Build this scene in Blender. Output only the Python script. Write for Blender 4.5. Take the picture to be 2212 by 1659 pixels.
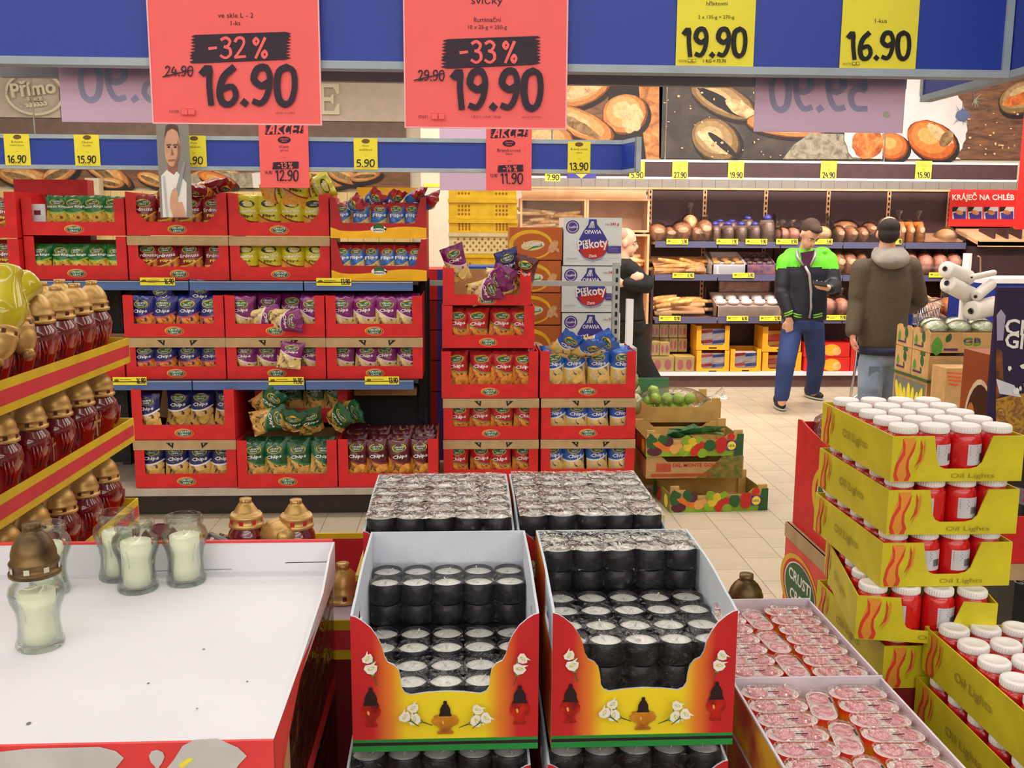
import bpy, bmesh, math, random
from mathutils import Vector, Matrix
R = random.Random(7)
for o in list(bpy.data.objects): bpy.data.objects.remove(o)
sc = bpy.context.scene
COL = sc.collection
# ------------------------------------------------------------------ camera, world, lights, exposure
F = 2100.0; CX, CY = 1106.0, 829.5; EYE = Vector((0, 0, 1.65))
YAW = math.atan(109 / F); PIT = math.atan(342 / math.hypot(F, 109)); ROLL = .006
FW = Vector((math.sin(YAW) * math.cos(PIT), math.cos(YAW) * math.cos(PIT), -math.sin(PIT)))
R0 = Vector((math.cos(YAW), -math.sin(YAW), 0)); U0 = R0.cross(FW)
RT = R0 * math.cos(ROLL) + U0 * math.sin(ROLL); UP = U0 * math.cos(ROLL) - R0 * math.sin(ROLL)
cam = bpy.data.cameras.new('camera'); cam.sensor_width = 36; cam.sensor_fit = 'HORIZONTAL'
cam.lens = 36 * F / 2212; cam.clip_start = .05; cam.clip_end = 200
co = bpy.data.objects.new('camera', cam); COL.objects.link(co)
M3 = Matrix((RT, UP, -FW)).transposed()
co.matrix_world = Matrix.Translation(EYE) @ M3.to_4x4()
sc.camera = co
cam.dof.use_dof = False
w = bpy.data.worlds.new('world'); sc.world = w; w.use_nodes = True
w.node_tree.nodes['Background'].inputs[0].default_value = (1, .97, .93, 1)
w.node_tree.nodes['Background'].inputs[1].default_value = .3
sc.view_settings.view_transform = 'Standard'; sc.view_settings.look = 'None'
sc.view_settings.exposure = -.2; sc.view_settings.gamma = 1; sc.view_settings.use_curve_mapping = False

def area(name, loc, sx, sy, power, col=(1, .96, .9), rot=(0, 0, 0)):
    l = bpy.data.lights.new(name, 'AREA'); l.shape = 'RECTANGLE'; l.size = sx; l.size_y = sy
    l.energy = power; l.color = col
    o = bpy.data.objects.new(name, l); COL.objects.link(o); o.location = loc; o.rotation_euler = rot
    return o
# rows of fluorescent strip lamps hanging under the ceiling, running across the shop
for i, y in enumerate((-3.2, -1.2, .8, 2.9, 4.8, 6.6, 8.4, -5.2, -7.2, -9.2)):
    pw = (150, 110, 60, 66, 105, 110, 110, 190, 230, 260)[i]
    area('ceiling_lamp', (-.2, y, 3.6), 12, .3, pw * .72)
    area('ceiling_lamp', (-.2, y, 3.62), 12, .3, pw * .5, rot=(math.pi, 0, 0))  # upward copy added to brighten the ceiling and its reflections
# warm strip lamp behind the bakery fascia
area('bakery_lamp', (3.5, 9.86, 2.2), 4.6, .1, 6, (1, .82, .68), (math.radians(12), 0, 0))
area('bakery_fill', (3.4, 7.6, 3.4), 5.5, .25, 230, (1, .86, .76), (math.radians(52), 0, 0))  # added warm fill aimed at the bakery shelves, no known fixture
area('kitchen_lamp', (-2.2, 9.6, 3.1), 3.5, .2, 20, (1, .85, .6))

# ------------------------------------------------------------------ pixel helpers (where a thing stands, from its plane)
def ray(px, py): return FW + RT * ((px - CX) / F) - UP * ((py - CY) / F)
def U(px, py, Y):
    d = ray(px, py); return EYE + d * (Y / d.y)
def UZ(px, py, Z):
    d = ray(px, py); return EYE + d * ((Z - EYE.z) / d.z)
def UX(px, py, X):
    d = ray(px, py); return EYE + d * (X / d.x)

# ------------------------------------------------------------------ materials
def lin(c):
    o = []
    for k in c[:3]:
        k = k / 255.0
        o.append(k / 12.92 if k <= .04045 else ((k + .055) / 1.055) ** 2.4)
    return (*o, 1)
MATS = {}
def newmat(name):
    m = bpy.data.materials.new(name); m.use_nodes = True
    return m, m.node_tree.nodes, m.node_tree.links, m.node_tree.nodes['Principled BSDF']
def mat(name, rgb, rough=.55, metal=0, var=.06, scale=12, bump=0, bscale=60, coat=0, trans=0, ior=1.45, c2=None):
    if name in MATS: return MATS[name]
    m, N, L, P = newmat(name)
    a = lin(rgb); tc = N.new('ShaderNodeTexCoord')
    no = N.new('ShaderNodeTexNoise'); no.inputs['Scale'].default_value = scale; no.inputs['Detail'].default_value = 4
    L.new(tc.outputs['Object'], no.inputs['Vector'])
    mx = N.new('ShaderNodeMix'); mx.data_type = 'RGBA'
    b = lin(c2) if c2 else tuple(max(0, k * (1 - 2.2 * var)) for k in a[:3]) + (1,)
    t = a if c2 else tuple(min(1, k * (1 + var)) for k in a[:3]) + (1,)
    rp = N.new('ShaderNodeMapRange'); rp.inputs[1].default_value = .35; rp.inputs[2].default_value = .65
    L.new(no.outputs['Fac'], rp.inputs[0]); L.new(rp.outputs[0], mx.inputs[0])
    mx.inputs[6].default_value = b; mx.inputs[7].default_value = t
    L.new(mx.outputs[2], P.inputs['Base Color'])
    P.inputs['Roughness'].default_value = rough; P.inputs['Metallic'].default_value = metal
    P.inputs['Coat Weight'].default_value = coat; P.inputs['Coat Roughness'].default_value = .08
    P.inputs['Transmission Weight'].default_value = trans; P.inputs['IOR'].default_value = ior
    if bump:
        n2 = N.new('ShaderNodeTexNoise'); n2.inputs['Scale'].default_value = bscale; n2.inputs['Detail'].default_value = 5
        L.new(tc.outputs['Object'], n2.inputs['Vector'])
        bp = N.new('ShaderNodeBump'); bp.inputs['Strength'].default_value = bump; bp.inputs['Distance'].default_value = .01
        L.new(n2.outputs['Fac'], bp.inputs['Height']); L.new(bp.outputs[0], P.inputs['Normal'])
    MATS[name] = m
    return m
def gmat(name, axis, stops, rough=.5, sym=False, coat=0):
    """printed or moulded colour gradient along an object axis; stops = [(position in metres, rgb)]"""
    if name in MATS: return MATS[name]
    m, N, L, P = newmat(name)
    tc = N.new('ShaderNodeTexCoord'); sp = N.new('ShaderNodeSeparateXYZ'); L.new(tc.outputs['Object'], sp.inputs[0])
    src = sp.outputs[axis]
    if sym:
        ab = N.new('ShaderNodeMath'); ab.operation = 'ABSOLUTE'; L.new(src, ab.inputs[0]); src = ab.outputs[0]
    mr = N.new('ShaderNodeMapRange'); lo, hi = stops[0][0], stops[-1][0]
    mr.inputs[1].default_value = lo; mr.inputs[2].default_value = hi
    L.new(src, mr.inputs[0])
    cr = N.new('ShaderNodeValToRGB'); E = cr.color_ramp.elements
    while len(E) < len(stops): E.new(.5)
    for e, (p, c) in zip(E, stops): e.position = (p - lo) / (hi - lo); e.color = lin(c)
    L.new(mr.outputs[0], cr.inputs[0]); L.new(cr.outputs[0], P.inputs['Base Color'])
    P.inputs['Roughness'].default_value = rough; P.inputs['Coat Weight'].default_value = coat
    MATS[name] = m
    return m
def film(name, tint=(250, 250, 250), rough=.08, amount=.12, bscale=45, strength=.6, dist=.02, fmul=.75):
    """clear wrapping film or acrylic: see-through with crinkled glossy reflections"""
    if name in MATS: return MATS[name]
    m, N, L, P = newmat(name); N.remove(P)
    tr = N.new('ShaderNodeBsdfTransparent'); tr.inputs[0].default_value = lin(tint)
    gl = N.new('ShaderNodeBsdfGlossy'); gl.inputs['Roughness'].default_value = rough
    lw = N.new('ShaderNodeLayerWeight'); lw.inputs[0].default_value = .25
    ad = N.new('ShaderNodeMath'); ad.operation = 'MULTIPLY_ADD'; ad.use_clamp = True
    ad.inputs[1].default_value = fmul; ad.inputs[2].default_value = amount
    mx = N.new('ShaderNodeMixShader')
    if strength:
        tc = N.new('ShaderNodeTexCoord'); mp = N.new('ShaderNodeMapping'); mp.inputs['Scale'].default_value = (1, .45, 1)
        mp.inputs['Rotation'].default_value = (0, 0, .6)
        vo = N.new('ShaderNodeTexNoise'); vo.inputs['Scale'].default_value = bscale; vo.inputs['Detail'].default_value = 3
        vo.inputs['Distortion'].default_value = 1.5
        bp = N.new('ShaderNodeBump'); bp.inputs['Strength'].default_value = strength; bp.inputs['Distance'].default_value = dist
        L.new(tc.outputs['Object'], mp.inputs[0]); L.new(mp.outputs[0], vo.inputs['Vector'])
        L.new(vo.outputs['Fac'], bp.inputs['Height'])
        L.new(bp.outputs[0], gl.inputs['Normal']); L.new(bp.outputs[0], lw.inputs['Normal'])
    L.new(lw.outputs['Fresnel'], ad.inputs[0]); L.new(ad.outputs[0], mx.inputs[0])
    L.new(tr.outputs[0], mx.inputs[1]); L.new(gl.outputs[0], mx.inputs[2])
    L.new(mx.outputs[0], N['Material Output'].inputs[0])
    MATS[name] = m
    return m
def voro(name, cols, scale=30, rough=.6, bump=.3, coat=0, space='Object', stretch=(1, 1, 1)):
    """patchy printed or baked texture from several colours"""
    if name in MATS: return MATS[name]
    m, N, L, P = newmat(name)
    tc = N.new('ShaderNodeTexCoord'); mp = N.new('ShaderNodeMapping'); mp.inputs['Scale'].default_value = stretch
    L.new(tc.outputs[space], mp.inputs[0])
    no = N.new('ShaderNodeTexNoise'); no.inputs['Scale'].default_value = scale; no.inputs['Detail'].default_value = 6
    no.inputs['Roughness'].default_value = .65; no.inputs['Distortion'].default_value = .6
    L.new(mp.outputs[0], no.inputs['Vector'])
    cr = N.new('ShaderNodeValToRGB'); E = cr.color_ramp.elements
    while len(E) < len(cols): E.new(.5)
    for i, (e, c) in enumerate(zip(E, cols)): e.position = .3 + .4 * i / max(1, len(cols) - 1); e.color = lin(c)
    L.new(no.outputs['Fac'], cr.inputs[0]); L.new(cr.outputs[0], P.inputs['Base Color'])
    P.inputs['Roughness'].default_value = rough; P.inputs['Coat Weight'].default_value = coat
    if bump:
        bp = N.new('ShaderNodeBump'); bp.inputs['Strength'].default_value = bump; bp.inputs['Distance'].default_value = .01
        L.new(no.outputs['Fac'], bp.inputs['Height']); L.new(bp.outputs[0], P.inputs['Normal'])
    MATS[name] = m
    return m

# ------------------------------------------------------------------ mesh builder
TX = {}
def T2(s, bold=False, res=2):
    k = (s, bold, res)
    if k not in TX:
        c = bpy.data.curves.new('t', 'FONT'); c.body = s; c.align_x = 'CENTER'; c.align_y = 'CENTER'
        c.resolution_u = res; c.size = 1; c.offset = .022 if bold else 0
        o = bpy.data.objects.new('t', c)
        me = bpy.data.meshes.new_from_object(o)
        V = [(v.co.x, v.co.y) for v in me.vertices]; Fc = [tuple(p.vertices) for p in me.polygons]
        xs = [v[0] for v in V]; ys = [v[1] for v in V]
        cx, cy = (min(xs) + max(xs)) / 2, (min(ys) + max(ys)) / 2
        V = [(x - cx, y - cy) for x, y in V]
        TX[k] = (V, Fc, max(xs) - min(xs), max(ys) - min(ys))
        bpy.data.objects.remove(o); bpy.data.curves.remove(c); bpy.data.meshes.remove(me)
    return TX[k]
# hand-painted marker digits: strokes in a cell .62 wide, 1 high
GL = {
 '0': (.62, [[(.34, .97), (.14, .86), (.08, .5), (.14, .14), (.3, .03), (.46, .14), (.54, .5), (.5, .86), (.34, .97)]]),
 '1': (.42, [[(.06, .8), (.24, .96), (.25, .5), (.3, .03)]]),
 '2': (.6, [[(.1, .78), (.2, .94), (.4, .94), (.48, .74), (.34, .42), (.1, .06)], [(.1, .06), (.54, .1)]]),
 '3': (.6, [[(.1, .86), (.3, .96), (.48, .8), (.38, .58), (.24, .54)], [(.24, .54), (.46, .46), (.5, .2), (.3, .03), (.08, .14)]]),
 '4': (.64, [[(.3, .95), (.08, .38), (.56, .42)], [(.44, .66), (.42, .03)]]),
 '5': (.6, [[(.5, .93), (.18, .92), (.14, .56)], [(.14, .56), (.38, .58), (.52, .36), (.4, .08), (.1, .06)]]),
 '6': (.62, [[(.46, .96), (.2, .72), (.1, .34), (.18, .07), (.38, .04), (.52, .24), (.42, .48), (.14, .4)]]),
 '7': (.56, [[(.08, .92), (.5, .92), (.24, .03)]]),
 '8': (.6, [[(.3, .52), (.12, .74), (.3, .95), (.48, .74), (.3, .52), (.1, .26), (.3, .04), (.5, .26), (.3, .52)]]),
 '9': (.62, [[(.5, .6), (.3, .5), (.1, .66), (.2, .93), (.42, .95), (.52, .7), (.46, .3), (.3, .06), (.1, .1)]]),
 '.': (.26, [[(.08, .1), (.17, .03)]]), '-': (.5, [[(.08, .46), (.4, .5)]]), ' ': (.22, []),
 '%': (.7, [[(.56, .95), (.16, .03)], [(.18, .94), (.08, .8), (.18, .64), (.28, .8), (.18, .94)], [(.56, .36), (.44, .2), (.54, .04), (.64, .2), (.56, .36)]]),
 'A': (.66, [[(.06, .03), (.4, .97), (.5, .03)], [(.18, .34), (.5, .36)]]), 'K': (.6, [[(.14, .97), (.1, .03)], [(.54, .95), (.12, .5), (.52, .03)]]),
 'C': (.6, [[(.52, .86), (.34, .95), (.12, .6), (.16, .14), (.34, .03), (.5, .14)], [(.22, 1.16), (.36, 1.06), (.5, 1.18)]]),
 'E': (.58, [[(.52, .95), (.16, .93), (.12, .05), (.48, .06)], [(.14, .5), (.44, .52)]]), '!': (.3, [[(.2, .97), (.14, .3)], [(.1, .06), (.14, .03)]]),
}
class B:
    def __init__(s): s.v = []; s.f = []; s.m = []; s.sm = []; s.mats = []; s.uv = {}; s.lay = 0
    def mi(s, m):
        if m not in s.mats: s.mats.append(m)
        return s.mats.index(m)
    def add(s, V, Fs, m, smooth=False, uv=None):
        b = len(s.v); s.v += [tuple(p) for p in V]; k = s.mi(m)
        for f in Fs:
            if uv: s.uv[len(s.f)] = [uv[i] for i in f]
            s.f.append(tuple(b + i for i in f)); s.m.append(k); s.sm.append(smooth)
        return s
    def box(s, a, b, m):
        x0, y0, z0 = a; x1, y1, z1 = b
        V = [(x0, y0, z0), (x1, y0, z0), (x1, y1, z0), (x0, y1, z0), (x0, y0, z1), (x1, y0, z1), (x1, y1, z1), (x0, y1, z1)]
        return s.add(V, [(0, 3, 2, 1), (4, 5, 6, 7), (0, 1, 5, 4), (1, 2, 6, 5), (2, 3, 7, 6), (3, 0, 4, 7)], m)
    def prism(s, pts, fr, t, m, cap2=None):
        """flat outline pts (u,v), mapped by fr(u,v,w) -> xyz, thickness t along w"""
        n = len(pts)
        ar = sum(pts[i][0] * pts[(i + 1) % n][1] - pts[(i + 1) % n][0] * pts[i][1] for i in range(n))
        if ar < 0: pts = pts[::-1]
        V = [fr(u, v, 0) for u, v in pts] + [fr(u, v, t) for u, v in pts]
        s.add(V, [tuple(range(n - 1, -1, -1))], m)
        b = len(s.v) - 2 * n; k = s.mi(cap2 or m)
        s.f.append(tuple(b + n + i for i in range(n))); s.m.append(k); s.sm.append(False)
        k = s.mi(m)
        for i in range(n):
            j = (i + 1) % n
            s.f.append((b + i, b + j, b + n + j, b + n + i)); s.m.append(k); s.sm.append(False)
        return s
    def lathe(s, prof, m, c=(0, 0, 0), n=20, smooth=True, ax=None, close=True, sq=1.0):
        """profile [(r,z)] about the z axis through c (or along ax matrix)"""
        V = []
        for r, z in prof:
            for i in range(n):
                a = 2 * math.pi * i / n
                p = Vector((r * math.cos(a), r * math.sin(a) * sq, z))
                if ax: p = ax @ p
                V.append((p.x + c[0], p.y + c[1], p.z + c[2]))
        Fs = []
        for k in range(len(prof) - 1):
            for i in range(n):
                j = (i + 1) % n
                Fs.append((k * n + i, k * n + j, (k + 1) * n + j, (k + 1) * n + i))
        if close:
            if prof[0][0] > 1e-5: Fs.append(tuple(range(n - 1, -1, -1)))
            if prof[-1][0] > 1e-5: Fs.append(tuple((len(prof) - 1) * n + i for i in range(n)))
        return s.add(V, Fs, m, smooth)
    def tube(s, path, r, m, n=8, caps=True, smooth=True, sq=1.0):
        P = [Vector(p) for p in path]; V = []; up = Vector((0, 0, 1))
        rr = r if isinstance(r, (list, tuple)) else [r] * len(P)
        for i, p in enumerate(P):
            t = (P[min(i + 1, len(P) - 1)] - P[max(i - 1, 0)]).normalized()
            a = t.cross(up)
            if a.length < .05: a = t.cross(Vector((0, 1, 0)))
            a.normalize(); b = a.cross(t)
            for k in range(n):
                q = 2 * math.pi * k / n
                V.append(p + (a * math.cos(q) + b * math.sin(q) * sq) * rr[i])
        Fs = [(i * n + k, i * n + (k + 1) % n, (i + 1) * n + (k + 1) % n, (i + 1) * n + k) for i in range(len(P) - 1) for k in range(n)]
        if caps: Fs += [tuple(range(n - 1, -1, -1)), tuple((len(P) - 1) * n + k for k in range(n))]
        return s.add(V, Fs, m, smooth)
    def ell(s, c, r, m, n=12, k=8, rot=None, jit=0):
        V = []; Fs = []
        for j in range(k + 1):
            th = math.pi * j / k
            for i in range(n):
                a = 2 * math.pi * i / n
                q = 1 + (R.uniform(-jit, jit) if jit else 0)
                p = Vector((r[0] * math.sin(th) * math.cos(a) * q, r[1] * math.sin(th) * math.sin(a) * q, r[2] * math.cos(th)))
                if rot: p = rot @ p
                V.append((p.x + c[0], p.y + c[1], p.z + c[2]))
        for j in range(k):
            for i in range(n):
                l = (i + 1) % n
                Fs.append((j * n + i, (j + 1) * n + i, (j + 1) * n + l, j * n + l))
        return s.add(V, Fs, m, True)
    def loft(s, rings, m, n=16, caps=True):
        """rings [(centre, rx, ry, tilt matrix or None)] horizontal ellipses"""
        V = []
        for c, rx, ry, *q in rings:
            for i in range(n):
                a = 2 * math.pi * i / n; p = Vector((rx * math.cos(a), ry * math.sin(a), 0))
                if q and q[0]: p = q[0] @ p
                V.append((p.x + c[0], p.y + c[1], p.z + c[2]))
        Fs = [(i * n + k, i * n + (k + 1) % n, (i + 1) * n + (k + 1) % n, (i + 1) * n + k) for i in range(len(rings) - 1) for k in range(n)]
        if caps: Fs += [tuple(range(n - 1, -1, -1)), tuple((len(rings) - 1) * n + k for k in range(n))]
        return s.add(V, Fs, m, True)
    # ---- flat print: fr maps (u,v,w) -> xyz, every call lies a hair proud of the last
    def step(s):
        s.lay += 1; return s.lay
    def pp(s, pts, fr, m, eps=.0004):
        w_ = s.step() * eps
        return s.add([fr(u, v, w_) for u, v in pts], [tuple(range(len(pts)))], m)
    def pe(s, c, r, fr, m, rot=0, n=24, eps=.0004, jit=0):
        pts = []
        for i in range(n):
            a = 2 * math.pi * i / n; q = 1 + (R.uniform(-jit, jit) if jit else 0)
            x, y = r[0] * math.cos(a) * q, r[1] * math.sin(a) * q
            pts.append((c[0] + x * math.cos(rot) - y * math.sin(rot), c[1] + x * math.sin(rot) + y * math.cos(rot)))
        return s.pp(pts, fr, m, eps)
    def pt(s, txt, c, h, fr, m, bold=False, width=None, rot=0, shear=0, eps=.0004, yup=1, res=2, flip=1):
        V, Fs, tw, th = T2(txt, bold, res); k = h / th; kx = (width / tw) if width else k
        w_ = s.step() * eps; out = []
        for x, y in V:
            x = (x * kx + shear * y * k) * flip; y = y * k * yup
            out.append(fr(c[0] + x * math.cos(rot) - y * math.sin(rot), c[1] + x * math.sin(rot) + y * math.cos(rot), w_))
        return s.add(out, Fs, m)
    def pd(s, txt, x0, x1, y0, y1, fr, m, th=.13, eps=.0004, flip=False, shear=0):
        """marker lettering filling the box x0..x1 by y0 (base) .. y1 (top)"""
        tot = sum(GL[c][0] for c in txt); sx = (x1 - x0) / tot; sy = y1 - y0; x = 0; w_ = s.step() * eps
        for ch in txt:
            wd, st = GL[ch]
            for si, pl in enumerate(st):
                P = [Vector((x + px, py)) for px, py in pl]
                if len(P) > 2:      # smooth the stroke
                    Q = [P[0]]
                    for i in range(len(P) - 1):
                        a = P[max(i - 1, 0)]; b, c = P[i], P[i + 1]; d = P[min(i + 2, len(P) - 1)]
                        for t in (.33, .67, 1):
                            Q.append(.5 * ((2 * b) + (c - a) * t + (2 * a - 5 * b + 4 * c - d) * t * t + (3 * b - a - 3 * c + d) * t ** 3))
                    P = Q
                L_, R_ = [], []
                asp = abs(sx / sy)
                for i, p in enumerate(P):
                    t = P[min(i + 1, len(P) - 1)] - P[max(i - 1, 0)]; t.x *= asp; t.normalize()
                    nn = Vector((-t.y / asp, t.x)); q = th * (1.08 if i < len(P) * .5 else .92) * .5
                    e = 0
                    if i == 0: e = -.35
                    if i == len(P) - 1: e = .35
                    pe_ = p + Vector((t.x / asp, t.y)) * e * th * .6
                    L_.append(pe_ + nn * q); R_.append(pe_ - nn * q)
                n = len(P); V = []
                for q in L_ + R_:
                    X = x0 + q.x * sx + shear * q.y * sy
                    if flip: X = x0 + x1 - X
                    V.append(fr(X, y0 + q.y * sy, w_ + eps * .02 * (len(V) % n) + eps * .3 * si))
                s.add(V, [(i, i + 1, n + i + 1, n + i) for i in range(n - 1)], m)
            x += wd
        return s
    def patch(s, x0, x1, y0, y1, fr, m, eps=.0004):
        """brush-stroke block with ragged ends"""
        pts = []; n = 9; h = y1 - y0; d = (x1 - x0) * .07
        for i in range(n * 2 + 1): pts.append((x0 + (0 if i % 2 else d * R.uniform(.3, 1)) + d * .3 * (1 - i / n / 2), y1 - h * .1 - h * .9 * i / (2 * n)))
        for i in range(n * 2 + 1): pts.append((x1 - (0 if i % 2 else d * R.uniform(.3, 1)), y0 + h * .12 + h * .88 * i / (2 * n)))
        return s.pp(pts, fr, m, eps)
    def mesh(s, name):
        me = bpy.data.meshes.new(name); me.from_pydata(s.v, [], s.f)
        for m in s.mats: me.materials.append(m)
        me.polygons.foreach_set('material_index', s.m); me.polygons.foreach_set('use_smooth', s.sm)
        if s.uv:
            ul = me.uv_layers.new(name='uv')
            for p in me.polygons:
                q = s.uv.get(p.index)
                if q:
                    for li, c in zip(p.loop_indices, q): ul.data[li].uv = c
        me.update(); return me
    def obj(s, name, parent=None, loc=(0, 0, 0), rot=(0, 0, 0), kind=None):
        return link(name, s.mesh(name), parent, loc, rot, kind)
def link(name, me, parent=None, loc=(0, 0, 0), rot=(0, 0, 0), kind=None):
    o = bpy.data.objects.new(name, me); COL.objects.link(o); o.location = loc; o.rotation_euler = rot
    if parent: o.parent = parent
    if kind: o['kind'] = kind
    return o
def tag(o, label, cat, group=None):
    o['label'] = label; o['category'] = cat
    if group: o['group'] = group
    return o
def thing(name, label, cat, loc=(0, 0, 0), rz=0, group=None, rot=None):
    o = bpy.data.objects.new(name, None); COL.objects.link(o); o.location = loc
    o.rotation_euler = rot or (0, 0, rz); o.empty_display_size = .05
    return tag(o, label, cat, group)
KIDS = {}
def dup(root, loc, rot=(0, 0, 0), label=None, group=None, scale=None):
    def cp(o, par):
        c = o.copy(); COL.objects.link(c)
        if par: c.parent = par
        for ch in o.children: cp(ch, c)
        return c
    r = cp(root, None); r.location = loc; r.rotation_euler = rot
    if scale: r.scale = scale
    if label: r['label'] = label
    if group: r['group'] = group
    return r
def struct(o): o['kind'] = 'structure'; return o
def FR(o, u, v, w_):
    """frame from an origin and three axes"""
    o, u, v, w_ = map(Vector, (o, u, v, w_))
    return lambda a, b, c=0: tuple(o + u * a + v * b + w_ * c)
def PX(Y):
    """frame on the upright plane at depth Y addressed by photograph pixels (for print)"""
    def f(a, b, c=0):
        p = U(a, b, Y); return (p.x, p.y - c, p.z)
    return f
ORD = ['first', 'second', 'third', 'fourth', 'fifth', 'sixth', 'seventh', 'eighth', 'ninth', 'tenth', 'eleventh', 'twelfth', 'thirteenth', 'fourteenth', 'fifteenth', 'sixteenth', 'seventeenth', 'eighteenth', 'nineteenth', 'twentieth']

def num(p):
    W = ['', 'one', 'two', 'three', 'four', 'five', 'six', 'seven', 'eight', 'nine', 'ten', 'eleven', 'twelve', 'thirteen', 'fourteen', 'fifteen', 'sixteen', 'seventeen', 'eighteen', 'nineteen']
    n = int(p.split('.')[0]); w1 = W[n] if n < 20 else 'twenty ' + W[n - 20]
    c = p.split('.')[1]; return (w1 + ' ' + {'90': 'ninety', '40': 'forty'}[c]).replace('  ', ' ')
# palette
RED = mat('red card', (214, 34, 38), .5); RED2 = mat('deep red card', (176, 24, 32), .5)
TAN = mat('brown corrugated card', (186, 158, 118), .8, bump=.2, bscale=200); KRAFT = mat('kraft card', (196, 156, 104), .8)
WHITE = mat('white board', (226, 228, 234), .6, var=.02); CARDW = mat('white card', (214, 220, 228), .75, var=.02)
BLUE = mat('blue header panel', (44, 68, 172), .45, var=.05, scale=300); TRIM = mat('grey blue trim', (168, 184, 196), .45)
YEL = mat('yellow price paper', (246, 234, 64), .55, var=.02); PINK = mat('neon red price paper', (255, 106, 106), .5, var=.015)
INK = mat('dark violet ink', (48, 32, 52), .6); BLK = mat('black ink', (24, 22, 24), .6); GREYINK = mat('faded ink', (120, 90, 50), .7)
WINK = mat('white ink', (240, 240, 238), .55, var=.01); GRN = mat('logo green', (46, 100, 54), .55); GOLDINK = mat('logo yellow', (222, 178, 52), .55)
REDINK = mat('logo red', (200, 44, 36), .55); BLUEINK = mat('blue ink', (62, 58, 150), .5); ORANGE = mat('orange ink', (232, 130, 40), .5)
STEEL = mat('grey painted steel', (176, 186, 186), .4, .1); DARK = mat('dark brown panel', (66, 44, 48), .45); BLACKM = mat('black plastic', (22, 22, 25), .4)
CHROME = mat('bare metal wire', (190, 190, 190), .25, .9)
CREAM = mat('cream paint', (214, 204, 184), .6); DIGIT = INK
CLEAR = film('clear acrylic', (246, 246, 248), .05, .05, strength=0)
WRAP = film('crinkled wrap', (240, 240, 242), .09, .10, 55, .8, .012)
# ================================================================== the room
TILE = mat('floor tile', (214, 200, 178), .32, var=.05, scale=3); GROUT = mat('tile joint', (120, 106, 92), .8)
def inpoly(x, y, P):
    c = False; n = len(P)
    for i in range(n):
        (x0, y0), (x1, y1) = P[i], P[i - 1]
        if (y0 > y) != (y1 > y) and x < (x1 - x0) * (y - y0) / (y1 - y0) + x0: c = not c
    return c
def proj(p):
    d = Vector(p) - EYE; z = d.dot(FW)
    return (CX + F * d.dot(RT) / z, CY - F * d.dot(UP) / z) if z > .05 else (-1e4, -1e4)
fb = B(); fb.box((-7, -11, -.08), (9, 11, -.004), GROUT)
floor = struct(fb.obj('floor'))
VIS = [[(1430, 836), (1985, 836), (1985, 880), (1800, 885), (1700, 1110), (1690, 1310), (1560, 1330), (1420, 1115), (1655, 1105), (1620, 935), (1480, 880), (1400, 875)],
       [(290, 1096), (800, 1096), (790, 1160), (480, 1170), (290, 1180)]]
tm = {}
def tile_mesh(l):
    if l not in tm:
        b = B(); b.box((.0015, .0015, -.004), (.1975, l - .0015, 0), TILE); tm[l] = b.mesh('tile')
    return tm[l]
rest = B(); cand = []
for i in range(-30, 40):
    for j in range(-11, 35):
        x = i * .199 + .02; y = j * .32 + (.16 if i % 2 else 0)
        if y + .32 > 11: continue
        px, py = proj((x + .1, y + .16, 0))
        (cand if any(inpoly(px, py, P) for P in VIS) else [])
        if any(inpoly(px, py, P) for P in VIS): cand.append((y, x))
        elif y > 2: rest.box((x + .0015, y + .0015, -.004), (x + .1975, y + .3185, 0), TILE)
cand.sort(); cand = list(dict.fromkeys(cand))
for y, x in cand[:300]: link('tile', tile_mesh(.32), floor, (x, y, 0))
for y, x in cand[300:]: rest.box((x + .0015, y + .0015, -.004), (x + .1975, y + .3185, 0), TILE)
rest.obj('tile_field', floor, kind='stuff')
CEIL = mat('ceiling white', (226, 225, 220), .8, var=.02)
b = B(); b.box((-7, -11, 3.95), (9, 11.1, 4.05), CEIL); struct(b.obj('ceiling'))
WALLM = mat('wall paint', (216, 206, 188), .75, var=.02)
for nm, a, c in (('wall_back', (-7, 11, 0), (9, 11.1, 3.95)), ('wall_left', (-7.1, -11, 0), (-7, 11, 3.95)), ('wall_right', (9, -11, 0), (9.1, 11, 3.95)), ('wall_front', (-7, -11.1, 0), (9, -11, 3.95))):
    b = B(); b.box(a, c, WALLM); struct(b.obj(nm))
b = B(); p0, p1 = U(908, 260, 9.2), U(985, 600, 9.2)
b.box((p0.x, 9.2, 0), (p1.x + .5, 9.7, 3.9), WALLM)
yb = U(917, 401, 9.2); b.box((yb.x, 9.195, yb.z - .012), (yb.x + .17, 9.2, yb.z + .018), YEL)
struct(b.obj('pillar'))

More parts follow.
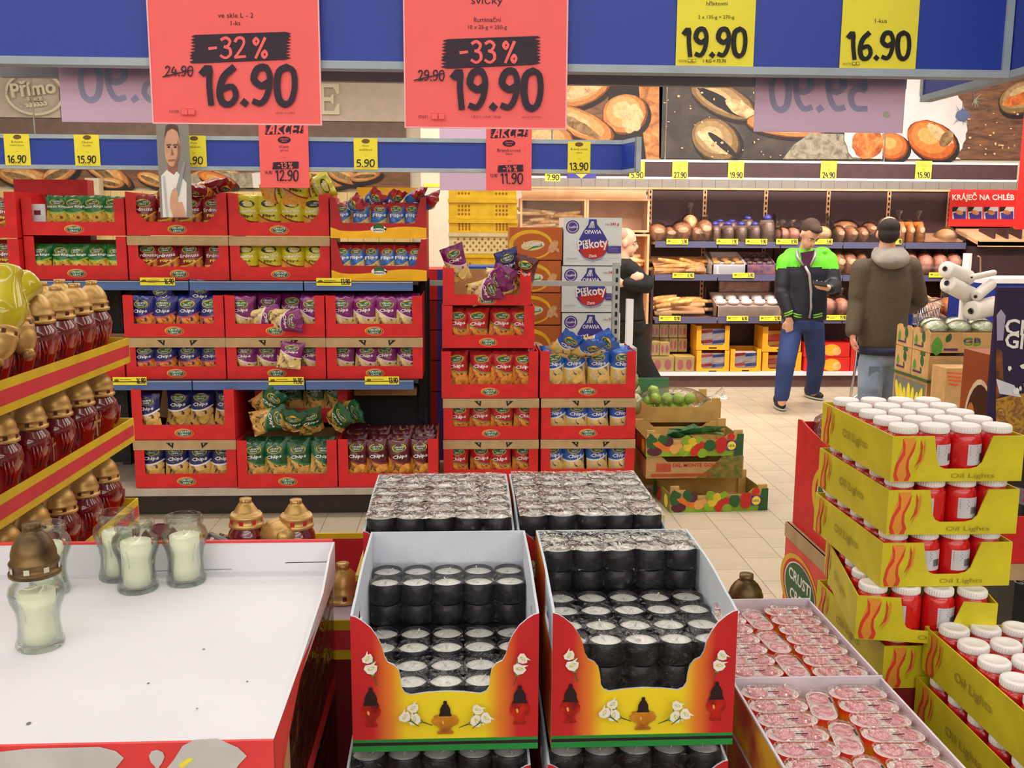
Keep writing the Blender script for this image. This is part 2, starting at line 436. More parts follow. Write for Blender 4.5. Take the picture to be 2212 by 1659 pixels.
# ---- grey bakery sign wall with the oval emblem and the one letter that shows
TAUPE = mat('taupe wall panel', (208, 196, 188), .6, var=.03); TAUPED = mat('dark taupe strip', (128, 106, 100), .6); BONE = mat('bone white letters', (232, 226, 206), .5, var=.02)
Yw = 10.94; a = U(-60, 90, Yw); c = U(876, 263, Yw); xs = U(128, 200, Yw).x
t = thing('wall_sign', 'long grey taupe wall panel above the blue header on the left', 'wall panel', (0, 0, 0))
for x0, x1 in ((a.x, xs - .004), (xs + .004, c.x)):
    b = B(); b.box((x0, Yw, c.z), (x1, 10.998, a.z + .5), TAUPE); b.obj('panel', t)
b = B(); z2 = U(400, 300, Yw).z; b.box((a.x, Yw + .02, z2), (c.x, 10.998, c.z - .004), TAUPED); b.obj('lower_strip', t)
def text3(s, h, depth, m, bold=True):
    V, Fs, tw, th = T2(s, bold, 3); k = h / th; b = B(); n = len(V)
    b.add([(x * k, 0, y * k) for x, y in V], Fs, m)
    from collections import Counter
    E = Counter()
    for f in Fs:
        for i in range(len(f)): E[tuple(sorted((f[i], f[i - 1])))] += 1
    b.add([(x * k, 0, y * k) for x, y in V] + [(x * k, depth, y * k) for x, y in V], [(i, j, n + j, n + i) for (i, j), q in E.items() if q == 1], m)
    return b
pe = U(73, 201, Yw - .05); sc_ = 1 / F * 11.05
t = thing('oval_emblem', 'raised white oval bakery emblem with script word and wheat ear', 'sign', pe)
b = B(); b.tube([(56 * sc_ * math.cos(q * math.pi / 24), .02, 41 * sc_ * math.sin(q * math.pi / 24)) for q in range(49)], .017, BONE, 8, False); b.obj('ring', t)
text3('Přímo', .16, .04, BONE).obj('lettering', t, (-.01, .0, .055), (0, -.12, 0)); text3('a tecê', .045, .04, BONE).obj('small_lettering', t, (0, 0, -.055))
b = B()
for k in range(6):
    for s_ in (-1, 1): b.ell((-.09 + k * .038, .03, -.125 - .012 * s_ + .004 * k), (.026, .012, .011), BONE, 8, 5, Matrix.Rotation(-.5 * s_, 3, 'Y'))
b.tube([(-.17, .03, -.09), (-.1, .03, -.125), (.12, .03, -.11)], .006, BONE, 6); b.obj('wheat_ear', t)
pe = U(700, 214, Yw - .04); h = 60 * sc_; wd = .16
b = B(); e = [(-.10, 0), (wd, 0), (wd, .11), (wd - .02, .11), (wd - .06, .035), (0, .035), (0, h / 2 - .02), (.07, h / 2 - .02), (.085, h / 2 - .05), (.1, h / 2 - .05), (.1, h / 2 + .05), (.085, h / 2 + .05), (.07, h / 2 + .02), (0, h / 2 + .02), (0, h - .035), (wd - .06, h - .035), (wd - .02, h - .1), (wd, h - .1), (wd, h), (-.10, h)]
b.prism(e, lambda u, v, q: (u, -q + .04, v - h / 2), .04, BONE)
tag(b.obj('wall_letter', None, pe), 'large white serif letter E beside the left neon sign', 'letter')

# ---- printed bread murals
CR1 = voro('printed crust', [(120, 66, 30), (196, 128, 70), (226, 172, 112)], 9, .6, 0); CR2 = voro('printed dark crust', [(70, 50, 34), (140, 108, 70), (196, 164, 112)], 10, .6, 0)
CRUMB = voro('printed crumb', [(170, 120, 74), (226, 190, 140), (238, 214, 170)], 14, .6, 0); SLATE = voro('printed slate', [(30, 26, 26), (60, 52, 50), (84, 74, 66)], 3, .55, 0)
BOARD = voro('printed board', [(70, 48, 40), (118, 84, 64), (150, 100, 64)], 4, .6, 0, stretch=(1, 1, 5)); STONE = voro('printed stone', [(96, 90, 80), (158, 150, 132), (186, 178, 160)], 14, .6, 0)
PLATE = mat('printed plate', (226, 220, 222), .6, var=.04, scale=3); CROI = voro('printed croissant', [(130, 54, 22), (206, 110, 48), (236, 172, 96)], 8, .6, 0)
SHADE = mat('printed dark', (40, 34, 36), .6); LEAFP = mat('printed thistle leaf', (150, 160, 140), .6); THIS = mat('printed thistle', (92, 106, 140), .6)
fr = PX(10.96); mural = thing('bread_mural', 'long photo mural of breads and rolls above the bakery shelf', 'mural')
def panel(x0, x1, y0, y1, m):
    b = B(); p, q = U(x0, y0, 10.96), U(x1, y1, 10.96); b.box((p.x, 10.96, q.z), (q.x, 10.985, p.z), m); return b
BE = {}
def bread(b, c, r, rot, m, cut=None):
    tones = {CR1.name: ((132, 76, 38), (200, 136, 76), (224, 170, 108), (238, 196, 140)), CR2.name: ((76, 58, 38), (140, 112, 74), (172, 144, 100), (204, 178, 130)), CROI.name: ((140, 62, 26), (204, 108, 46), (224, 138, 66), (240, 178, 104))}[m.name]
    b.pe((c[0] + 5, c[1] + 6), (r[0] * 1.05, r[1] * 1.08), fr, SHADE, rot)
    for k, (s_, d) in enumerate(((1, 0), (.94, .04), (.76, .12), (.42, .22))): b.pe((c[0] - r[0] * d * .6, c[1] - r[1] * d), (r[0] * s_, r[1] * s_), fr, mat(f'{m.name} tone {k}', tones[k], .6, var=.09, scale=22), rot, jit=.025)
    if cut: b.pe((c[0] - r[0] * .1, c[1] + r[1] * .1), (r[0] * .7, r[1] * .36), fr, cut, rot + .1, jit=.08)
b = panel(1146, 1427, 60, 346, BOARD)
b.pp([(1330, 62), (1378, 62), (1395, 344), (1300, 344)], fr, SHADE); b.pp([(1378, 150), (1424, 170), (1424, 344), (1396, 344), (1384, 250)], fr, CR1)
bread(b, (1262, 196), (62, 30), -.42, CR1, CRUMB); bread(b, (1350, 247), (50, 44), -.3, CR1); b.pe((1366, 256), (24, 30), fr, CRUMB, .3, jit=.12)
bread(b, (1255, 268), (78, 30), .42, CR1, CR2); bread(b, (1180, 305), (60, 40), .1, CR1, CRUMB); b.pe((1390, 172), (34, 15), fr, mat('printed oil', (150, 140, 50), .4)); b.pe((1390, 170), (28, 10), fr, CR2)
b.obj('panel', mural)
b = panel(1428, 1904, 60, 346, SLATE)
bread(b, (1562, 216), (78, 34), .45, CR2, SHADE); b.pe((1600, 235), (40, 14), fr, CRUMB, .5, jit=.1); bread(b, (1546, 302), (56, 44), .55, CR2, CRUMB)
b.pe((1560, 312), (40, 8), fr, SHADE, .7); bread(b, (1700, 270), (90, 26), .1, CR1)
b.pp([(1690, 344), (1715, 312), (1750, 288), (1904, 292), (1904, 344)], fr, STONE)
for k in range(46): b.pe((R.uniform(1432, 1700), R.uniform(165, 340)), (R.uniform(1, 4), R.uniform(1, 3)), fr, CRUMB, 0, 6)
b.pe((1960, 262), (136, 122), fr, PLATE, 0, 8) if 0 else None
pl = [(1904, 146), (1904, 344)]; arc = [(1960 + 138 * math.cos(q) * (1 + .018 * (k % 2)), 280 + 125 * math.sin(q) * (1 + .018 * (k % 2))) for k, q in enumerate([math.radians(115 + 6 * z) for z in range(22)])]
b.pp([p for p in arc if p[0] < 1904 and p[1] < 344] + [(1904, 170), (1904, 344)], fr, PLATE); b.pe((1872, 310), (34, 34), fr, CROI, 0, jit=.05)
b.obj('panel', mural)
b = panel(1905, 2330, 60, 346, BOARD)
b.pp([(1905, 160)] + [(1960 + 128 * math.cos(q) * (1 + .02 * (k % 2)), 270 + 118 * math.sin(q) * (1 + .02 * (k % 2))) for k, q in enumerate([math.radians(-90 + 5 * z) for z in range(26)]) if 270 + 118 * math.sin(q) < 344] + [(2076, 344), (1905, 344)], fr, PLATE)
bread(b, (1926, 316), (36, 30), .2, CROI); bread(b, (2012, 303), (56, 40), .45, CROI, None); b.pe((2030, 290), (34, 12), fr, CRUMB, .7, jit=.1); b.pe((2044, 300), (12, 20), fr, CR2, .6)
for k in range(26):
    q = R.uniform(0, 6.28); l = R.uniform(14, 34); c = (2078, 250) if k < 16 else (2105, 215)
    b.pp([(c[0] - 2, c[1]), (c[0] + 2, c[1] + 1), (c[0] + l * math.cos(q), c[1] + l * math.sin(q))], fr, LEAFP if k % 3 else THIS)
b.pe((2078, 250), (14, 14), fr, THIS, jit=.2); bread(b, (2210, 210), (58, 34), -.4, CR2, CROI)
for k in range(24): b.pe((R.uniform(2090, 2200), R.uniform(240, 335)), (R.uniform(1, 4), R.uniform(1, 3)), fr, CRUMB, 0, 6)
b.obj('panel', mural)
# the kitchen band under it on the left: mural strip, oven, dispenser
mural2 = thing('bread_mural', 'narrow strip of bread mural above the kitchen wall on the left', 'mural')
b = panel(-40, 886, 355, 408, BOARD)
for c, r, ro in (((60, 385), (70, 22), .2), ((230, 372), (60, 20), .5), ((240, 395), (30, 12), .1), ((330, 388), (36, 14), .3), ((440, 385), (60, 18), -.3), ((500, 378), (50, 14), .4), ((700, 385), (50, 18), .2), ((745, 380), (40, 16), .3), ((790, 380), (34, 12), -.2), ((130, 375), (46, 20), -.5)): bread(b, c, r, ro, CR1, CR2)
b.pp([(350, 380), (560, 372), (560, 406), (380, 406)], fr, STONE); bread(b, (470, 388), (44, 14), .3, CROI); b.pp([(545, 375), (590, 368), (590, 406), (548, 406)], fr, PLATE)
b.obj('panel', mural2)
KW = mat('cream kitchen tile', (226, 200, 142), .35, var=.03)
p, q = U(-40, 409, 10.95), U(892, 640, 10.95); b = B()
for i in range(30):
    for j in range(7):
        x = p.x + i * .17
        if x < q.x: b.box((x + .002, 10.95, p.z - (j + 1) * .15 + .002), (min(x + .168, q.x), 10.99, p.z - j * .15 - .002), KW)
struct(b.obj('trim_1'))
INOX = mat('brushed oven steel', (206, 196, 172), .35, .3)
p, q = U(86, 418, 10.3), U(164, 470, 10.3)
t = thing('bakery_oven', 'steel bakery oven standing against the cream tiled wall', 'oven', (p.x, 10.3, 0))
b = B(); b.box((0, 0, .2), (q.x - p.x, .6, p.z - .12), INOX); b.obj('body', t)
b = B(); b.box((-.05, -.06, p.z - .11), (q.x - p.x - .03, .6, p.z), INOX); b.box((.2, -.062, p.z - .07), (.35, -.06, p.z - .05), BLACKM); b.obj('hood', t)
b = B(); b.box((.02, -.02, p.z - .75), (q.x - p.x - .1, 0, p.z - .2), BLACKM); b.obj('window', t)
p, q = U(183, 384, 10.8), U(215, 421, 10.8); b = B()
b.box((p.x, 10.8, q.z), (q.x, 10.93, p.z), CREAM); b.box((p.x + .06, 10.798, q.z + .005), (p.x + .09, 10.8, q.z + .035), BLACKM)
tag(b.obj('paper_dispenser'), 'cream paper dispenser hanging on the tiled kitchen wall', 'dispenser')

# ================================================================== bakery wall shelving
def price_tag(px, py, w_, h_, Y, label, price=None, mn=YEL, name='price_tag', cat='price tag', wide=False):
    p, q = U(px - w_ / 2, py - h_ / 2, Y), U(px + w_ / 2, py + h_ / 2, Y)
    b = B(); b.box((p.x, Y, q.z), (q.x, Y + .003, p.z), mn)
    fr_ = PX(Y)
    if price:
        if wide:
            b.pd(price, px + w_ * .2, px + w_ * .46, py + h_ * .34, py - h_ * .36, fr_, INK, .16)
            for k in range(2): b.pp([(px - w_ * .28, py - h_ * (.2 - .25 * k)), (px + w_ * (.05 - .1 * k), py - h_ * (.2 - .25 * k)), (px + w_ * (.05 - .1 * k), py - h_ * (.13 - .25 * k)), (px - w_ * .28, py - h_ * (.13 - .25 * k))], fr_, GREYINK)
            b.pe((px - w_ * .38, py - h_ * .1), (w_ * .07, h_ * .14), fr_, GREYINK, 0, 10)
        else:
            b.pd(price, px - w_ * .42, px + w_ * .44, py + h_ * .44, py + h_ * .14, fr_, INK, .2)
            b.pt('xxxx', (px, py - h_ * .28), h_ * .05, fr_, GREYINK, yup=-1, width=w_ * .4) if 0 else None
            for k, ww in ((-.3, .5), (-.22, .36), (-.06, .18), (.04, .14)):
                b.pp([(px - w_ * ww / 2, py + h_ * k), (px + w_ * ww / 2, py + h_ * k), (px + w_ * ww / 2, py + h_ * (k + .03)), (px - w_ * ww / 2, py + h_ * (k + .03))], fr_, GREYINK)
    return tag(b.obj(name), label, cat)
Yf = 9.7; p, q = U(1140, 345, Yf), U(2196, 388, Yf); zt, zb = 2.30, 2.115
t = thing('bakery_header', 'dark brown price header with white edges above the bakery shelf', 'header', (0, 0, 0))
b = B(); b.box((p.x, Yf, zb + .02), (q.x, Yf + .03, zt - .02), DARK); b.obj('panel', t)
for z in (zb, zt - .02):
    b = B(); b.box((p.x, Yf - .006, z), (q.x, Yf + .035, z + .02), WHITE); b.obj('edge_strip', t)
for x in (2.0, 4.2):
    b = B(); b.tube([(x, Yf + .015, zt), (x, Yf + .015, 3.95)], .006, CHROME, 6); b.obj('hanger_rod', t)
for x, pr_ in ((1194, '7.90'), (1376, '5.90'), (1469, '27.90'), (1590, '19.90'), (1790, '24.90'), (1995, '15.90')):
    price_tag(x, 367 if x > 1300 else 372, 32, 39, Yf - .009, f'yellow price card {num(pr_)} on the brown bakery header', pr_)
b = B(); p, q = U(1225, 371, Yf - .012), U(1288, 385, Yf - .012); b.box((p.x, Yf - .012, q.z), (q.x, Yf - .009, p.z), BLUEINK)
b.pp([(1244, 376), (1268, 376), (1256, 385)], PX(Yf - .012), YEL); tag(b.obj('promo_card'), 'small blue card with yellow mark on the brown bakery header', 'card')
X0, X1 = 1.95, 5.30
bk = thing('bakery_shelving', 'dark brown bakery wall shelving with price rails and clear guards', 'shelving', (0, 0, 0))
LIGHTW = mat('pale beech wood', (232, 186, 142), .5, c2=(214, 164, 120), scale=5)
pT = U(1280, 408, 10.36).z
cuts = [U(x, 440, 10.36).x for x in (1405, 1523, 1655, 1790, 1921, 2052, 2192)]
for x0, x1 in zip(cuts[:-1], cuts[1:]):
    b = B(); b.box((x0 + .02, 10.38, .1), (x1 - .02, 10.42, pT), DARK); b.obj('back_panel', bk)
for x in cuts:
    b = B(); b.box((x - .02, 10.37, .1), (x + .02, 10.43, pT), LIGHTW)
    for k in range(34): b.box((x - .008, 10.366, pT - .04 - k * .055), (x + .008, 10.37, pT - .01 - k * .055), BLACKM)
    b.obj('slotted_upright', bk)
b = B(); b.box((.55, 10.36, pT), (X1 + .8, 10.43, pT + .02), LIGHTW); b.obj('top_rail', bk)
RAILB = mat('slate price rail', (92, 90, 122), .35, var=.02)
SH = ((1.50, 10.0, 5.26), (1.165, 9.96, 5.26), (.73, 9.9, 5.26))
for z, y, xr in SH:
    b = B(); b.box((X0 + .03, y, z - .03), (xr, 10.37, z - .005), LIGHTW); b.obj('shelf_board', bk)
    if z < 1.4:
        x2 = U(1536, 560, y).x; b = B(); b.prism([(.1, .03), (.36, .16), (.36, .175), (.1, .045)], lambda u, v, q: (X0 + .05 + q, y + u, z + v), x2 - X0 - .07, LIGHTW); b.obj('sloped_board', bk)
    else:
        x2 = U(2000, 500, y).x; b = B(); b.prism([(.03, .01), (.36, .09), (.36, .1), (.03, .02)], lambda u, v, q: (x2 + q, y + u, z + v), xr - x2 - .02, LIGHTW); b.obj('sloped_board', bk)
    for k in range(5):
        xa = X0 + .03 + (xr - X0 - .03) * k / 5; xb = X0 + .03 + (xr - X0 - .03) * (k + 1) / 5 - .012
        b = B(); b.box((xa, y - .02, z - .06), (xb, y - .002, z + .004), RAILB); b.obj('price_rail', bk)
        b = B(); b.box((xa + .005, y - .012, z + .006), (xb - .005, y - .008, z + (.12 if z > 1 else .15)), CLEAR); b.obj('acrylic_guard', bk)
for k, x in enumerate((1536, 1683, 1800)):
    xx = U(x, 500, 10.1).x
    for z, y, xr in SH:
        b = B(); b.prism([(0, 0), (.36, 0), (.36, .3), (.3, .3), (0, .12)], lambda u, v, q: (xx + q, y + u, z + v), .004, CLEAR); b.obj('acrylic_divider', bk)
zB = .155
b = B(); b.box((X0, 9.86, zB - .03), (X1 - .03, 10.38, zB), WHITE); b.obj('base_deck', bk)
b = B(); b.box((X0, 9.9, 0), (X1 - .03, 9.93, zB - .03), mat('brown kick plate', (96, 66, 62), .5)); b.obj('kick_plate', bk)
b = B(); b.box((X0 - .004, 9.95, 0), (X0 + .02, 10.42, 1.2), DARK); b.obj('side_panel', bk)
for x, py, pr_, wd in ((1463, 522, '5.90', 46), (1571, 522, '7.90', 46), (1634, 522, '9.90', 46), (1700, 522, '8.90', 46), (1778, 522, '5.40', 40), (1938, 522, '4.90', 18)): price_tag(x, py, wd, 12, 9.965, f'yellow shelf tag {num(pr_)} on the top bakery price rail', pr_, wide=True)
for x, py, pr_ in ((1476, 595, '6.90'), (1606, 595, '3.90'), (2030, 594, '2.90')): price_tag(x, py, 46, 11, 9.925, f'yellow shelf tag {num(pr_)} on the middle bakery price rail', pr_, wide=True)
for x, py, pr_ in ((1447, 688, '10.90'), (1593, 688, '16.90'), (1664, 688, '12.90'), (1806, 686, '15.90')): price_tag(x, py, 46, 11, 9.865, f'yellow shelf tag {num(pr_)} on the lowest bakery price rail', pr_, wide=True)

# ---- breads
CRUST = voro('golden crust', [(196, 128, 62), (236, 180, 104), (248, 210, 146)], 14, .55, .3); CRUSTD = voro('dark rye crust', [(120, 72, 44), (182, 124, 82), (212, 164, 120)], 14, .6, .4)
PALE = voro('pale dough crust', [(214, 158, 96), (240, 202, 146), (248, 222, 176)], 10, .55, .2); SLICE = voro('cut bread slice', [(220, 180, 130), (246, 222, 180)], 40, .8, .3)
TOAST = voro('orange toast loaf', [(190, 112, 44), (226, 156, 74)], 8, .5, .2); PINKB = voro('pink buns', [(206, 132, 108), (238, 186, 160)], 8, .5, .2)
BAG = film('bread bag film', (250, 244, 242), .16, .05, 30, .8, .02)
def baguette_mesh(L_, r, bend, m):
    b = B(); n = 8
    b.tube([(L_ * (k / n - .5), bend * math.sin(math.pi * k / n), 0) for k in range(n + 1)], [r * (.35 + .65 * math.sin(math.pi * min(max(k / n, .06), .94)) ** .5) for k in range(n + 1)], m, 8, sq=.8)
    return b.mesh('baguette')
BM = [baguette_mesh(.34, .032, .03, CRUST), baguette_mesh(.26, .036, -.02, CRUST), baguette_mesh(.42, .028, .05, PALE), baguette_mesh(.18, .036, .01, PALE)]
def pile(x0, x1, y0, y1, zf, n, kinds, label, group, Y, name='baguette', h=.1, cat='bread'):
    p, q = U(x0, y1, Y), U(x1, y0, Y)
    for k in range(n):
        m = BM[R.choice(kinds)]
        u = (k + .5) / n; x = p.x + (q.x - p.x) * ((u * 7.3) % 1)
        z = zf + .03 + h * (k / n); yy = Y + .06 + .2 * ((k * .618) % 1)
        o = link(name, m, None, (min(max(x, p.x + .13), q.x - .13), yy, z), (R.uniform(-.15, .15), R.uniform(-.2, .2), R.uniform(-.6, .6)))
        tag(o, label, cat, group)
# wooden bins, upper row and lower row
def bin_(x0, x1, y0, y1, Y, lab, acr=True):
    p, q = U(x0, y0, Y), U(x1, y1, Y); W_, H_ = q.x - p.x, p.z - q.z
    t = thing('bread_bin', lab, 'bin', (p.x, Y, q.z)); D = .32; th = .022
    for nm, a, c in (('bottom_panel', (0, 0, 0), (W_, D, th)), ('top_panel', (0, 0, H_ - th), (W_, D, H_)), ('side_panel', (0, 0, th), (th, D, H_ - th)), ('side_panel', (W_ - th, 0, th), (W_, D, H_ - th)), ('back_panel', (th, D - .01, th), (W_ - th, D, H_ - th))):
        b = B(); b.box(a, c, LIGHTW); b.obj(nm, t)
    if acr:
        b = B(); b.box((th, .004, th), (W_ - th, .008, H_ * .95), CLEAR); b.obj('acrylic_front', t)
    return q.z + th
z = bin_(1124, 1266, 428, 502, 10.03, 'beech bread bin full of pale bread sticks, left of the empty one')
pile(1128, 1262, 450, 500, z, 16, (2, 0, 2), 'pale bread stick heaped in the beech bin above the orange cartons', 'bread sticks in the beech bin', 10.04, 'bread_stick', .17)
bin_(1268, 1402, 428, 502, 10.03, 'empty beech bread bin above the white biscuit cartons')
z = bin_(1268, 1401, 505, 594, 10.03, 'beech bread bin of rolls behind the man in black', False)
pile(1335, 1400, 540, 590, z, 7, (1, 3), 'golden roll in the beech bin behind the man in black', 'rolls behind the man in black', 10.04, 'bread_roll', .14)
z = bin_(1268, 1400, 596, 700, 9.98, 'lowest beech bread bin of rolls behind the man in black', False)
pile(1365, 1402, 640, 690, z, 7, (1, 3, 3), 'golden roll in the lowest beech bin beside the man in black', 'rolls in the lowest bin', 9.99, 'bread_roll', .16)
b = B(); p, q = U(1140, 385, 10.93), U(2300, 412, 10.93)
for k in range(40): b.box((p.x + .15 * k, 10.93, q.z - .05), (p.x + .15 * k + .147, 10.95, p.z + .02), mat('grey wall tile', (160, 154, 148), .4, var=.03))
struct(b.obj('trim_2'))
b = B(); p, q = U(1128, 409, 10.37), U(1395, 430, 10.37); b.box((p.x, 10.36, q.z - .5), (q.x, 10.4, p.z), LIGHTW); tag(b.obj('backboard'), 'pale beech backboard above the bread bins', 'board')
# shelf breads
pile(1408, 1535, 560, 592, 1.165, 12, (0, 1, 0), 'golden baguette heaped on the middle bakery shelf', 'baguettes on the middle shelf', 9.99, 'baguette', .12)
pile(1408, 1540, 640, 684, .73, 18, (0, 1, 3), 'golden roll heaped on the lowest bakery shelf', 'rolls on the lowest shelf', 9.93, 'bread_roll', .16)
def loaf(px, py, w_, h_, Y, zb, m, label, group=None, clip=None, twist=False, slab=False, bag=True):
    p = U(px, py, Y); s = 1 / F * (Y + .1); rx, rz = w_ * s / 2, h_ * s / 2
    t = thing('bagged_loaf' if bag else 'bread_loaf', label, 'bread', (p.x, Y + .13, zb + .004), R.uniform(-.1, .1), group)
    b = B()
    if slab: b.loft([((0, 0, 0), rx * .9, .1), ((0, 0, .02), rx, .11), ((0, 0, rz * 1.6), rx, .11), ((0, 0, rz * 2), rx * .8, .09)], m, 12)
    else: b.ell((0, 0, rz), (rx, .12, rz), m, 14, 8)
    b.obj('loaf', t)
    if m in (TOAST, CRUSTD):
        b = B(); b.pe((0, rz * 1.2), (rx * .5, rz * .3), lambda u, v, q: (u, -.123 - q, v), SLICE, 0, 10); b.obj('label_patch', t)
    if bag:
        b = B(); e = 1.07
        pr_ = [(rx * e * .95, -.002), (rx * e * 1.02, rz * .6), (rx * e, rz * 1.4), (rx * .6, rz * 2.1), (rx * .16, rz * 2.3)]
        if twist: pr_ += [(rx * .12, rz * 2.45), (rx * .5, rz * 3.1), (rx * .3, rz * 3.15)]
        b.lathe(pr_, BAG, n=12, close=False, sq=.14 / max(rx, .05)); b.obj('bag', t)
    if clip:
        b = B(); b.ell((0, -.02, rz * 2.15), (rx * .62, .05, rz * .38), clip, 9, 5, jit=.25); b.obj('bag_top', t)
    return t
CLIPB = mat('blue bag top', (70, 76, 176), .25, coat=.5); GREYB = voro('greyish wrapped loaf', [(110, 86, 74), (158, 136, 122)], 7, .35, .1, coat=.4)
for k, (x, y, w_, h_) in enumerate(((1425, 500, 44, 36), (1452, 502, 40, 30), (1478, 498, 46, 40), (1512, 500, 40, 34), (1528, 498, 40, 46))): loaf(x, y, w_, h_, 10.03 + .02 * (k % 2), 1.5, CRUSTD, f'dark rye loaf in clear bag, {ORD[k]} from the left on the top bakery shelf')
loaf(1497, 470, 34, 44, 10.12, 1.56, PALE, 'tall pale loaf in a tied bag standing above the rye loaves', None, None, True)
for k, (x, y, w_, h_) in enumerate(((1551, 502, 26, 34), (1578, 502, 28, 34), (1607, 502, 28, 34), (1636, 502, 26, 34), (1664, 494, 32, 46))): loaf(x, y, w_, h_, 10.02, 1.5, GREYB, f'grey brown sliced loaf with blue bag top, {ORD[k]} from the left on the top shelf', None, CLIPB, slab=True)
for k, (x, y, w_, h_) in enumerate(((1562, 478, 26, 24), (1588, 478, 26, 24), (1622, 472, 26, 30))): loaf(x, y, w_, h_, 10.16, 1.58, GREYB, f'blue topped sliced loaf in the back row, {ORD[k]} from the left', None, CLIPB, slab=True)
for k, x in enumerate((1698, 1720, 1745)): loaf(x, 505, 34, 30, 10.03, 1.5, PINKB, f'pinkish bagged bread, {ORD[k]} from the left beside the youth on the top shelf', None, None, True)
loaf(1785, 504, 40, 34, 10.03, 1.5, PALE, 'pale loaf in clear bag right beside the head of the youth')
loaf(1836, 480, 56, 30, 10.2, 1.57, CRUSTD, 'round brown loaf in clear bag on top of bagged loaves', None)
for k, x in enumerate((1820, 1846, 1872)): loaf(x, 504, 28, 32, 10.03, 1.5, CRUSTD, f'brown loaf with cream label, {ORD[k]} from the left below the round loaf')
loaf(1888, 482, 30, 26, 10.15, 1.57, CRUSTD, 'brown loaf in clear bag left of the balding head')
for k, x in enumerate((1952, 1972, 1994)): loaf(x, 500, 22, 44, 10.03, 1.5, TOAST, f'orange toast loaf, {ORD[k]} from the left beside the balding man', None, None, k != 1, slab=True)
loaf(2056, 500, 40, 30, 10.03, 1.5, PALE, 'last pale loaf in clear bag at the right end of the top shelf')
for k, (x, w_) in enumerate(((1818, 34), (1842, 40), (1868, 28), (1976, 38), (2008, 40), (2040, 40), (2070, 40))): loaf(x, 568, w_, 46, 9.99, 1.165, PINKB if k > 2 else CRUSTD, f'bread in shiny tied bag, {ORD[k]} from the left on the middle shelf', None, None, True)
for k, (x, w_) in enumerate(((1795, 44), (1826, 36))): loaf(x, 660, w_, 40, 9.93, .73, PINKB, f'pale pink buns in shiny bag on the lowest shelf, {("beside the youth", "beside the brown jacket")[k]}', None, None, True)
ORB = voro('orange round loaf', [(206, 120, 54), (236, 160, 84)], 7, .5, .2)
for k, (x, y, w_) in enumerate(((2033, 650, 40), (2060, 652, 38), (2088, 660, 30))): loaf(x, y, w_, 42, 9.93, .73, ORB, f'round orange loaf on the lowest shelf, {ORD[k]} behind the bag rolls', None, bag=False)
for k, (x, y) in enumerate(((2010, 668), (2000, 640))):
    o = link('baguette', BM[2], None, tuple(U(x, y, 9.98)), (0, .5, -.2)); tag(o, f'long pale baguette {("lying low", "lying high")[k]} beside the round orange loaves', 'bread')
# doughnut trays
DOUGH = voro('doughnut', [(206, 140, 74), (238, 186, 116)], 10, .5, .15); DCHO = voro('striped chocolate doughnut', [(30, 18, 18), (60, 36, 32), (236, 226, 220)], 60, .35, 0, stretch=(6, 1, 1))
SUGAR = mat('sugar coated bun', (244, 242, 242), .7, var=.01)
def tray(x0, x1, ytop, ybot, Y, zb, m, label, D=.34, H_=.1):
    p, q = U(x0, ybot, Y), U(x1, ybot, Y); b = B(); W_ = q.x - p.x
    t = thing('pastry_tray', label, 'tray', (p.x, Y, zb + .004))
    b.box((0, 0, 0), (W_, .012, H_), m); b.obj('front_wall', t); b = B(); b.box((0, D, 0), (W_, D + .012, H_ + .12), m); b.obj('back_wall', t)
    b = B(); b.prism([(0, 0), (D, 0), (D, H_ + .12), (0, H_)], lambda u, v, q: (q, u, v), .01, m); b.obj('side_wall', t)
    b = B(); b.prism([(0, 0), (D, 0), (D, H_ + .12), (0, H_)], lambda u, v, q: (W_ - q, u, v), .01, m); b.obj('side_wall', t)
    b = B(); b.prism([(.012, H_ - .03), (D, H_ + .07), (D, H_ + .06), (.012, H_ - .04)], lambda u, v, q: (.01 + q, u, v), W_ - .02, m); b.obj('sloped_floor', t)
    return t, W_
t, W_ = tray(1538, 1611, 540, 592, 9.99, 1.165, WHITE, 'white tray of plain doughnuts on the middle bakery shelf')
def buns(t, W_, n, r, m, lab, grp, rows, z0=.1):
    for rr in range(rows):
        for k in range(n):
            b = B(); b.lathe([(r * .3, 0), (r * .85, r * .15), (r, r * .5), (r * .85, r * .9), (r * .3, r * 1.05), (0, r * 1.0)], m, n=12)
            o = b.obj('doughnut', None, (t.location.x + W_ * (k + .5) / n, 9.99 + .07 + rr * .11, t.location.z + z0 + .015 + rr * .034)); tag(o, f'{lab}, {ORD[k]} from left in the {("front", "second", "third")[rr]} row', 'pastry', grp)
buns(t, W_, 3, .042, DOUGH, 'plain golden doughnut in the white tray', 'plain doughnuts', 2, .08)
t, W_ = tray(1612, 1676, 540, 592, 9.99, 1.165, mat('blue pink printed card', (96, 92, 150), .5, c2=(200, 130, 130), scale=20), 'blue and pink printed tray of striped doughnuts')
buns(t, W_, 3, .036, DCHO, 'dark doughnut with white stripes in the blue tray', 'striped doughnuts', 3, .08)
t, W_ = tray(1548, 1690, 630, 686, 9.93, .73, mat('pale pastry box', (214, 190, 176), .5), 'long pale box of sugared buns on the lowest bakery shelf', .34, .11)
buns(t, W_, 5, .06, SUGAR, 'white sugared bun in the long pale box', 'sugared buns', 2, .1)
b = B(); b.box((0, 0, 0), (.55, .14, .17), film('egg tray film', (240, 225, 225), .15, .2, 20, .6)); b.box((.01, .01, 0), (.54, .13, .1), PINKB); tag(b.obj('pastry_pack', None, tuple(U(1553, 622, 10.25) - Vector((0, 0, .04)))), 'pink pastry pack in clear film behind the sugared buns', 'pack')
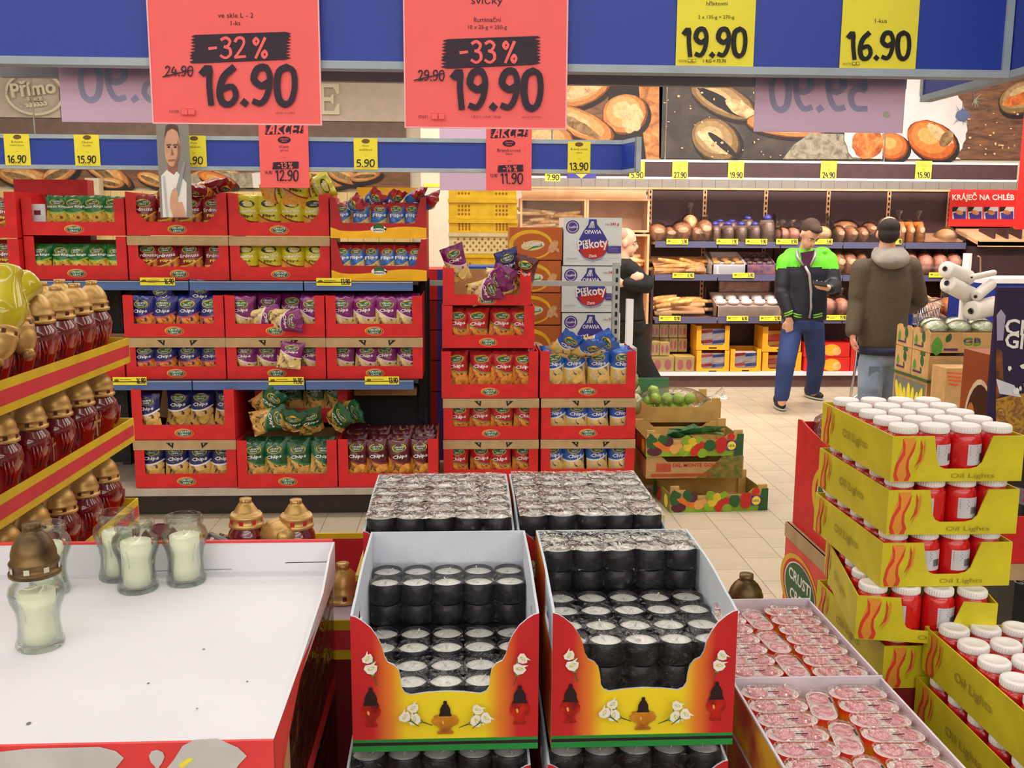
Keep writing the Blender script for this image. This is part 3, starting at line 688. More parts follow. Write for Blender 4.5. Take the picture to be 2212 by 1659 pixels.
# ---- bottom deck packs and cartons
YP = mat('yellow pink wrapper', (244, 190, 70), .35, c2=(226, 90, 110), scale=16, coat=.3); YC = mat('amber display card', (240, 170, 36), .5); RC = mat('rusk box red', (216, 40, 34), .5)
PKP = mat('pink print', (236, 104, 128), .5)
def pack(px0, px1, py0, py1, Y, label, grp=None):
    p, q = U(px0, py1, Y), U(px1, py0, Y); b = B(); W_, H_ = q.x - p.x, q.z - p.z
    t = thing('rusk_pack', label, 'pack', (p.x, Y, p.z), 0, grp)
    b.box((0, 0, 0), (W_, .2, H_), mat('rusk pack yellow', (255, 216, 112), .35, coat=.3)); 
    for k in range(2): b.pe((W_ * (.27 + .46 * k), H_ * .5), (W_ * .16, H_ * .32), lambda u, v, w__: (u, -w__, v), PKP, 0, 12)
    b.obj('body', t); b = B(); b.box((-.003, -.006, 0), (W_ + .003, -.004, H_ + .003), CLEAR); b.obj('wrap', t)
for k, a in enumerate(((1405, 1424), (1425, 1444), (1445, 1464), (1465, 1484))):
    pack(a[0], a[1], 701, 729, 10.2, f'upright yellow pink rusk pack, {ORD[k]} from the left in the upper back row'); pack(a[0], a[1], 731, 760, 10.2, f'upright yellow pink rusk pack, {ORD[k]} from the left in the lower back row')
for k, a in enumerate(((1405, 1424, 738, 768), (1425, 1447, 740, 768), (1407, 1456, 770, 806), (1458, 1500, 770, 806))): pack(*a, 9.95, ('small yellow pink rusk pack topmost at the left', 'small yellow pack topmost beside another', 'wide yellow pink rusk pack on the deck at the left', 'wide yellow pink rusk pack on the deck next to amber carton')[k])
def rcarton(x0, x1, y0, y1, Y, D, label, fill, win=(.14, .3, .86, 1)):
    p, q = U(x0, y1, Y), U(x1, y0, Y); W_, H_ = q.x - p.x, q.z - p.z
    t = thing('amber_carton', label, 'carton', (p.x, Y, p.z)); b = B()
    e = [(0, 0), (W_, 0), (W_, H_), (W_ * win[2], H_), (W_ * win[2], H_ * win[1]), (W_ * .8, H_ * .2), (W_ * .2, H_ * .2), (W_ * win[0], H_ * win[1]), (W_ * win[0], H_), (0, H_)]
    b.prism(e, lambda u, v, q_: (u, .006 - q_, v), .006, YC); b.pp([(W_ * .38, H_ * .06), (W_ * .62, H_ * .06), (W_ * .62, H_ * .11), (W_ * .38, H_ * .11)], lambda u, v, q_: (u, -.001 - q_, v), BLK); b.obj('front_panel', t)
    b = B(); b.box((0, .006, 0), (.006, D, H_), YC); b.obj('side_panel', t); b = B(); b.box((W_ - .006, .006, 0), (W_, D, H_), YC); b.obj('side_panel', t); b = B(); b.box((.006, D - .006, 0), (W_ - .006, D, H_), YC); b.obj('back_panel', t)
    b = B(); b.box((.006, .006, 0), (W_ - .006, D - .006, .004), YC); b.obj('bottom_panel', t)
    for r_ in range(2):
        for c_ in range(2):
            pk = thing('toast_pack', f'{fill[0]} pack {("lower", "upper")[r_]} {("left", "right")[c_]} in the {label}'[:90], 'pack', (p.x + W_ * (.1 + .4 * c_), Y + .02, p.z + .006 + H_ * .42 * r_))
            b = B(); ww = W_ * .39; hh = H_ * .4
            b.box((0, 0, 0), (ww, .14, hh), fill[1]); b.pp([(ww * .0, hh * .55), (ww, hh * .7), (ww, hh), (0, hh * .9)], lambda u, v, q_: (u, -.001 - q_, v), fill[2 + c_]); b.obj('body', pk)
            b = B(); b.box((0, -.004, 0), (ww, -.002, hh), CLEAR); b.obj('wrap', pk)
WP = mat('white toast pack', (246, 238, 236), .4, c2=(232, 214, 208), scale=20); RP = mat('red toast print', (214, 66, 60), .4); BP = mat('blue toast print', (74, 104, 186), .4)
rcarton(1504, 1577, 704, 756, 9.95, .3, 'upper amber carton left of the youth', ('white toast', WP, RP, BP)); rcarton(1504, 1576, 757, 806, 9.95, .3, 'lower amber carton under another one', ('white toast', WP, RP, BP))
rcarton(1577, 1645, 754, 805, 9.95, .3, 'low amber carton standing right of the amber stack', ('white toast', WP, RP, BP)); rcarton(1646, 1732, 706, 760, 9.98, .3, 'upper amber carton behind the youth', ('red', RP, YC, RP)); rcarton(1646, 1732, 761, 806, 9.98, .3, 'lower amber carton behind the youth', ('amber', RP, YC, YC))
for k, (x0, x1, y0, y1) in enumerate(((1736, 1836, 772, 804), (1736, 1836, 741, 771))):
    p, q = U(x0, y1, 9.97), U(x1, y0, 9.97); b = B(); W_, H_ = q.x - p.x, q.z - p.z
    b.box((0, 0, 0), (W_, .3, H_), RC); b.pe((W_ * .6, H_ * .5), (W_ * .2, H_ * .42), lambda u, v, w__: (u, -w__, v), YC, 0, 14); b.pe((W_ * .72, H_ * .4), (W_ * .1, H_ * .3), lambda u, v, w__: (u, -w__, v), CRUST, 0, 10)
    b.pt('X', (W_ * .25, H_ * .6), H_ * .2, lambda u, v, w__: (u, -w__, v), WINK, True) if 0 else None
    tag(b.obj('rusk_box', None, (p.x, 9.97, p.z)), ('lower', 'upper')[k] + ' red rusk box with yellow round print between the two men', 'box')
p, q = U(1836, 806, 9.97), U(1853, 738, 9.97); b = B(); b.box((p.x, 9.97, p.z), (q.x, 10.25, q.z), RC); tag(b.obj('rusk_box'), 'upright red box beside the leg of the man in brown', 'box')
# bread slicer board with poster
p, q = U(2054, 409, 10.3), U(2194, 490, 10.3); b = B(); b.box((p.x, 10.3, q.z), (q.x, 10.31, p.z), mat('red poster', (226, 44, 44), .5, var=.02)); f2 = PX(10.3)
b.pt('KRÁJEČ NA CHLÉB', (2124, 426), 20, f2, WINK, True, 134, yup=-1)
for k in range(4):
    x = 2057 + k * 34; b.pp([(x, 447), (x + 31, 447), (x + 31, 473), (x, 473)], f2, mat('poster photo ground', (206, 200, 206), .5)); b.pp([(x + 2, 460), (x + 29, 456), (x + 29, 473), (x + 4, 473)], f2, BLUEINK); b.pe((x + 15, 459), (9, 5), f2, CR1, .3, 12); b.pp([(x, 447), (x + 14, 447), (x + 8, 456), (x, 458)], f2, BLK)
tag(b.obj('slicer_poster'), 'red bread slicer poster with four small photos on the bakery wall', 'poster')
p = U(2090, 500, 10.0); t = thing('slicer_counter', 'sloping beech bread slicer counter under the red poster', 'counter', (p.x, 9.75, 0)); b = B()
z0 = U(2095, 522, 9.75).z; b.prism([(0, z0 - .04), (0, z0), (.5, z0 + .13), (.5, z0 + .09)], lambda u, v, q_: (q_, u, v), 1.0, LIGHTW); b.obj('sloped_top', t)
b = B(); b.box((.0, .0, z0 - .05), (1.0, .03, z0 + .01), LIGHTW); b.obj('front_edge', t); b = B(); b.box((.0, .1, 0), (1.0, .5, z0 - .05), DARK); b.obj('cabinet', t)
for k in range(3):
    b = B(); b.box((.2 + k * .14, .1, z0 + .03), (.22 + k * .14, .4, z0 + .14), DARK); b.obj('guide_slot', t)
# red hanging banner at the right edge
p, q = U(2197, 176, 8.2), U(2300, 496, 8.2); p.x = U(2198, 440, 8.2).x; b = B(); b.box((p.x, 8.2, q.z), (q.x, 8.22, p.z), mat('red banner', (228, 40, 40), .5, var=.02)); b.tube([(p.x + .1, 8.21, p.z), (p.x + .1, 8.21, 3.95)], .004, CHROME, 6)
tag(b.obj('red_banner'), 'plain red banner hanging at the right edge before the bread slicer', 'banner')
# ================================================================== snack bags
def bagmat(name, top, chips, v0, sw, tilt=.0, band=None):
    m, N, L, P = newmat(name)
    uv = N.new('ShaderNodeUVMap'); uv.uv_map = 'uv'; sp = N.new('ShaderNodeSeparateXYZ'); L.new(uv.outputs[0], sp.inputs[0])
    def mth(op, a, b=None):
        n = N.new('ShaderNodeMath'); n.operation = op
        for i, q in enumerate((a, b)):
            if q is None: continue
            if isinstance(q, (int, float)): n.inputs[i].default_value = q
            else: L.new(q, n.inputs[i])
        return n.outputs[0]
    c = mth('SUBTRACT', sp.outputs[0], .5)
    vv = mth('ADD', mth('ADD', sp.outputs[1], mth('MULTIPLY', c, -tilt)), mth('MULTIPLY', mth('MULTIPLY', c, c), -.35))
    no = N.new('ShaderNodeTexNoise'); no.inputs['Scale'].default_value = 4.2; no.inputs['Detail'].default_value = 3; no.inputs['Distortion'].default_value = .7
    L.new(uv.outputs[0], no.inputs['Vector'])
    cr = N.new('ShaderNodeValToRGB'); E = cr.color_ramp.elements
    while len(E) < len(chips): E.new(.5)
    for i, (e, cc) in enumerate(zip(E, chips)): e.position = .36 + .28 * i / max(1, len(chips) - 1); e.color = lin(cc)
    L.new(no.outputs['Fac'], cr.inputs[0])
    m1 = N.new('ShaderNodeMix'); m1.data_type = 'RGBA'; L.new(mth('GREATER_THAN', vv, v0), m1.inputs[0]); L.new(cr.outputs[0], m1.inputs[6]); m1.inputs[7].default_value = lin(sw)
    m2 = N.new('ShaderNodeMix'); m2.data_type = 'RGBA'; L.new(mth('GREATER_THAN', vv, v0 + .045), m2.inputs[0]); L.new(m1.outputs[2], m2.inputs[6]); m2.inputs[7].default_value = lin(top)
    out = m2.outputs[2]
    if band:
        m3 = N.new('ShaderNodeMix'); m3.data_type = 'RGBA'; L.new(mth('GREATER_THAN', vv, band[0]), m3.inputs[0]); L.new(out, m3.inputs[6]); m3.inputs[7].default_value = lin(band[1]); out = m3.outputs[2]
    L.new(out, P.inputs['Base Color']); P.inputs['Roughness'].default_value = .24; P.inputs['Coat Weight'].default_value = .35; P.inputs['Coat Roughness'].default_value = .12
    tc = N.new('ShaderNodeTexCoord'); n2 = N.new('ShaderNodeTexNoise'); n2.inputs['Scale'].default_value = 22; n2.inputs['Detail'].default_value = 3
    L.new(tc.outputs['Object'], n2.inputs['Vector']); bp = N.new('ShaderNodeBump'); bp.inputs['Strength'].default_value = .45; bp.inputs['Distance'].default_value = .02
    L.new(n2.outputs['Fac'], bp.inputs['Height']); L.new(bp.outputs[0], P.inputs['Normal'])
    return m
def logo(b, c, w_, fr, mono=None, txt=True, eps=.0004, yup=1):
    h = w_ * .46
    if mono:
        b.pe(c, (w_ * .5, h * .5), fr, mono[0], 0, 20, eps)
        if txt: b.pt('CRUSTI', (c[0], c[1] + yup * h * .14), h * .24, fr, mono[1], True, w_ * .62, eps=eps, yup=yup, res=1); b.pt('CROC', (c[0], c[1] - yup * h * .17), h * .24, fr, mono[1], True, w_ * .46, eps=eps, yup=yup, res=1)
        return
    b.pe(c, (w_ * .5, h * .5), fr, GOLDINK, -.04 * yup, 24, eps); b.pe((c[0] + w_ * .02, c[1] - yup * h * .02), (w_ * .455, h * .44), fr, REDINK, 0, 24, eps)
    b.pe((c[0] + w_ * .01, c[1]), (w_ * .385, h * .38), fr, WINK, 0, 24, eps); b.pe((c[0] + w_ * .01, c[1]), (w_ * .37, h * .36), fr, GRN, 0, 24, eps)
    if txt:
        b.pt('CRUSTI', (c[0], c[1] + yup * h * .14), h * .24, fr, WINK, True, w_ * .56, eps=eps, yup=yup, res=1); b.pt('CROC', (c[0], c[1] - yup * h * .16), h * .24, fr, WINK, True, w_ * .42, eps=eps, yup=yup, res=1)
KIND = {  # top colour, picture colours, transition height, swoosh, tilt, words, width, height
 'green rings': ((24, 112, 52), [(60, 120, 50), (226, 186, 70), (240, 206, 96), (176, 120, 30)], .46, (150, 196, 70), .05, (('Onion Rings', WINK, .66, .1, .9),), .125, .19),
 'dark red peanut flips': ((140, 18, 34), [(150, 40, 30), (214, 130, 56), (230, 168, 84)], .34, (230, 190, 60), .25, (('Erdnuss', WINK, .62, .1, .8), ('Flips', YEL, .46, .09, .5)), .135, .21),
 'yellow flips': ((206, 194, 36), [(206, 140, 42), (226, 164, 60), (190, 124, 34)], .32, (150, 50, 30), -.2, (('Kukuřičné', WINK, .6, .07, .7), ('Flips', BLK, .46, .09, .5)), .14, .21),
 'red and blue nut flips': ((52, 108, 190), [(196, 150, 84), (236, 208, 160), (226, 184, 120)], .36, (226, 206, 90), .2, (('Flips', WINK, .6, .13, .8),), .095, .19),
 'blue orange chips': ((34, 40, 118), [(40, 40, 110), (226, 140, 50), (244, 178, 84), (190, 60, 40)], .42, (200, 80, 110), .1, (('Chips', WINK, .6, .11, .62),), .13, .215),
 'purple chips': ((124, 30, 108), [(110, 60, 100), (226, 196, 120), (240, 218, 150), (190, 170, 190)], .44, (226, 210, 226), -.25, (('Chips', WINK, .62, .11, .62),), .13, .215),
 'dark green chips': ((20, 86, 54), [(24, 84, 50), (214, 164, 84), (236, 196, 120), (90, 40, 30)], .42, (70, 140, 70), -.3, (('Chips', WINK, .6, .11, .66),), .135, .215),
 'maroon chips': ((84, 22, 34), [(90, 30, 30), (220, 150, 60), (240, 190, 90)], .36, (160, 50, 50), -.2, (('Chips', WINK, .56, .12, .66),), .13, .215),
 'red chips': ((184, 30, 40), [(150, 40, 36), (224, 136, 50), (240, 176, 84), (170, 50, 30)], .42, (130, 150, 80), -.2, (('Chips', WINK, .58, .12, .66),), .135, .215),
 'bright blue chips': ((34, 92, 186), [(190, 190, 180), (232, 196, 100), (240, 210, 126), (30, 60, 140)], .48, (226, 232, 240), .12, (('Chips', WINK, .62, .12, .66),), .13, .225),
 'navy chips': ((30, 34, 100), [(40, 40, 96), (230, 186, 90), (240, 206, 120), (180, 186, 190)], .42, (236, 236, 240), .1, (('Chips', WINK, .6, .12, .66),), .13, .215),
}
BAGM = {}
def bag_mesh(kind):
    if kind in BAGM: return R.choice(BAGM[kind])
    top, chips, v0, sw, tilt, words, W_, H_ = KIND[kind]
    W_ *= 1.1; m = bagmat(kind + ' bag', top, chips, v0, sw, tilt, (.74, (170, 30, 40)) if 'nut' in kind and 'blue' in kind else None)
    res = []
    for var in range(3):
        T = .065 + .012 * var; ph = R.uniform(0, 6); sk = R.uniform(-.05, .05); nu, nv = 12, 13
        def S(u, v, off=0, side=-1):
            u_ = 2 * u - 1
            pr_ = max(0, 1 - abs(u_) ** 2.4) ** .6 * max(0, math.sin(math.pi * min(max(v, 0), 1))) ** .5
            wr = .006 * math.sin(u_ * 9 + ph) * (abs(v - .5) * 2) ** 3 + .003 * math.sin(v * 14 + u_ * 5 + ph)
            return (u_ * W_ / 2 * (1 - .11 * math.sin(math.pi * v)) + sk * (v - .5) * .3, side * (T / 2 * pr_ + off) + wr, v * H_)
        b = B()
        for side in (-1, 1):
            V = [S(i / nu, j / nv, 0, side) for j in range(nv + 1) for i in range(nu + 1)]
            uv = [(i / nu, j / nv) for j in range(nv + 1) for i in range(nu + 1)]
            Fs = [(j * (nu + 1) + i, j * (nu + 1) + i + 1, (j + 1) * (nu + 1) + i + 1, (j + 1) * (nu + 1) + i) for j in range(nv) for i in range(nu)]
            b.add(V, Fs, m, True, uv)
        fr = lambda u, v, q: S(u, v, q, -1)
        if 'yellow' in kind: b.pe((.5, .79), (.3, .1), fr, mat('dark logo oval', (44, 56, 40), .5), 0, 16, .0012)
        else:
            b.pe((.5, .79), (.3, .105), fr, GOLDINK, 0, 16, .0012); b.pe((.5, .79), (.26, .088), fr, GRN, 0, 16, .0012)
        b.pt('CRUSTI', (.5, .815), .045, fr, WINK, True, .4, eps=.0012, res=1); b.pt('CROC', (.5, .757), .045, fr, WINK, True, .3, eps=.0012, res=1)
        for tx, mm, v, h, wd in words: b.pt(tx, (.5, v), h, fr, mm, True, wd, eps=.0012, rot=.05, res=1)
        if 'rings' in kind:
            for cu, cv in ((.7, .36), (.3, .2), (.62, .13)):
                b.pe((cu, cv), (.17, .12), fr, mat('onion ring print', (232, 190, 80), .5), 0, 14, .0012); b.pe((cu, cv), (.07, .045), fr, mat('onion ring hole', (130, 84, 30), .6), 0, 10, .0012)
        elif 'flips' in kind: pass
        else:
            cm_ = mat(kind + ' chip print', chips[-2] if len(chips) > 3 else chips[-1], .4, c2=chips[1], scale=40)
            b.pe((.66, .22), (.24, .13), fr, cm_, .3, 12, .0012, .12); b.pe((.3, .12), (.17, .08), fr, cm_, -.2, 10, .0012, .12)
        res.append(b.mesh('chip_bag'))
    BAGM[kind] = res
    return R.choice(res)
NAMEOF = {k: ('flips_bag' if 'flips' in k else 'rings_bag' if 'rings' in k else 'chip_bag') for k in KIND}
def bag(kind, loc, rot, label, group=None):
    return tag(link(NAMEOF[kind], bag_mesh(kind), None, loc, rot), label, 'snack bag', group)

def paper(name, rgb):
    if name in MATS: return MATS[name]
    m, N, L, P = newmat(name); N.remove(P); d = N.new('ShaderNodeBsdfDiffuse'); t = N.new('ShaderNodeBsdfTranslucent'); mx = N.new('ShaderNodeMixShader'); mx.inputs[0].default_value = .75
    for q in (d, t): q.inputs[0].default_value = lin(rgb)
    L.new(d.outputs[0], mx.inputs[1]); L.new(t.outputs[0], mx.inputs[2]); L.new(mx.outputs[0], N['Material Output'].inputs[0]); MATS[name] = m; return m
# ================================================================== snack cartons
BANDM = {}
def carton(X0, X1, z0, z1, Y, D, label, trap=False, a=.055, pb=.075, band=0, col=None, logo_=True, stripe=False, skew=0, arrows=True):
    col = col or RED; W_, H_ = X1 - X0, z1 - z0; th = .005
    t = thing('snack_carton', label, 'carton', (X0, Y, z0)); t.rotation_euler.z = skew
    fr = lambda u, v, q: (u, th - q, v)
    if trap == 'slant': e = [(0, 0), (W_, 0), (W_, H_), (W_ - a * .55, H_), (W_ - a * 1.2, pb), (a * 1.2, pb), (a * .55, H_ * .97), (0, H_)]
    elif trap: c = .055; e = [(0, 0), (W_, 0), (W_, H_), (W_ - a, H_ - .01), (W_ - a, pb + c), (W_ - a - c, pb), (a + c, pb), (a, pb + c), (a, H_ - .01), (0, H_)]
    else: e = [(0, 0), (W_, 0), (W_, H_), (W_ - a, H_), (W_ - a, pb), (a, pb), (a, H_), (0, H_)]
    b = B(); b.prism(e, fr, th, col); f2 = lambda u, v, q: (u, -q, v)
    if stripe: b.pp([(0, 0), (W_, 0), (W_, pb * .7)] + [(W_ * (1 - k / 10), pb * (.62 + .16 * math.sin(k * .55 + .5))) for k in range(1, 10)] + [(0, pb * .72)], f2, mat('yellow wave', (248, 186, 24), .5))
    b.obj('front_panel', t)
    for x in (0, W_ - th):
        b = B(); b.box((x, th, 0), (x + th, D, H_), col); b.obj('side_panel', t)
    b = B(); b.box((th, D - th, 0), (W_ - th, D, H_ * .9), KRAFT); b.obj('back_panel', t)
    b = B(); b.box((th, th, 0), (W_ - th, D - th, .004), KRAFT); b.obj('bottom_panel', t)
    if band:
        b = B(); b.box((-.003, -.004, H_ - band), (W_ + .003, -.0005, H_), TAN)
        if arrows:
            for u, s_ in ((.2, 1), (W_ - .17, -1)):
                b.pp([(u - .022 * s_, H_ - band * .25), (u + .022 * s_, H_ - band * .25), (u + .016 * s_, H_ - band * .85)], lambda p, q, r_: (p, -.004 - r_, q), BLK); b.pp([(u, H_ - band * .3), (u + .012 * s_, H_ - band * .3), (u + .009 * s_, H_ - band * .55)], lambda p, q, r_: (p, -.004 - r_, q), TAN)
        b.obj('top_band', t)
    if logo_:
        b = B()
        if stripe:
            b.pe((W_ / 2, pb * .62), (.045, .02), f2, WINK, 0, 20); b.pe((W_ / 2, pb * .72), (.03, .022), f2, GRN, 0, 16); b.pe((W_ / 2, pb * .52), (.038, .012), f2, WINK, 0, 16); b.pt('alesto', (W_ / 2, pb * .55), .014, f2, BLK, True, .06)
        else: logo(b, (W_ / 2, pb * .45), .108, f2)
        b.obj('logo', t)
    t['geo'] = 0; del t['geo']
    return t, (X0, X1, z0, z1, Y, W_, H_, a, pb)
def fill(car, kind, n, short, rows=1, dz=.012, sz=1, skip=(), mess=.12):
    t, (X0, X1, z0, z1, Y, W_, H_, a, pb) = car
    W0 = KIND[kind][6]; adj = kind.split(' chips')[0].split(' flips')[0]
    word = {'flips_bag': 'flips bag', 'rings_bag': 'onion ring bag', 'chip_bag': 'chip bag'}[NAMEOF[kind]]
    for r_ in range(rows):
        for k in range(n):
            if (r_, k) in skip: continue
            x = X0 + .02 + (W_ - .04) * (k + .5) / n + R.uniform(-.008, .008)
            q = bag(kind, (x, Y + .052 + r_ * .085, z0 + dz + .01 * r_), (-.06 + R.uniform(-.05, .05), R.uniform(-mess, mess) * .5, R.uniform(-mess, mess)),
                f'{adj} {word}, {ORD[k]} from left{((" in back row" if r_ == 1 else f" in {ORD[r_]} row") if r_ else "")}, {short}')
            if sz != 1: q.scale = (min(1, (W_ - .04) / n / W0 * 1.08), 1, sz)
GD = mat('charcoal gondola back', (42, 40, 44), .6); RAILP = mat('blue price rail', (84, 112, 172), .4, var=.02)
go = thing('snack_gondola', 'snack shelving with blue price rails, two shelves and dark kick plate', 'shelving')
XL = -3.3
b = B(); b.box((XL, 5.38, .14), (-.1, 6.05, .175), mat('beige deck edge', (188, 178, 164), .5)); b.obj('base_deck', go)
b = B(); b.box((XL, 5.5, 0), (-.12, 5.53, .14), mat('dark kick plate', (58, 46, 44), .5)); b.obj('kick_plate', go)
for z, yf in ((.785, 5.46), (1.335, 5.56)):
    b = B(); b.box((XL, yf + .01, z - .02), (-.25, 6.05, z), GD); b.obj('shelf_board', go)
    cs = [XL, U(160, 607, yf).x, U(409, 607, yf).x, U(656, 607, yf).x, U(893, 607, yf).x] if z > 1 else [XL, U(165, 822, yf).x, U(416, 822, yf).x, U(660, 822, yf).x, U(895, 822, yf).x]
    for x0, x1 in zip(cs[:-1], cs[1:]):
        b = B(); b.box((x0 + .004, yf - .012, z - .052), (x1 - .004, yf + .008, z - .002), RAILP); b.box((x0 + .004, yf - .015, z - .007), (x1 - .004, yf - .012, z - .002), TRIM); b.obj('price_rail', go)
b = B(); b.box((XL, 6.05, .14), (-.2, 6.08, 1.335), GD); b.obj('back_panel', go)  # added dark sheet standing in for the dim see-through gap
for x in (-3.0, -2.1, -.27):
    b = B(); b.box((x, 5.98, 0), (x + .05, 6.05, 1.335), GD)
    for k in range(20): b.box((x + .015, 5.976, .2 + k * .055), (x + .035, 5.98, .23 + k * .055), BLACKM)
    b.obj('slotted_upright', go)
for x, y, p_, Y, w_ in ((340, 608, '16.90', 5.545, 76), (721, 609, '13.90', 5.545, 76), (280, 823, '16.90', 5.445, 74), (618, 823, '14.90', 5.445, 76), (825, 822, '13.90', 5.445, 74)):
    price_tag(x, y, w_, 17, Y, f'yellow shelf tag {num(p_)} on the {"upper" if y < 700 else "lower"} blue rail, ' + ('under ' + {340: 'peanut flips', 721: 'nut flips'}.get(x, {280: 'blue orange chips', 618: 'middle purple chips', 825: 'right purple chips'}.get(x, ''))), p_, wide=True)
# --- top shelf
xa, xb, xc, xd, xe, xf = -2.44, -1.872, -1.309, -.742, -.196, -3.0
T0, T1, T2z = 1.337, 1.583, 1.825
G = 'on the top snack shelf'
c = carton(xa + .004, xb - .006, T0, T1 - .005, 5.6, .4, 'lower red carton of green onion ring bags ' + G, band=0, pb=.08); fill(c, 'green rings', 5, 'lower onion ring carton', sz=.98)
c = carton(xa + .004, xb - .006, T1, T1 + .205, 5.6, .4, 'upper red carton of green onion ring bags ' + G, pb=.075); fill(c, 'green rings', 5, 'upper onion ring carton', skip=((0, 0),), dz=.03)
b = B(); p = U(66, 445, 5.63); b.box((0, 0, 0), (.075, .012, .16), WHITE); b.box((.015, -.002, .1), (.05, 0, .125), mat('plum label', (110, 20, 40), .5)); tag(b.obj('card_divider', None, (p.x, 5.635, T1 + .012)), 'white card with plum mark beside the upper onion ring bags', 'card')
c = carton(xf, xa - .004, T0, T1 - .02, 5.55, .4, 'lower red carton cut by the left edge of the photo', pb=.06, a=.06); fill(c, 'dark red peanut flips', 4, 'carton at the left edge, lower')
c = carton(xf, xa - .004, T1 - .015, T1 + .235, 5.55, .4, 'upper red carton cut by the left edge of the photo', pb=.06, a=.06); fill(c, 'dark red peanut flips', 4, 'carton at the left edge, upper')
c = carton(xb + .004, xc - .006, T0, T1, 5.6, .4, 'lower red carton of dark red peanut flips ' + G, True, band=.052, arrows=False); fill(c, 'dark red peanut flips', 4, 'lower peanut flips carton', sz=.95)
c = carton(xb + .004, xc - .006, T1 + .003, T2z, 5.6, .4, 'upper red carton of dark red peanut flips ' + G, True); fill(c, 'dark red peanut flips', 4, 'upper peanut flips carton', 2)
for k, (x, z, r_) in enumerate(((-1.72, 1.80, .9), (-1.57, 1.815, 1.5), (-1.43, 1.81, -.4), (-1.5, 1.84, 1.3))): bag('dark red peanut flips', (x, 5.74, z), (1.35, .2 * k - .3, r_), f'crumpled dark red peanut flips bag lying on the upper carton, {ORD[k]} from left')
c = carton(xc + .004, xd - .006, T0, T1, 5.6, .4, 'lower red carton of yellow flips ' + G, True, band=.052, arrows=False); fill(c, 'yellow flips', 4, 'lower yellow flips carton', sz=.95)
c = carton(xc + .004, xd - .006, T1 + .003, T2z, 5.6, .4, 'upper red carton of yellow flips ' + G, True); fill(c, 'yellow flips', 4, 'upper yellow flips carton', 2)
for k, (x, y, z, r_) in enumerate(((-1.12, 5.66, 1.795, (0, 1.25, .1)), (-1.04, 5.69, 1.83, (.3, .75, -.2)), (-.88, 5.69, 1.83, (.4, -.5, .2)), (-.93, 5.7, 1.80, (.2, 1.1, .3)), (-.95, 5.645, 1.74, (-.1, .15, .1)))): bag('yellow flips', (x, y, z), r_, f'crumpled yellow flips bag heaped over the carton, {ORD[k]} in the heap')
c = carton(xd + .004, xe - .004, T0, T1 - .01, 5.58, .4, 'lower maroon carton of nut flips with yellow wave ' + G, 'slant', col=RED2, stripe=True, pb=.085); fill(c, 'red and blue nut flips', 6, 'lower nut flips carton')
c = carton(xd + .004, xe - .004, T1 - .007, T2z - .02, 5.58, .4, 'upper maroon carton of nut flips with yellow wave ' + G, 'slant', col=RED2, stripe=True, pb=.085); fill(c, 'red and blue nut flips', 5, 'upper nut flips carton')
for k, x in enumerate((-.66, -.56, -.45, -.33, -.26)): bag('red and blue nut flips', (x, 5.74, 1.74 + .012 * (k % 2)), (1.0, 1.2 - .5 * k, .3 * k), f'red ended nut flips bag lying on the upper carton, {ORD[k]} from left')
b = B(); b.box((-.62, 5.9, T2z - .02), (-.25, 5.92, T2z + .045), mat('yellow wave', (248, 186, 24), .5)); tag(b.obj('carton_flap'), 'yellow raised flap behind the nut flips bags', 'card')
b = B(); b.box((-2.6, 5.9, 1.34), (-2.18, 6.0, 1.9), RED2); tag(b.obj('tall_red_carton'), 'tall dark red carton rising behind the onion ring carton', 'carton')
# --- middle shelf
M0, M1, M2 = .787, 1.022, 1.258; mx = (-1.885, -1.327, -.768, -.222)
for k, (kd, nm) in enumerate((('blue orange chips', 'blue orange chips'), ('purple chips', 'purple chips, middle column'), ('purple chips', 'purple chips, right column'))):
    x0, x1 = mx[k] + .004, mx[k + 1] - .004
    c = carton(x0, x1, M0, M1, 5.5, .42, f'lower red carton of {nm} on the middle shelf', band=.055, pb=.072); fill(c, kd, 4, f'lower carton of {nm}', sz=.86)
    c = carton(x0, x1, M1 + .003, M2, 5.5, .42, f'upper red carton of {nm} on the middle shelf', pb=.075); fill(c, kd, 4, f'upper carton of {nm}', 2, skip=((0, 1), (0, 2)) if k == 1 else ())
for k, (x, r_) in enumerate(((-1.15, (.2, 1.3, .2)), (-1.0, (.3, 1.5, -.2)))): bag('purple chips', (x - .08, 5.56, 1.09 + .02 * k), r_, f'purple chip bag lying on its side in the half empty carton, {("left", "right")[k]} one')
bag('purple chips', (-.97, 5.465, .85), (-.12, .12, .1), 'purple chip bag leaning out of the lower middle carton').scale = (.95, .8, .7)
bag('blue orange chips', (-1.5, 5.62, 1.13), (.2, .1, .2), 'blue orange chip bag standing high on the upper carton, right one'); bag('blue orange chips', (-1.66, 5.62, 1.12), (.2, -.2, -.1), 'blue orange chip bag standing high on the upper carton, left one')
c = carton(-2.45, mx[0] - .006, M0, M1, 5.5, .42, 'red carton half hidden by the lantern rack on the middle shelf', band=.055, pb=.072)
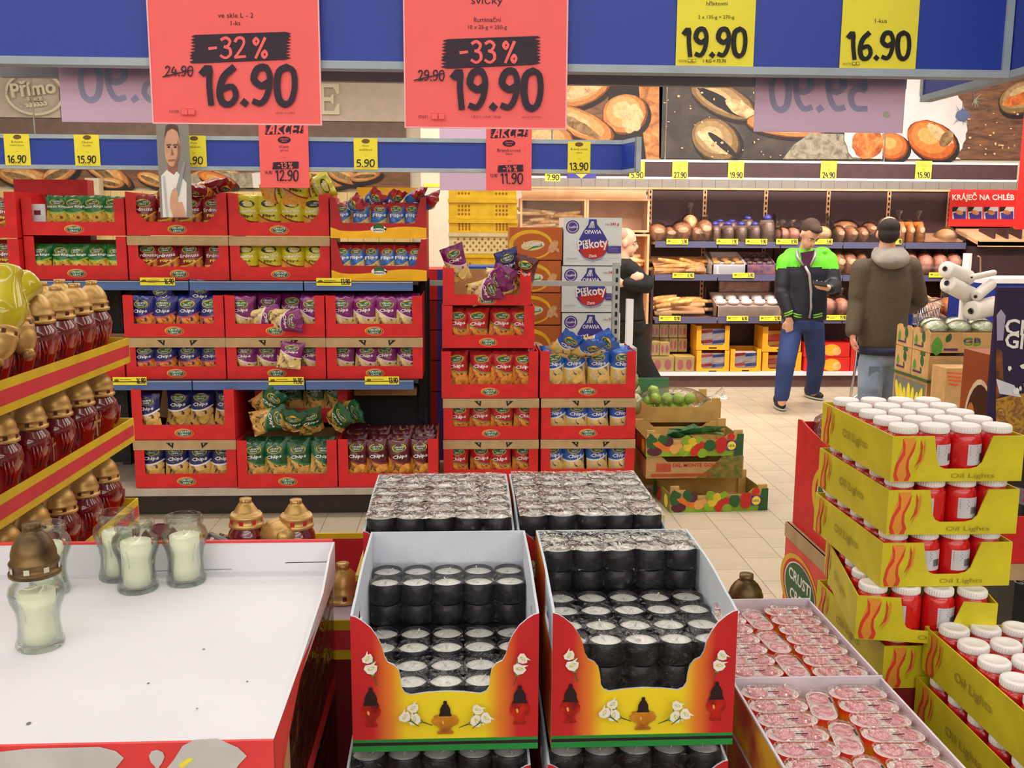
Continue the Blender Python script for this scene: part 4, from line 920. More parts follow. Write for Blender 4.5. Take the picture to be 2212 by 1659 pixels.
# --- bottom deck
D0, D1, D2 = .178, .452, .74; bx = (-1.838, -1.27, -.705, -.14)
c = carton(bx[0], bx[1] - .005, D0, D1, 5.42, .5, 'lower red carton of navy chips on the bottom deck', band=.055, pb=.08); fill(c, 'navy chips', 4, 'lower navy carton', dz=.03)
c = carton(bx[0], bx[1] - .005, D1 + .003, D2, 5.42, .5, 'open red carton of navy chips on the bottom deck', pb=.085); fill(c, 'navy chips', 4, 'open navy carton', 2, skip=((0, 1), (0, 2), (0, 3), (1, 0)), dz=.04)
b = B(); b.box((0, 0, 0), (.13, .006, .2), KRAFT); tag(b.obj('loose_flap', None, (-1.75, 5.6, D1 + .1), (0, .2, .3)), 'brown card flap standing inside the open navy chips carton', 'card')
c = carton(bx[1] + .005, bx[2] - .004, D0, D1, 5.40, .5, 'lower red carton heaped with dark green chips on the bottom deck', pb=.08); fill(c, 'dark green chips', 4, 'lower dark green carton', 2, dz=.04)
c = carton(bx[1] + .06, bx[2] + .03, D1 + .05, D2 + .02, 5.66, .36, 'upper red carton of dark green chips set back on the bottom deck', pb=.085); fill(c, 'dark green chips', 4, 'upper dark green carton', dz=.05)
for k, (x, y, z, r_) in enumerate(((-1.2, 5.5, .53, (.2, 1.35, .1)), (-1.17, 5.56, .60, (.7, .7, .3)), (-.98, 5.5, .50, (.9, .2, .2)), (-.74, 5.52, .52, (.6, .9, -.3)), (-.66, 5.56, .58, (.9, 1.2, -.2)), (-.86, 5.54, .47, (.7, -.2, .2)))): bag('dark green chips', (x, y, z), r_, f'dark green chip bag tumbled over the lower carton, {ORD[k]} in the heap')
c = carton(bx[2] + .004, bx[3], D0, D1 + .005, 5.40, .5, 'red carton packed with maroon chips on the bottom deck', pb=.08); fill(c, 'maroon chips', 4, 'maroon carton', 4, dz=.05)
b = B(); b.box((-.66, 5.9, .62), (-.28, 6.02, .66), KRAFT); b.box((-.6, 5.85, .66), (-.32, 6.0, .7), mat('bread print', (190, 150, 90), .6)); tag(b.obj('back_carton'), 'low brown carton deep in the dark gap over maroon chips', 'carton')

# ================================================================== two free standing stacks right of the shelving
PAL = mat('pallet wood', (160, 126, 86), .8)
for x0, nm in ((-.12, 'red chips'), (.455, 'bright blue chips')):
    t = thing('pallet', f'wooden pallet under the stack of {nm}', 'pallet', (x0 + .005, 5.6, 0))
    for k in range(3): b = B(); b.box((.0, .12 * k * 1.3, .12), (.555, .12 * k * 1.3 + .09, .145), PAL); b.obj('top_board', t)
    for k in range(3): b = B(); b.box((.02 + k * .22, 0, .0), (.1 + k * .22, .4, .12), PAL); b.obj('bearer', t)
    z = .147
    lv = [(.405, .235), (.65, .242)]
    s = 'red chips' if x0 < 0 else 'bright blue chips'
    X0_, X1_ = x0, x0 + .568
    c = carton(X0_ + .01, X1_, .147, .405, 5.6, .4, f'lowest visible red carton in the stack of {s}', band=.055, pb=.078); fill(c, s, 4, 'lowest stack carton')
    c = carton(X0_ + .01, X1_, .408, .652, 5.6, .4, f'second red carton from below in the stack of {s}', band=.055, pb=.078); fill(c, s, 4, 'second stack carton', sz=.95)
    c = carton(X0_, X1_ - .005, .655, .93, 5.6, .4, f'open topped red carton in the stack of {s}', pb=.082); fill(c, s, 4, 'open stack carton', 2, dz=.055)
    if x0 < 0:
        c = carton(X0_ + .005, X1_ - .03, .95, 1.195, 5.6, .4, 'red carton under the topmost one in the red chips stack', pb=.075, a=.06); fill(c, s, 4, 'fourth stack carton')
        c = carton(X0_ + .01, X1_ - .05, 1.198, 1.41, 5.6, .4, 'topmost red carton with loose purple bags in the red chips stack', pb=.062, a=.065)
        for k, (x, y, z, r_, kd) in enumerate(((.0, 5.72, 1.33, (.1, -.35, .1), 'purple chips'), (.12, 5.68, 1.27, (.9, .9, .2), 'purple chips'), (.2, 5.66, 1.25, (.5, .4, -.2), 'purple chips'), (.04, 5.66, 1.25, (.7, 1.2, .2), 'purple chips'), (.3, 5.7, 1.25, (.5, -.9, .3), 'purple chips'), (.34, 5.68, 1.28, (.3, .25, -.2), 'maroon chips'), (.3, 5.72, 1.31, (.2, -.3, .1), 'blue orange chips'), (.16, 5.7, 1.34, (1.2, 1.3, 0), 'purple chips'))): bag(kd, (x, y, z), r_, f'{kd.split()[0]} snack bag tumbled in the topmost carton, {ORD[k]} in the heap')
        b = B(); b.box((.55, 0, 0), (-.0, .004, .04), TAN); b.obj('card_lip', None, (0, 5.595, .932)) if 0 else None
    else:
        for k, (x, z, r_) in enumerate(((.55, .9, (.8, .5, .2)), (.72, .93, (.8, 1.0, .2)), (.68, .9, (1.1, .2, .4)))): bag('bright blue chips', (x, 5.68, z), r_, f'bright blue chip bag lying across the top of its stack, {ORD[k]} from left')
# ================================================================== second blue header with signs
Y2 = 5.5
zT, zB2 = U(670, 296, Y2).z, U(670, 370, Y2).z; xl, xr = U(-80, 330, Y2).x, U(1343, 340, Y2).x
hd = thing('price_header', 'blue overhead price header above the snack shelving', 'header')
b = B(); b.box((xl, Y2, zB2 + .022), (xr, Y2 + .03, zT - .022), BLUE); b.obj('panel', hd)
for z in (zB2, zT - .022):
    b = B(); b.box((xl, Y2 - .006, z), (xr, Y2 + .036, z + .022), TRIM); b.obj('trim_strip', hd)
xe_, ye_ = U(1374, 340, 5.28).x, 5.28
f3 = FR((xr, Y2, zB2), (xe_ - xr, ye_ - Y2, 0), (0, 0, 1), (.02, .004, 0)); Hh = zT - zB2
b = B(); b.prism([(0, .022), (1, .022), (1, Hh - .022), (0, Hh - .022)], f3, 1, BLUE); b.obj('end_panel', hd)
for v in (0, Hh - .022): b = B(); b.prism([(0, v), (1, v), (1, v + .022), (0, v + .022)], f3, 1.2, TRIM); b.obj('trim_strip', hd)
b = B(); b.prism([(.9, 0), (1.03, 0), (1.03, Hh), (.9, Hh)], f3, 1.3, TRIM); b.obj('end_trim', hd)
for x in (-2.3, -.9, .5):
    b = B(); b.tube([(x, Y2 + .02, zT), (x, Y2 + .02, 3.95)], .004, CHROME, 6); b.obj('hanger_wire', hd)
fr2 = PX(Y2 - .008)
def small_tag(x, y0, y1, price, w1, w2, lab):
    x0, x1 = x - 25, x + 25; p, q = U(x0, y1, Y2 - .008), U(x1, y0, Y2 - .008); b = B(); b.box((p.x, Y2 - .008, p.z), (q.x, Y2 - .003, q.z), YEL); h = y1 - y0
    b.pe((x, y0 + h * .09), (9, 5), fr2, GREYINK, 0, 14); b.pt(w1, (x, y0 + h * .24), 5, fr2, GREYINK, yup=-1, res=1); b.pt(w2, (x, y0 + h * .36), 5, fr2, GREYINK, yup=-1, res=1); b.pt('150-g', (x, y0 + h * .56), 2.5, fr2, GREYINK, yup=-1, res=1)
    b.pd(price, x - 21, x + 20, y0 + h * .92, y0 + h * .68, fr2, INK, .15); b.pt('1 KG = 96.70', (x, y0 + h * .955), 2.2, fr2, INK, yup=-1, res=1)
    tag(b.obj('price_card'), lab, 'price card')
for x, y, p_, a_, c_ in ((37, 290, '16.90', 'Bohémia', 'Dětské křupky'), (188, 291, '15.90', 'Cibulové', 'kroužky'), (419, 293, '4.90', 'Křupky', 'arašídové'), (790, 299, '5.90', 'Křupky', 'arašídové'), (1251, 306, '13.90', 'Bramborové', 'chipsy')):
    small_tag(x, y, y + 67, p_, a_, c_, f'yellow price card {num(p_)} in the blue header above the snacks, marked {a_.lower()}')
NEON = mat('neon red inner', (255, 100, 96), .5, var=.015)
def akce(x0, x1, y0, y1, pct, old, new, a_, c_, lab):
    Y = Y2 - .02; fr_ = PX(Y); p, q = U(x0, y1, Y), U(x1, y0, Y); b = B(); b.box((p.x, Y, p.z), (q.x, Y + .005, q.z + .05), PINK); w_, h = x1 - x0, y1 - y0; cx = (x0 + x1) / 2
    b.patch(x0 + w_ * .08, x1 - w_ * .08, y0 + h * .17, y0 - h * .03, fr_, INK); b.pd('AKCE!', x0 + w_ * .14, x1 - w_ * .14, y0 + h * .155, y0 + h * .0, fr_, PINK, .2, shear=-.12)
    b.pe((cx, y0 + h * .25), (w_ * .14, h * .055), fr_, INK, 0, 16); b.pt('CRUSTI', (cx, y0 + h * .235), 3, fr_, PINK, True, 18, yup=-1, res=1); b.pt('CROC', (cx, y0 + h * .27), 3, fr_, PINK, True, 12, yup=-1, res=1)
    b.pt(a_, (cx, y0 + h * .36), 7, fr_, INK, yup=-1, res=1); b.pt(c_, (cx, y0 + h * .42), 6, fr_, INK, yup=-1, res=1); b.pt('100-g', (cx, y0 + h * .53), 3, fr_, INK, yup=-1, res=1)
    b.patch(x0 + w_ * .24, x1 - w_ * .18, y0 + h * .715, y0 + h * .59, fr_, INK); b.pd(pct, x0 + w_ * .36, x1 - w_ * .32, y0 + h * .70, y0 + h * .605, fr_, PINK, .15)
    b.pd(old, x0 + w_ * .09, x0 + w_ * .25, y0 + h * .79, y0 + h * .74, fr_, INK, .14); b.pd(new, x0 + w_ * .31, x1 - w_ * .19, y0 + h * .9, y0 + h * .73, fr_, INK, .13)
    tag(b.obj('neon_sign'), lab, 'sign')
akce(563, 665, 268, 405, '-13 %', '14.90', '12.90', 'Křupky', 'sýrové', 'small neon red sign with minus 13 percent hanging above yellow flips')
akce(1050, 1149, 276, 411, '-14 %', '13.90', '11.90', 'Bramborové', 'chipsy', 'small neon red sign with minus 14 percent hanging above the yellow crates')
LAV = paper('lilac paper back', (240, 226, 244)); LAVD = paper('lilac show-through print', (196, 214, 232))
p, q = U(950, 411, 5.75), U(1052, 262, 5.75); b = B(); b.box((p.x, 5.75, p.z), (q.x, 5.755, q.z), LAV); tag(b.obj('price_sign'), 'pale lilac back of a paper sign behind the snack header', 'sign')
# chef card hanging in front of the peanut flips
Yk = 5.38; fk = PX(Yk); p, q = U(347, 470, Yk), U(404, 215, Yk); b = B()
KG = gmat('grey studio print', 2, [(-.2, (170, 166, 160)), (.1, (192, 188, 180)), (.5, (140, 136, 130))])
SK = mat('printed skin', (214, 164, 138), .6); SKD = mat('printed skin dark', (150, 104, 86), .6); HAIRP = mat('printed hair', (92, 74, 62), .6); KNI = mat('printed knife', (150, 156, 162), .5)
b.box((p.x, Yk, p.z), (q.x, Yk + .006, q.z), KG)
b.pp([(348, 380), (362, 365), (384, 372), (403, 395), (403, 469), (352, 469)], fk, WINK); b.pp([(362, 340), (384, 340), (384, 366), (376, 378), (362, 368)], fk, SKD)
b.pe((372, 318), (17, 42), fk, SK, 0); b.pp([(355, 300), (358, 272), (370, 266), (384, 272), (389, 300), (384, 284), (372, 278), (360, 284)], fk, HAIRP)
for x in (365, 379): b.pp([(x - 5, 312), (x + 5, 311), (x + 5, 314), (x - 5, 315)], fk, HAIRP); b.pe((x, 318), (3, 1.8), fk, BLK, 0, 10)
b.pp([(371, 318), (376, 334), (370, 336)], fk, SKD); b.pp([(364, 345), (379, 344), (379, 347), (364, 348)], fk, SKD); b.pp([(384, 300), (389, 318), (386, 345), (376, 360), (384, 335)], fk, SKD)
b.pp([(398, 345), (402, 352), (386, 425), (377, 420)], fk, KNI); b.pe((376, 432), (8, 26), fk, SK, .1); b.pp([(370, 440), (394, 436), (403, 469), (374, 469)], fk, SK); b.pp([(352, 380), (356, 380), (364, 469), (360, 469)], fk, mat('printed jacket fold', (196, 194, 198), .6))
b.tube([((p.x + q.x) / 2, Yk + .003, q.z), ((p.x + q.x) / 2, Yk + .003, 3.95)], .002, CHROME, 5)
tag(b.obj('portrait_card'), 'narrow hanging card showing a man in white holding a large knife', 'sign')

# ================================================================== crates and cartons behind the stacks
YC2 = mat('yellow plastic crate', (250, 204, 44), .4, coat=.2); CRM = mat('cream plastic crate', (240, 224, 168), .4, coat=.2); HOLE = mat('crate hole shade', (176, 120, 20), .7)
Yc = 7.6
def crate(x0, x1, y0, y1, m, lab, holes, txt=None):
    p, q = U(x0, y1, Yc), U(x1, y0, Yc); W_, H_ = q.x - p.x, q.z - p.z
    t = thing('bread_crate', lab, 'crate', (p.x, Yc, p.z)); f = lambda u, v, w_: (u, .012 - w_, v)
    b = B(); b.box((0, .012, 0), (W_, .02, H_ - .002), m); e = .0006
    for u, v in holes(W_, H_): b.pe((u, v), (.009, .011), f, HOLE, 0, 8, .00005)
    if txt: b.pt(txt, (W_ / 2, H_ * .55), .04, lambda u, v, w_: (u, .005 - w_, v), REDINK, True, .17)
    b.obj('front_wall', t)
    b = B(); b.box((-.006, 0, H_ - .03), (W_ + .006, .02, H_ - .002), m); b.obj('rim', t); b = B(); b.box((0, .002, 0), (W_, .02, .014), m); b.obj('foot_rail', t)
    for x in (0, W_ - .01): b = B(); b.box((x, .02, 0), (x + .01, .4, H_ - .002), m); b.obj('side_wall', t)
    b = B(); b.box((.01, .39, 0), (W_ - .01, .4, H_ - .002), m); b.obj('back_wall', t)
H4 = lambda W_, H_: [(W_ * (.15 + .05 * i) + (W_ * .55 if s_ else 0), H_ * (.24 + .2 * j)) for i in range(4) for j in range(3) for s_ in (0, 1)]
HD = lambda W_, H_: [(W_ * (.1 + .1 * i + .05 * (j % 2)), H_ * (.18 + .17 * j)) for i in range(9) for j in range(4)]
crate(969, 1116, 382, 429, YC2, 'topmost yellow bread crate under the small neon sign', H4, 'PENAM'); crate(969, 1117, 430, 473, YC2, 'second yellow bread crate from the top', H4); crate(970, 1117, 474, 502, YC2, 'shallow yellow bread crate above the cream one', H4)
crate(970, 1101, 503, 548, CRM, 'cream bread crate in the stack of yellow crates', HD); crate(972, 1116, 549, 606, YC2, 'lowest seen yellow bread crate under the cream one', H4); crate(972, 1116, 607, 942, YC2, 'hidden yellow bread crate carrying the whole stack', H4)
Yb = 6.6
OR = mat('orange carton', (206, 112, 44), .5, c2=(186, 92, 36), scale=1.5); ORY = mat('orange yellow print', (240, 190, 36), .5); BISC = mat('biscuit print', (226, 178, 128), .6, c2=(206, 150, 104), scale=60)
WB = mat('white carton', (222, 230, 232), .55, var=.015)
def box_thing(name, x0, x1, y0, y1, Y, D, m, lab, prints, cat='carton'):
    p, q = U(x0, y1, Y), U(x1, y0, Y); t = thing(name, lab, cat, (p.x, Y, p.z)); W_, H_ = q.x - p.x, q.z - p.z
    b = B(); b.box((0, 0, 0), (W_, D, H_ - .002), m); b.obj('body', t)
    b = B(); prints(b, lambda u, v, w_: (u * W_, -.0005 - w_, v * H_), W_ / H_); b.obj('print', t)
    return t
def biscuit_or(b, f, a):
    b.pe((.4, .46), (.42, .46), f, ORY, 0, 32); b.pe((.42, .44), (.36, .37), f, OR, 0, 32)
    b.pe((.44, .44), (.23, .15), f, mat('pale glow', (236, 214, 150), .6), .25, 24); b.pp([(.3, .26), (.42, .34), (.62, .42), (.6, .5), (.45, .42), (.33, .3)], f, mat('leaf green print', (58, 150, 60), .5)); b.pt('LaCistara', (.46, .5), .16, f, WINK, True, .38, rot=.12)
    for c, r_ in (((.85, .4), .45), ((.8, .42), .5)): b.pe(c, (.05, .2), f, BISC, -.3, 16)
    b.pe((.9, .32), (.035, .1), f, BISC, .4, 12)
def biscuit_wh(b, f, a):
    VI = mat('violet seal', (86, 62, 150), .5)
    b.pe((.15, .8), (.115, .14), f, VI); b.pe((.15, .8), (.09, .11), f, WINK); b.pe((.15, .8), (.08, .1), f, VI); b.pt('Tradiční', (.15, .8), .05, f, WINK, True, .15, rot=.1)
    b.pp([(.43, .96), (.56, .96), (.57, .86), (.66, .72), (.74, .56), (.77, .42), (.74, .28), (.66, .17), (.5, .12), (.36, .17), (.27, .28), (.24, .42), (.27, .56), (.34, .72), (.42, .86)], f, BLUEINK)
    b.pp([(.27, .33), (.73, .45), (.73, .28), (.64, .18), (.5, .13), (.36, .18)], f, REDINK); b.pp([(.28, .24), (.36, .14), (.5, .08), (.66, .13), (.74, .26), (.64, .17), (.5, .12), (.36, .17)], f, mat('grey shadow print', (150, 156, 184), .5))
    b.pt('OPAVIA', (.5, .7), .085, f, WINK, True, .29); b.pt('Piškoty', (.51, .42), .26, f, REDINK, True, .54, rot=.12); b.pt('Piškoty', (.5, .425), .25, f, WINK, True, .52, rot=.12); b.pt('Zlaté', (.5, .2), .06, f, WINK, True, .14, rot=.06)
    for k in range(4): b.pp([(.42 + .03 * k, .78), (.435 + .03 * k, .78), (.48 + .01 * k, .92), (.47 + .01 * k, .92)], f, WINK)
    b.pt('16x', (.75, .86), .045, f, GREYINK, False, .07); b.pt('240 g', (.87, .86), .07, f, REDINK, True, .15)
    b.pp([(.75, .26), (.99, .26), (.99, .41), (.75, .41)], f, BLUEINK)
    for k in range(4): b.pp([(.77, .29 + .03 * k), (.95 - .03 * (k % 2), .29 + .03 * k), (.95 - .03 * (k % 2), .3 + .03 * k), (.77, .3 + .03 * k)], f, LAV)
    for k, (x, y, w_) in enumerate(((.04, .15, .2), (.04, .13, .2), (.28, .1, .5), (.68, .15, .28))): b.pp([(x, y), (x + w_, y), (x + w_, y + .008), (x, y + .008)], f, TRIM)
for k, (a_, c_) in enumerate(((491, 561), (563, 631), (633, 701), (703, 790), (792, 880), (882, 1006))): box_thing('biscuit_carton', 1101 - 3 * (k > 0), 1215 - 3 * (k > 0), a_, c_, Yb, .3, OR, f'orange sponge biscuit carton, {ORD[k]} from the top of its stack', biscuit_or)
for k, (a_, c_) in enumerate(((470, 573), (575, 674), (676, 775), (777, 880), (882, 1007))): box_thing('biscuit_carton', 1217 - 4 * (k > 0), 1344 - 4 * (k > 0), a_, c_, Yb - .02, .34, WB, f'white sponge biscuit carton, {ORD[k]} from the top of its stack', biscuit_wh)
t = thing('shelf_rack', 'pale slotted shelf upright with cross bar before the biscuit cartons', 'shelf frame')
p = U(1333, 567, 6.2); b = B(); b.box((p.x - .022, 6.2, 0), (p.x + .022, 6.25, p.z), STEEL)
for k in range(24): b.box((p.x - .006, 6.197, p.z - .07 - k * .055), (p.x + .008, 6.2, p.z - .04 - k * .055), BLACKM)
b.obj('slotted_upright', t)
q = U(905, 606, 6.2); b = B(); b.box((q.x, 6.19, q.z - .032), (p.x - .022, 6.22, q.z), STEEL); b.obj('cross_bar', t)
b = B(); b.box((q.x, 6.21, 0), (q.x + .04, 6.25, q.z), STEEL); b.obj('slotted_upright', t)
for k, (a_, c_) in enumerate(((581, 605), (606, 648), (649, 712), (713, 778), (779, 845), (846, 1034))):
    p, q = U(906, c_, 6.3), U(960, a_, 6.3); b = B(); b.box((p.x, 6.3, p.z), (q.x, 6.7, q.z - .003), RED2 if k > 1 else RED); b.pp([(p.x + (q.x - p.x) * .72, p.z), (q.x, p.z), (q.x, q.z - .003), (p.x + (q.x - p.x) * .72, q.z - .003)], lambda u, v, w_: (u, 6.2995 - w_, v), BLUEINK)
    tag(b.obj('red_carton'), f'red and blue carton in the gap beside the snack shelving, {ORD[k]} from the top', 'carton')
p, q = U(985, 650, 6.35), U(1085, 576, 6.35); b = B(); b.box((p.x, 6.35, 0), (q.x, 6.7, q.z), mat('blue carton', (30, 84, 170), .5)); tag(b.obj('blue_carton'), 'blue carton edge behind the tumbled purple bags', 'carton')
p = U(1352, 645, 7.0); b = B(); q = U(1366, 745, 7.2); b.prism([(0, 0), (1, 0), (1, .94), (0, 1)], FR((p.x, 7.0, q.z), (q.x - p.x, .25, 0), (0, 0, p.z - q.z), (.01, -.004, 0)), 1, WHITE); tag(b.obj('white_panel'), 'upright white card panel before the legs of the man in black', 'card')
b = B(); b.box((p.x - .04, 7.0, 0), (q.x, 7.3, q.z), STEEL); tag(b.obj('shelf_end'), 'low grey shelf end carrying the white card panel', 'shelf end')
# ================================================================== people
def fuse(b, voxel, it, mats, fn, name):
    o = b.obj('tmp'); m = o.modifiers.new('r', 'REMESH'); m.mode = 'VOXEL'; m.voxel_size = voxel
    if it: s = o.modifiers.new('s', 'SMOOTH'); s.iterations = it; s.factor = .5
    dg = bpy.context.evaluated_depsgraph_get(); me = bpy.data.meshes.new_from_object(o.evaluated_get(dg))
    old = o.data; bpy.data.objects.remove(o); bpy.data.meshes.remove(old)
    me.name = name; me.materials.clear()
    for q in mats: me.materials.append(q)
    for p in me.polygons: p.use_smooth = True; p.material_index = fn(p.center) if fn else 0
    return me
def limb(b, pts, m, n=12):
    """tapering limb with rounded joints: [(point, radius)]"""
    P = [Vector(p) for p, r in pts]; rr = [r for p, r in pts]; path = []; rad = []
    for i in range(len(P) - 1):
        k = 5
        for j in range(k + (i == len(P) - 2)):
            t = j / k; path.append(P[i].lerp(P[i + 1], t)); rad.append(rr[i] + (rr[i + 1] - rr[i]) * t)
    b.tube(path, rad, m, n)
    for p, r in zip(P, rr): b.ell(p, (r, r, r), m, n, 8)
def hand(b, wrist, d, up, m, s=1.0, curl=.6, mirror=1):
    """palm, four bent fingers of unequal length and a thumb; d = pointing direction, up = back of the hand"""
    w_ = Vector(wrist); d = Vector(d).normalized(); up = Vector(up); up = (up - d * up.dot(d)).normalized(); sd = d.cross(up) * mirror
    Rm = Matrix((sd, d, up)).transposed()
    b.ell(w_ + d * .045 * s, (.042 * s, .056 * s, .018 * s), m, 12, 8, Rm)
    for k, L_ in enumerate((.068, .078, .072, .056)):
        o = w_ + d * .085 * s + sd * (.028 - .0185 * k) * s; p = [o - d * .02 * s, o]; a = 0; q = o
        for f in (.45, .32, .23):
            a += curl * .75; q = q + (d * math.cos(a) - up * math.sin(a)) * L_ * f * s; p.append(q)
        b.tube(p, [.0095 * s, .0095 * s, .009 * s, .008 * s, .0065 * s], m, 8)
    o = w_ + d * .03 * s + sd * .034 * s
    b.tube([o - sd * .012 * s, o + (sd * .6 + d * .7) * .03 * s, o + (sd * .45 + d * .9 - up * .25) * .055 * s, o + (sd * .2 + d - up * .4) * .078 * s], [.012 * s, .0115 * s, .010 * s, .008 * s], m, 8)
def head(b, c, f, m, s=1.0, tilt=0):
    """skull, jaw, nose, lips, brow, ears; f = facing direction (horizontal), tilt = bowing"""
    c = Vector(c); f = Vector(f).normalized(); u = Vector((0, 0, 1)); sd = f.cross(u)
    Rt = Matrix.Rotation(tilt, 3, sd); F_ = Rt @ f; Uu = Rt @ u; Rm = Matrix((sd, F_, Uu)).transposed()
    P = lambda x, y, z: c + (sd * x + F_ * y + Uu * z) * s
    b.ell(P(0, -.012, .03), (.077 * s, .098 * s, .094 * s), m, 16, 12, Rm)
    b.ell(P(0, .02, -.05), (.056 * s, .068 * s, .07 * s), m, 14, 10, Rm); b.ell(P(0, .062, -.098), (.026 * s, .022 * s, .02 * s), m, 10, 8, Rm)
    b.ell(P(0, .075, .018), (.055 * s, .018 * s, .014 * s), m, 10, 6, Rm)
    b.tube([P(0, .082, .012), P(0, .1, -.018), P(0, .106, -.032)], [.009 * s, .013 * s, .016 * s], m, 8); b.ell(P(0, .104, -.032), (.017 * s, .013 * s, .012 * s), m, 8, 6, Rm)
    b.ell(P(0, .082, -.06), (.026 * s, .012 * s, .007 * s), m, 10, 6, Rm); b.ell(P(0, .08, -.071), (.022 * s, .011 * s, .007 * s), m, 10, 6, Rm)
    for k in (-1, 1): b.ell(P(.08 * k, -.008, -.012), (.012 * s, .022 * s, .033 * s), m, 8, 6, Rm)
    return P, Rm
SKIN = mat('skin', (222, 170, 142), .55, var=.03, scale=6); SKIN2 = mat('skin tanned', (214, 156, 128), .55, var=.03, scale=6)
EYEW = mat('eye white', (230, 226, 220), .3); EYED = mat('eye dark', (40, 28, 22), .3); LIP = mat('lips', (182, 112, 100), .5); HAIRB = mat('brown hair', (70, 52, 40), .75, bump=.8, bscale=160); HAIRD = mat('dark hair', (38, 28, 26), .7, bump=.8, bscale=160)
STUB = mat('shaved hair', (176, 138, 118), .8)
def face(t, P, Rm, s=1.0):
    for k in (-1, 1):
        b = B(); b.ell(P(.031 * k, .074, .0), (.0135 * s, .008 * s, .0075 * s), EYEW, 10, 6, Rm); b.ell(P(.031 * k, .0795, .0), (.0055 * s, .005 * s, .006 * s), EYED, 8, 6, Rm); b.obj('eye', t)
        b = B(); b.tube([P(.014 * k, .093, .02), P(.034 * k, .088, .027), P(.052 * k, .073, .02)], [.004, .005, .003], HAIRB, 6); b.obj('eyebrow', t)
    b = B(); b.ell(P(0, .0885, -.0655), (.024 * s, .008 * s, .0055 * s), LIP, 10, 6, Rm); b.obj('mouth', t)
JEANB = mat('blue jeans', (44, 62, 116), .8, var=.12, scale=5, bump=.25, bscale=30); JEANL = mat('washed pale jeans', (128, 144, 168), .8, var=.12, scale=5, bump=.25, bscale=30)
def shoe(b, heel, d, m, sole, s=1.0):
    h = Vector(heel); d = Vector(d).normalized(); sd = Vector((-d.y, d.x, 0)); Rm = Matrix((sd, d, Vector((0, 0, 1)))).transposed()
    b.ell(h + d * .1 * s + Vector((0, 0, .045)), (.045 * s, .15 * s, .045), m, 12, 8, Rm); b.ell(h + d * .02 * s + Vector((0, 0, .075)), (.045 * s, .06 * s, .06), m, 12, 8, Rm)
    b.ell(h + d * .1 * s + Vector((0, 0, .016)), (.05 * s, .16 * s, .016), sole, 14, 6, Rm)

# ---- the youth with the phone
Yt = 8.55; A = lambda x, y, Y=Yt: U(x, y, Y)
t = thing('person', 'youth in navy and lime green hooded jacket and blue jeans looking at his phone', 'person')
hc = A(1750, 506, 8.42); f = Vector((.25, -1, 0))
b = B(); P, Rm = head(b, hc, f, SKIN, .98, -.72)
limb(b, [(hc + Vector((0, .06, -.06)), .052), (A(1738, 548), .06), (A(1738, 580), .1)], SKIN)
b.loft([(A(1738, 690), .13, .09), (A(1738, 640), .135, .095), (A(1740, 590), .16, .1), (A(1740, 560), .15, .08), (A(1739, 545), .06, .06)], SKIN, 14)
wl, wr = A(1704, 687, 8.43), A(1788, 622, 8.22)
limb(b, [(A(1699, 565), .055), (A(1689, 632, 8.5), .045), (wl, .03)], SKIN); limb(b, [(A(1790, 562), .055), (A(1801, 622, 8.5), .045), (wr, .03)], SKIN)
hand(b, wr, Vector((-.9, -.25, .1)), Vector((.2, -.4, -1)), SKIN, 1, .75, 1); hand(b, wl, Vector((.15, .1, -1)), Vector((-.2, -1, 0)), SKIN, 1, .3)
al, ar = A(1689, 868, 8.40), A(1757, 846, 8.9)
limb(b, [(A(1714, 700), .08), (A(1698, 786, 8.42), .055), (al, .04)], SKIN); limb(b, [(A(1757, 700), .08), (A(1762, 775, 8.68), .055), (ar, .04)], SKIN)
link('body', fuse(b, .011, 2, [SKIN], None, 'body'), t); face(t, P, Rm, .98)
b = B(); hr = lambda x, y, z: P(x, y, z)
b.ell(P(0, -.03, .052), (.082, .088, .082), HAIRB, 16, 10, Rm, .03); b.ell(P(0, .03, .095), (.062, .06, .034), HAIRB, 14, 8, Rm, .05); b.ell(P(0, -.07, .0), (.07, .045, .07), HAIRB, 12, 8, Rm, .03)
link('hair', fuse(b, .01, 1, [HAIRB], None, 'hair'), t)
NAVY = mat('navy jacket cloth', (30, 32, 44), .45, bump=.35, bscale=14); LIME = mat('lime green jacket cloth', (98, 204, 40), .6, bump=.2, bscale=16); STRIPE = mat('lime cuff stripe', (112, 170, 50), .7); LIN = mat('plum shirt', (72, 28, 60), .8); ZIP = mat('grey zip', (170, 168, 162), .4, .4)
b = B(); b.loft([(A(1737, 692), .2, .125), (A(1737, 672), .205, .135), (A(1738, 630), .2, .135), (A(1740, 590), .215, .14), (A(1742, 562), .2, .125), (A(1741, 545), .13, .1), (A(1741, 536), .085, .085)], NAVY, 20)
limb(b, [(A(1697, 566), .082), (A(1688, 632, 8.5), .068), (A(1703, 678, 8.44), .05)], NAVY); limb(b, [(A(1789, 562), .082), (A(1802, 617, 8.48), .068), (A(1792, 624, 8.25), .052)], NAVY)
for x, y, q in ((1712, 546, .045), (1776, 543, .042)): b.ell(A(x, y, 8.57), (.075, .08, q), NAVY, 12, 8)
ygl, yst = A(1740, 578).z, (A(1740, 672).z, A(1740, 690).z)
def jm(c):
    if c.z > ygl + .02 * math.sin(c.x * 9) + .04 * (c.x - A(1740, 578).x): return 1
    return 0
JK = link('jacket', fuse(b, .014, 3, [NAVY, LIME], jm, 'jacket'), t)
b = B(); zp = [A(1739, 575, 8.40), A(1748, 592, 8.395), A(1752, 630, 8.395), A(1752, 665, 8.395), A(1748, 687, 8.40)]
b.tube(zp, .012, ZIP, 6); b.obj('zip', JK)
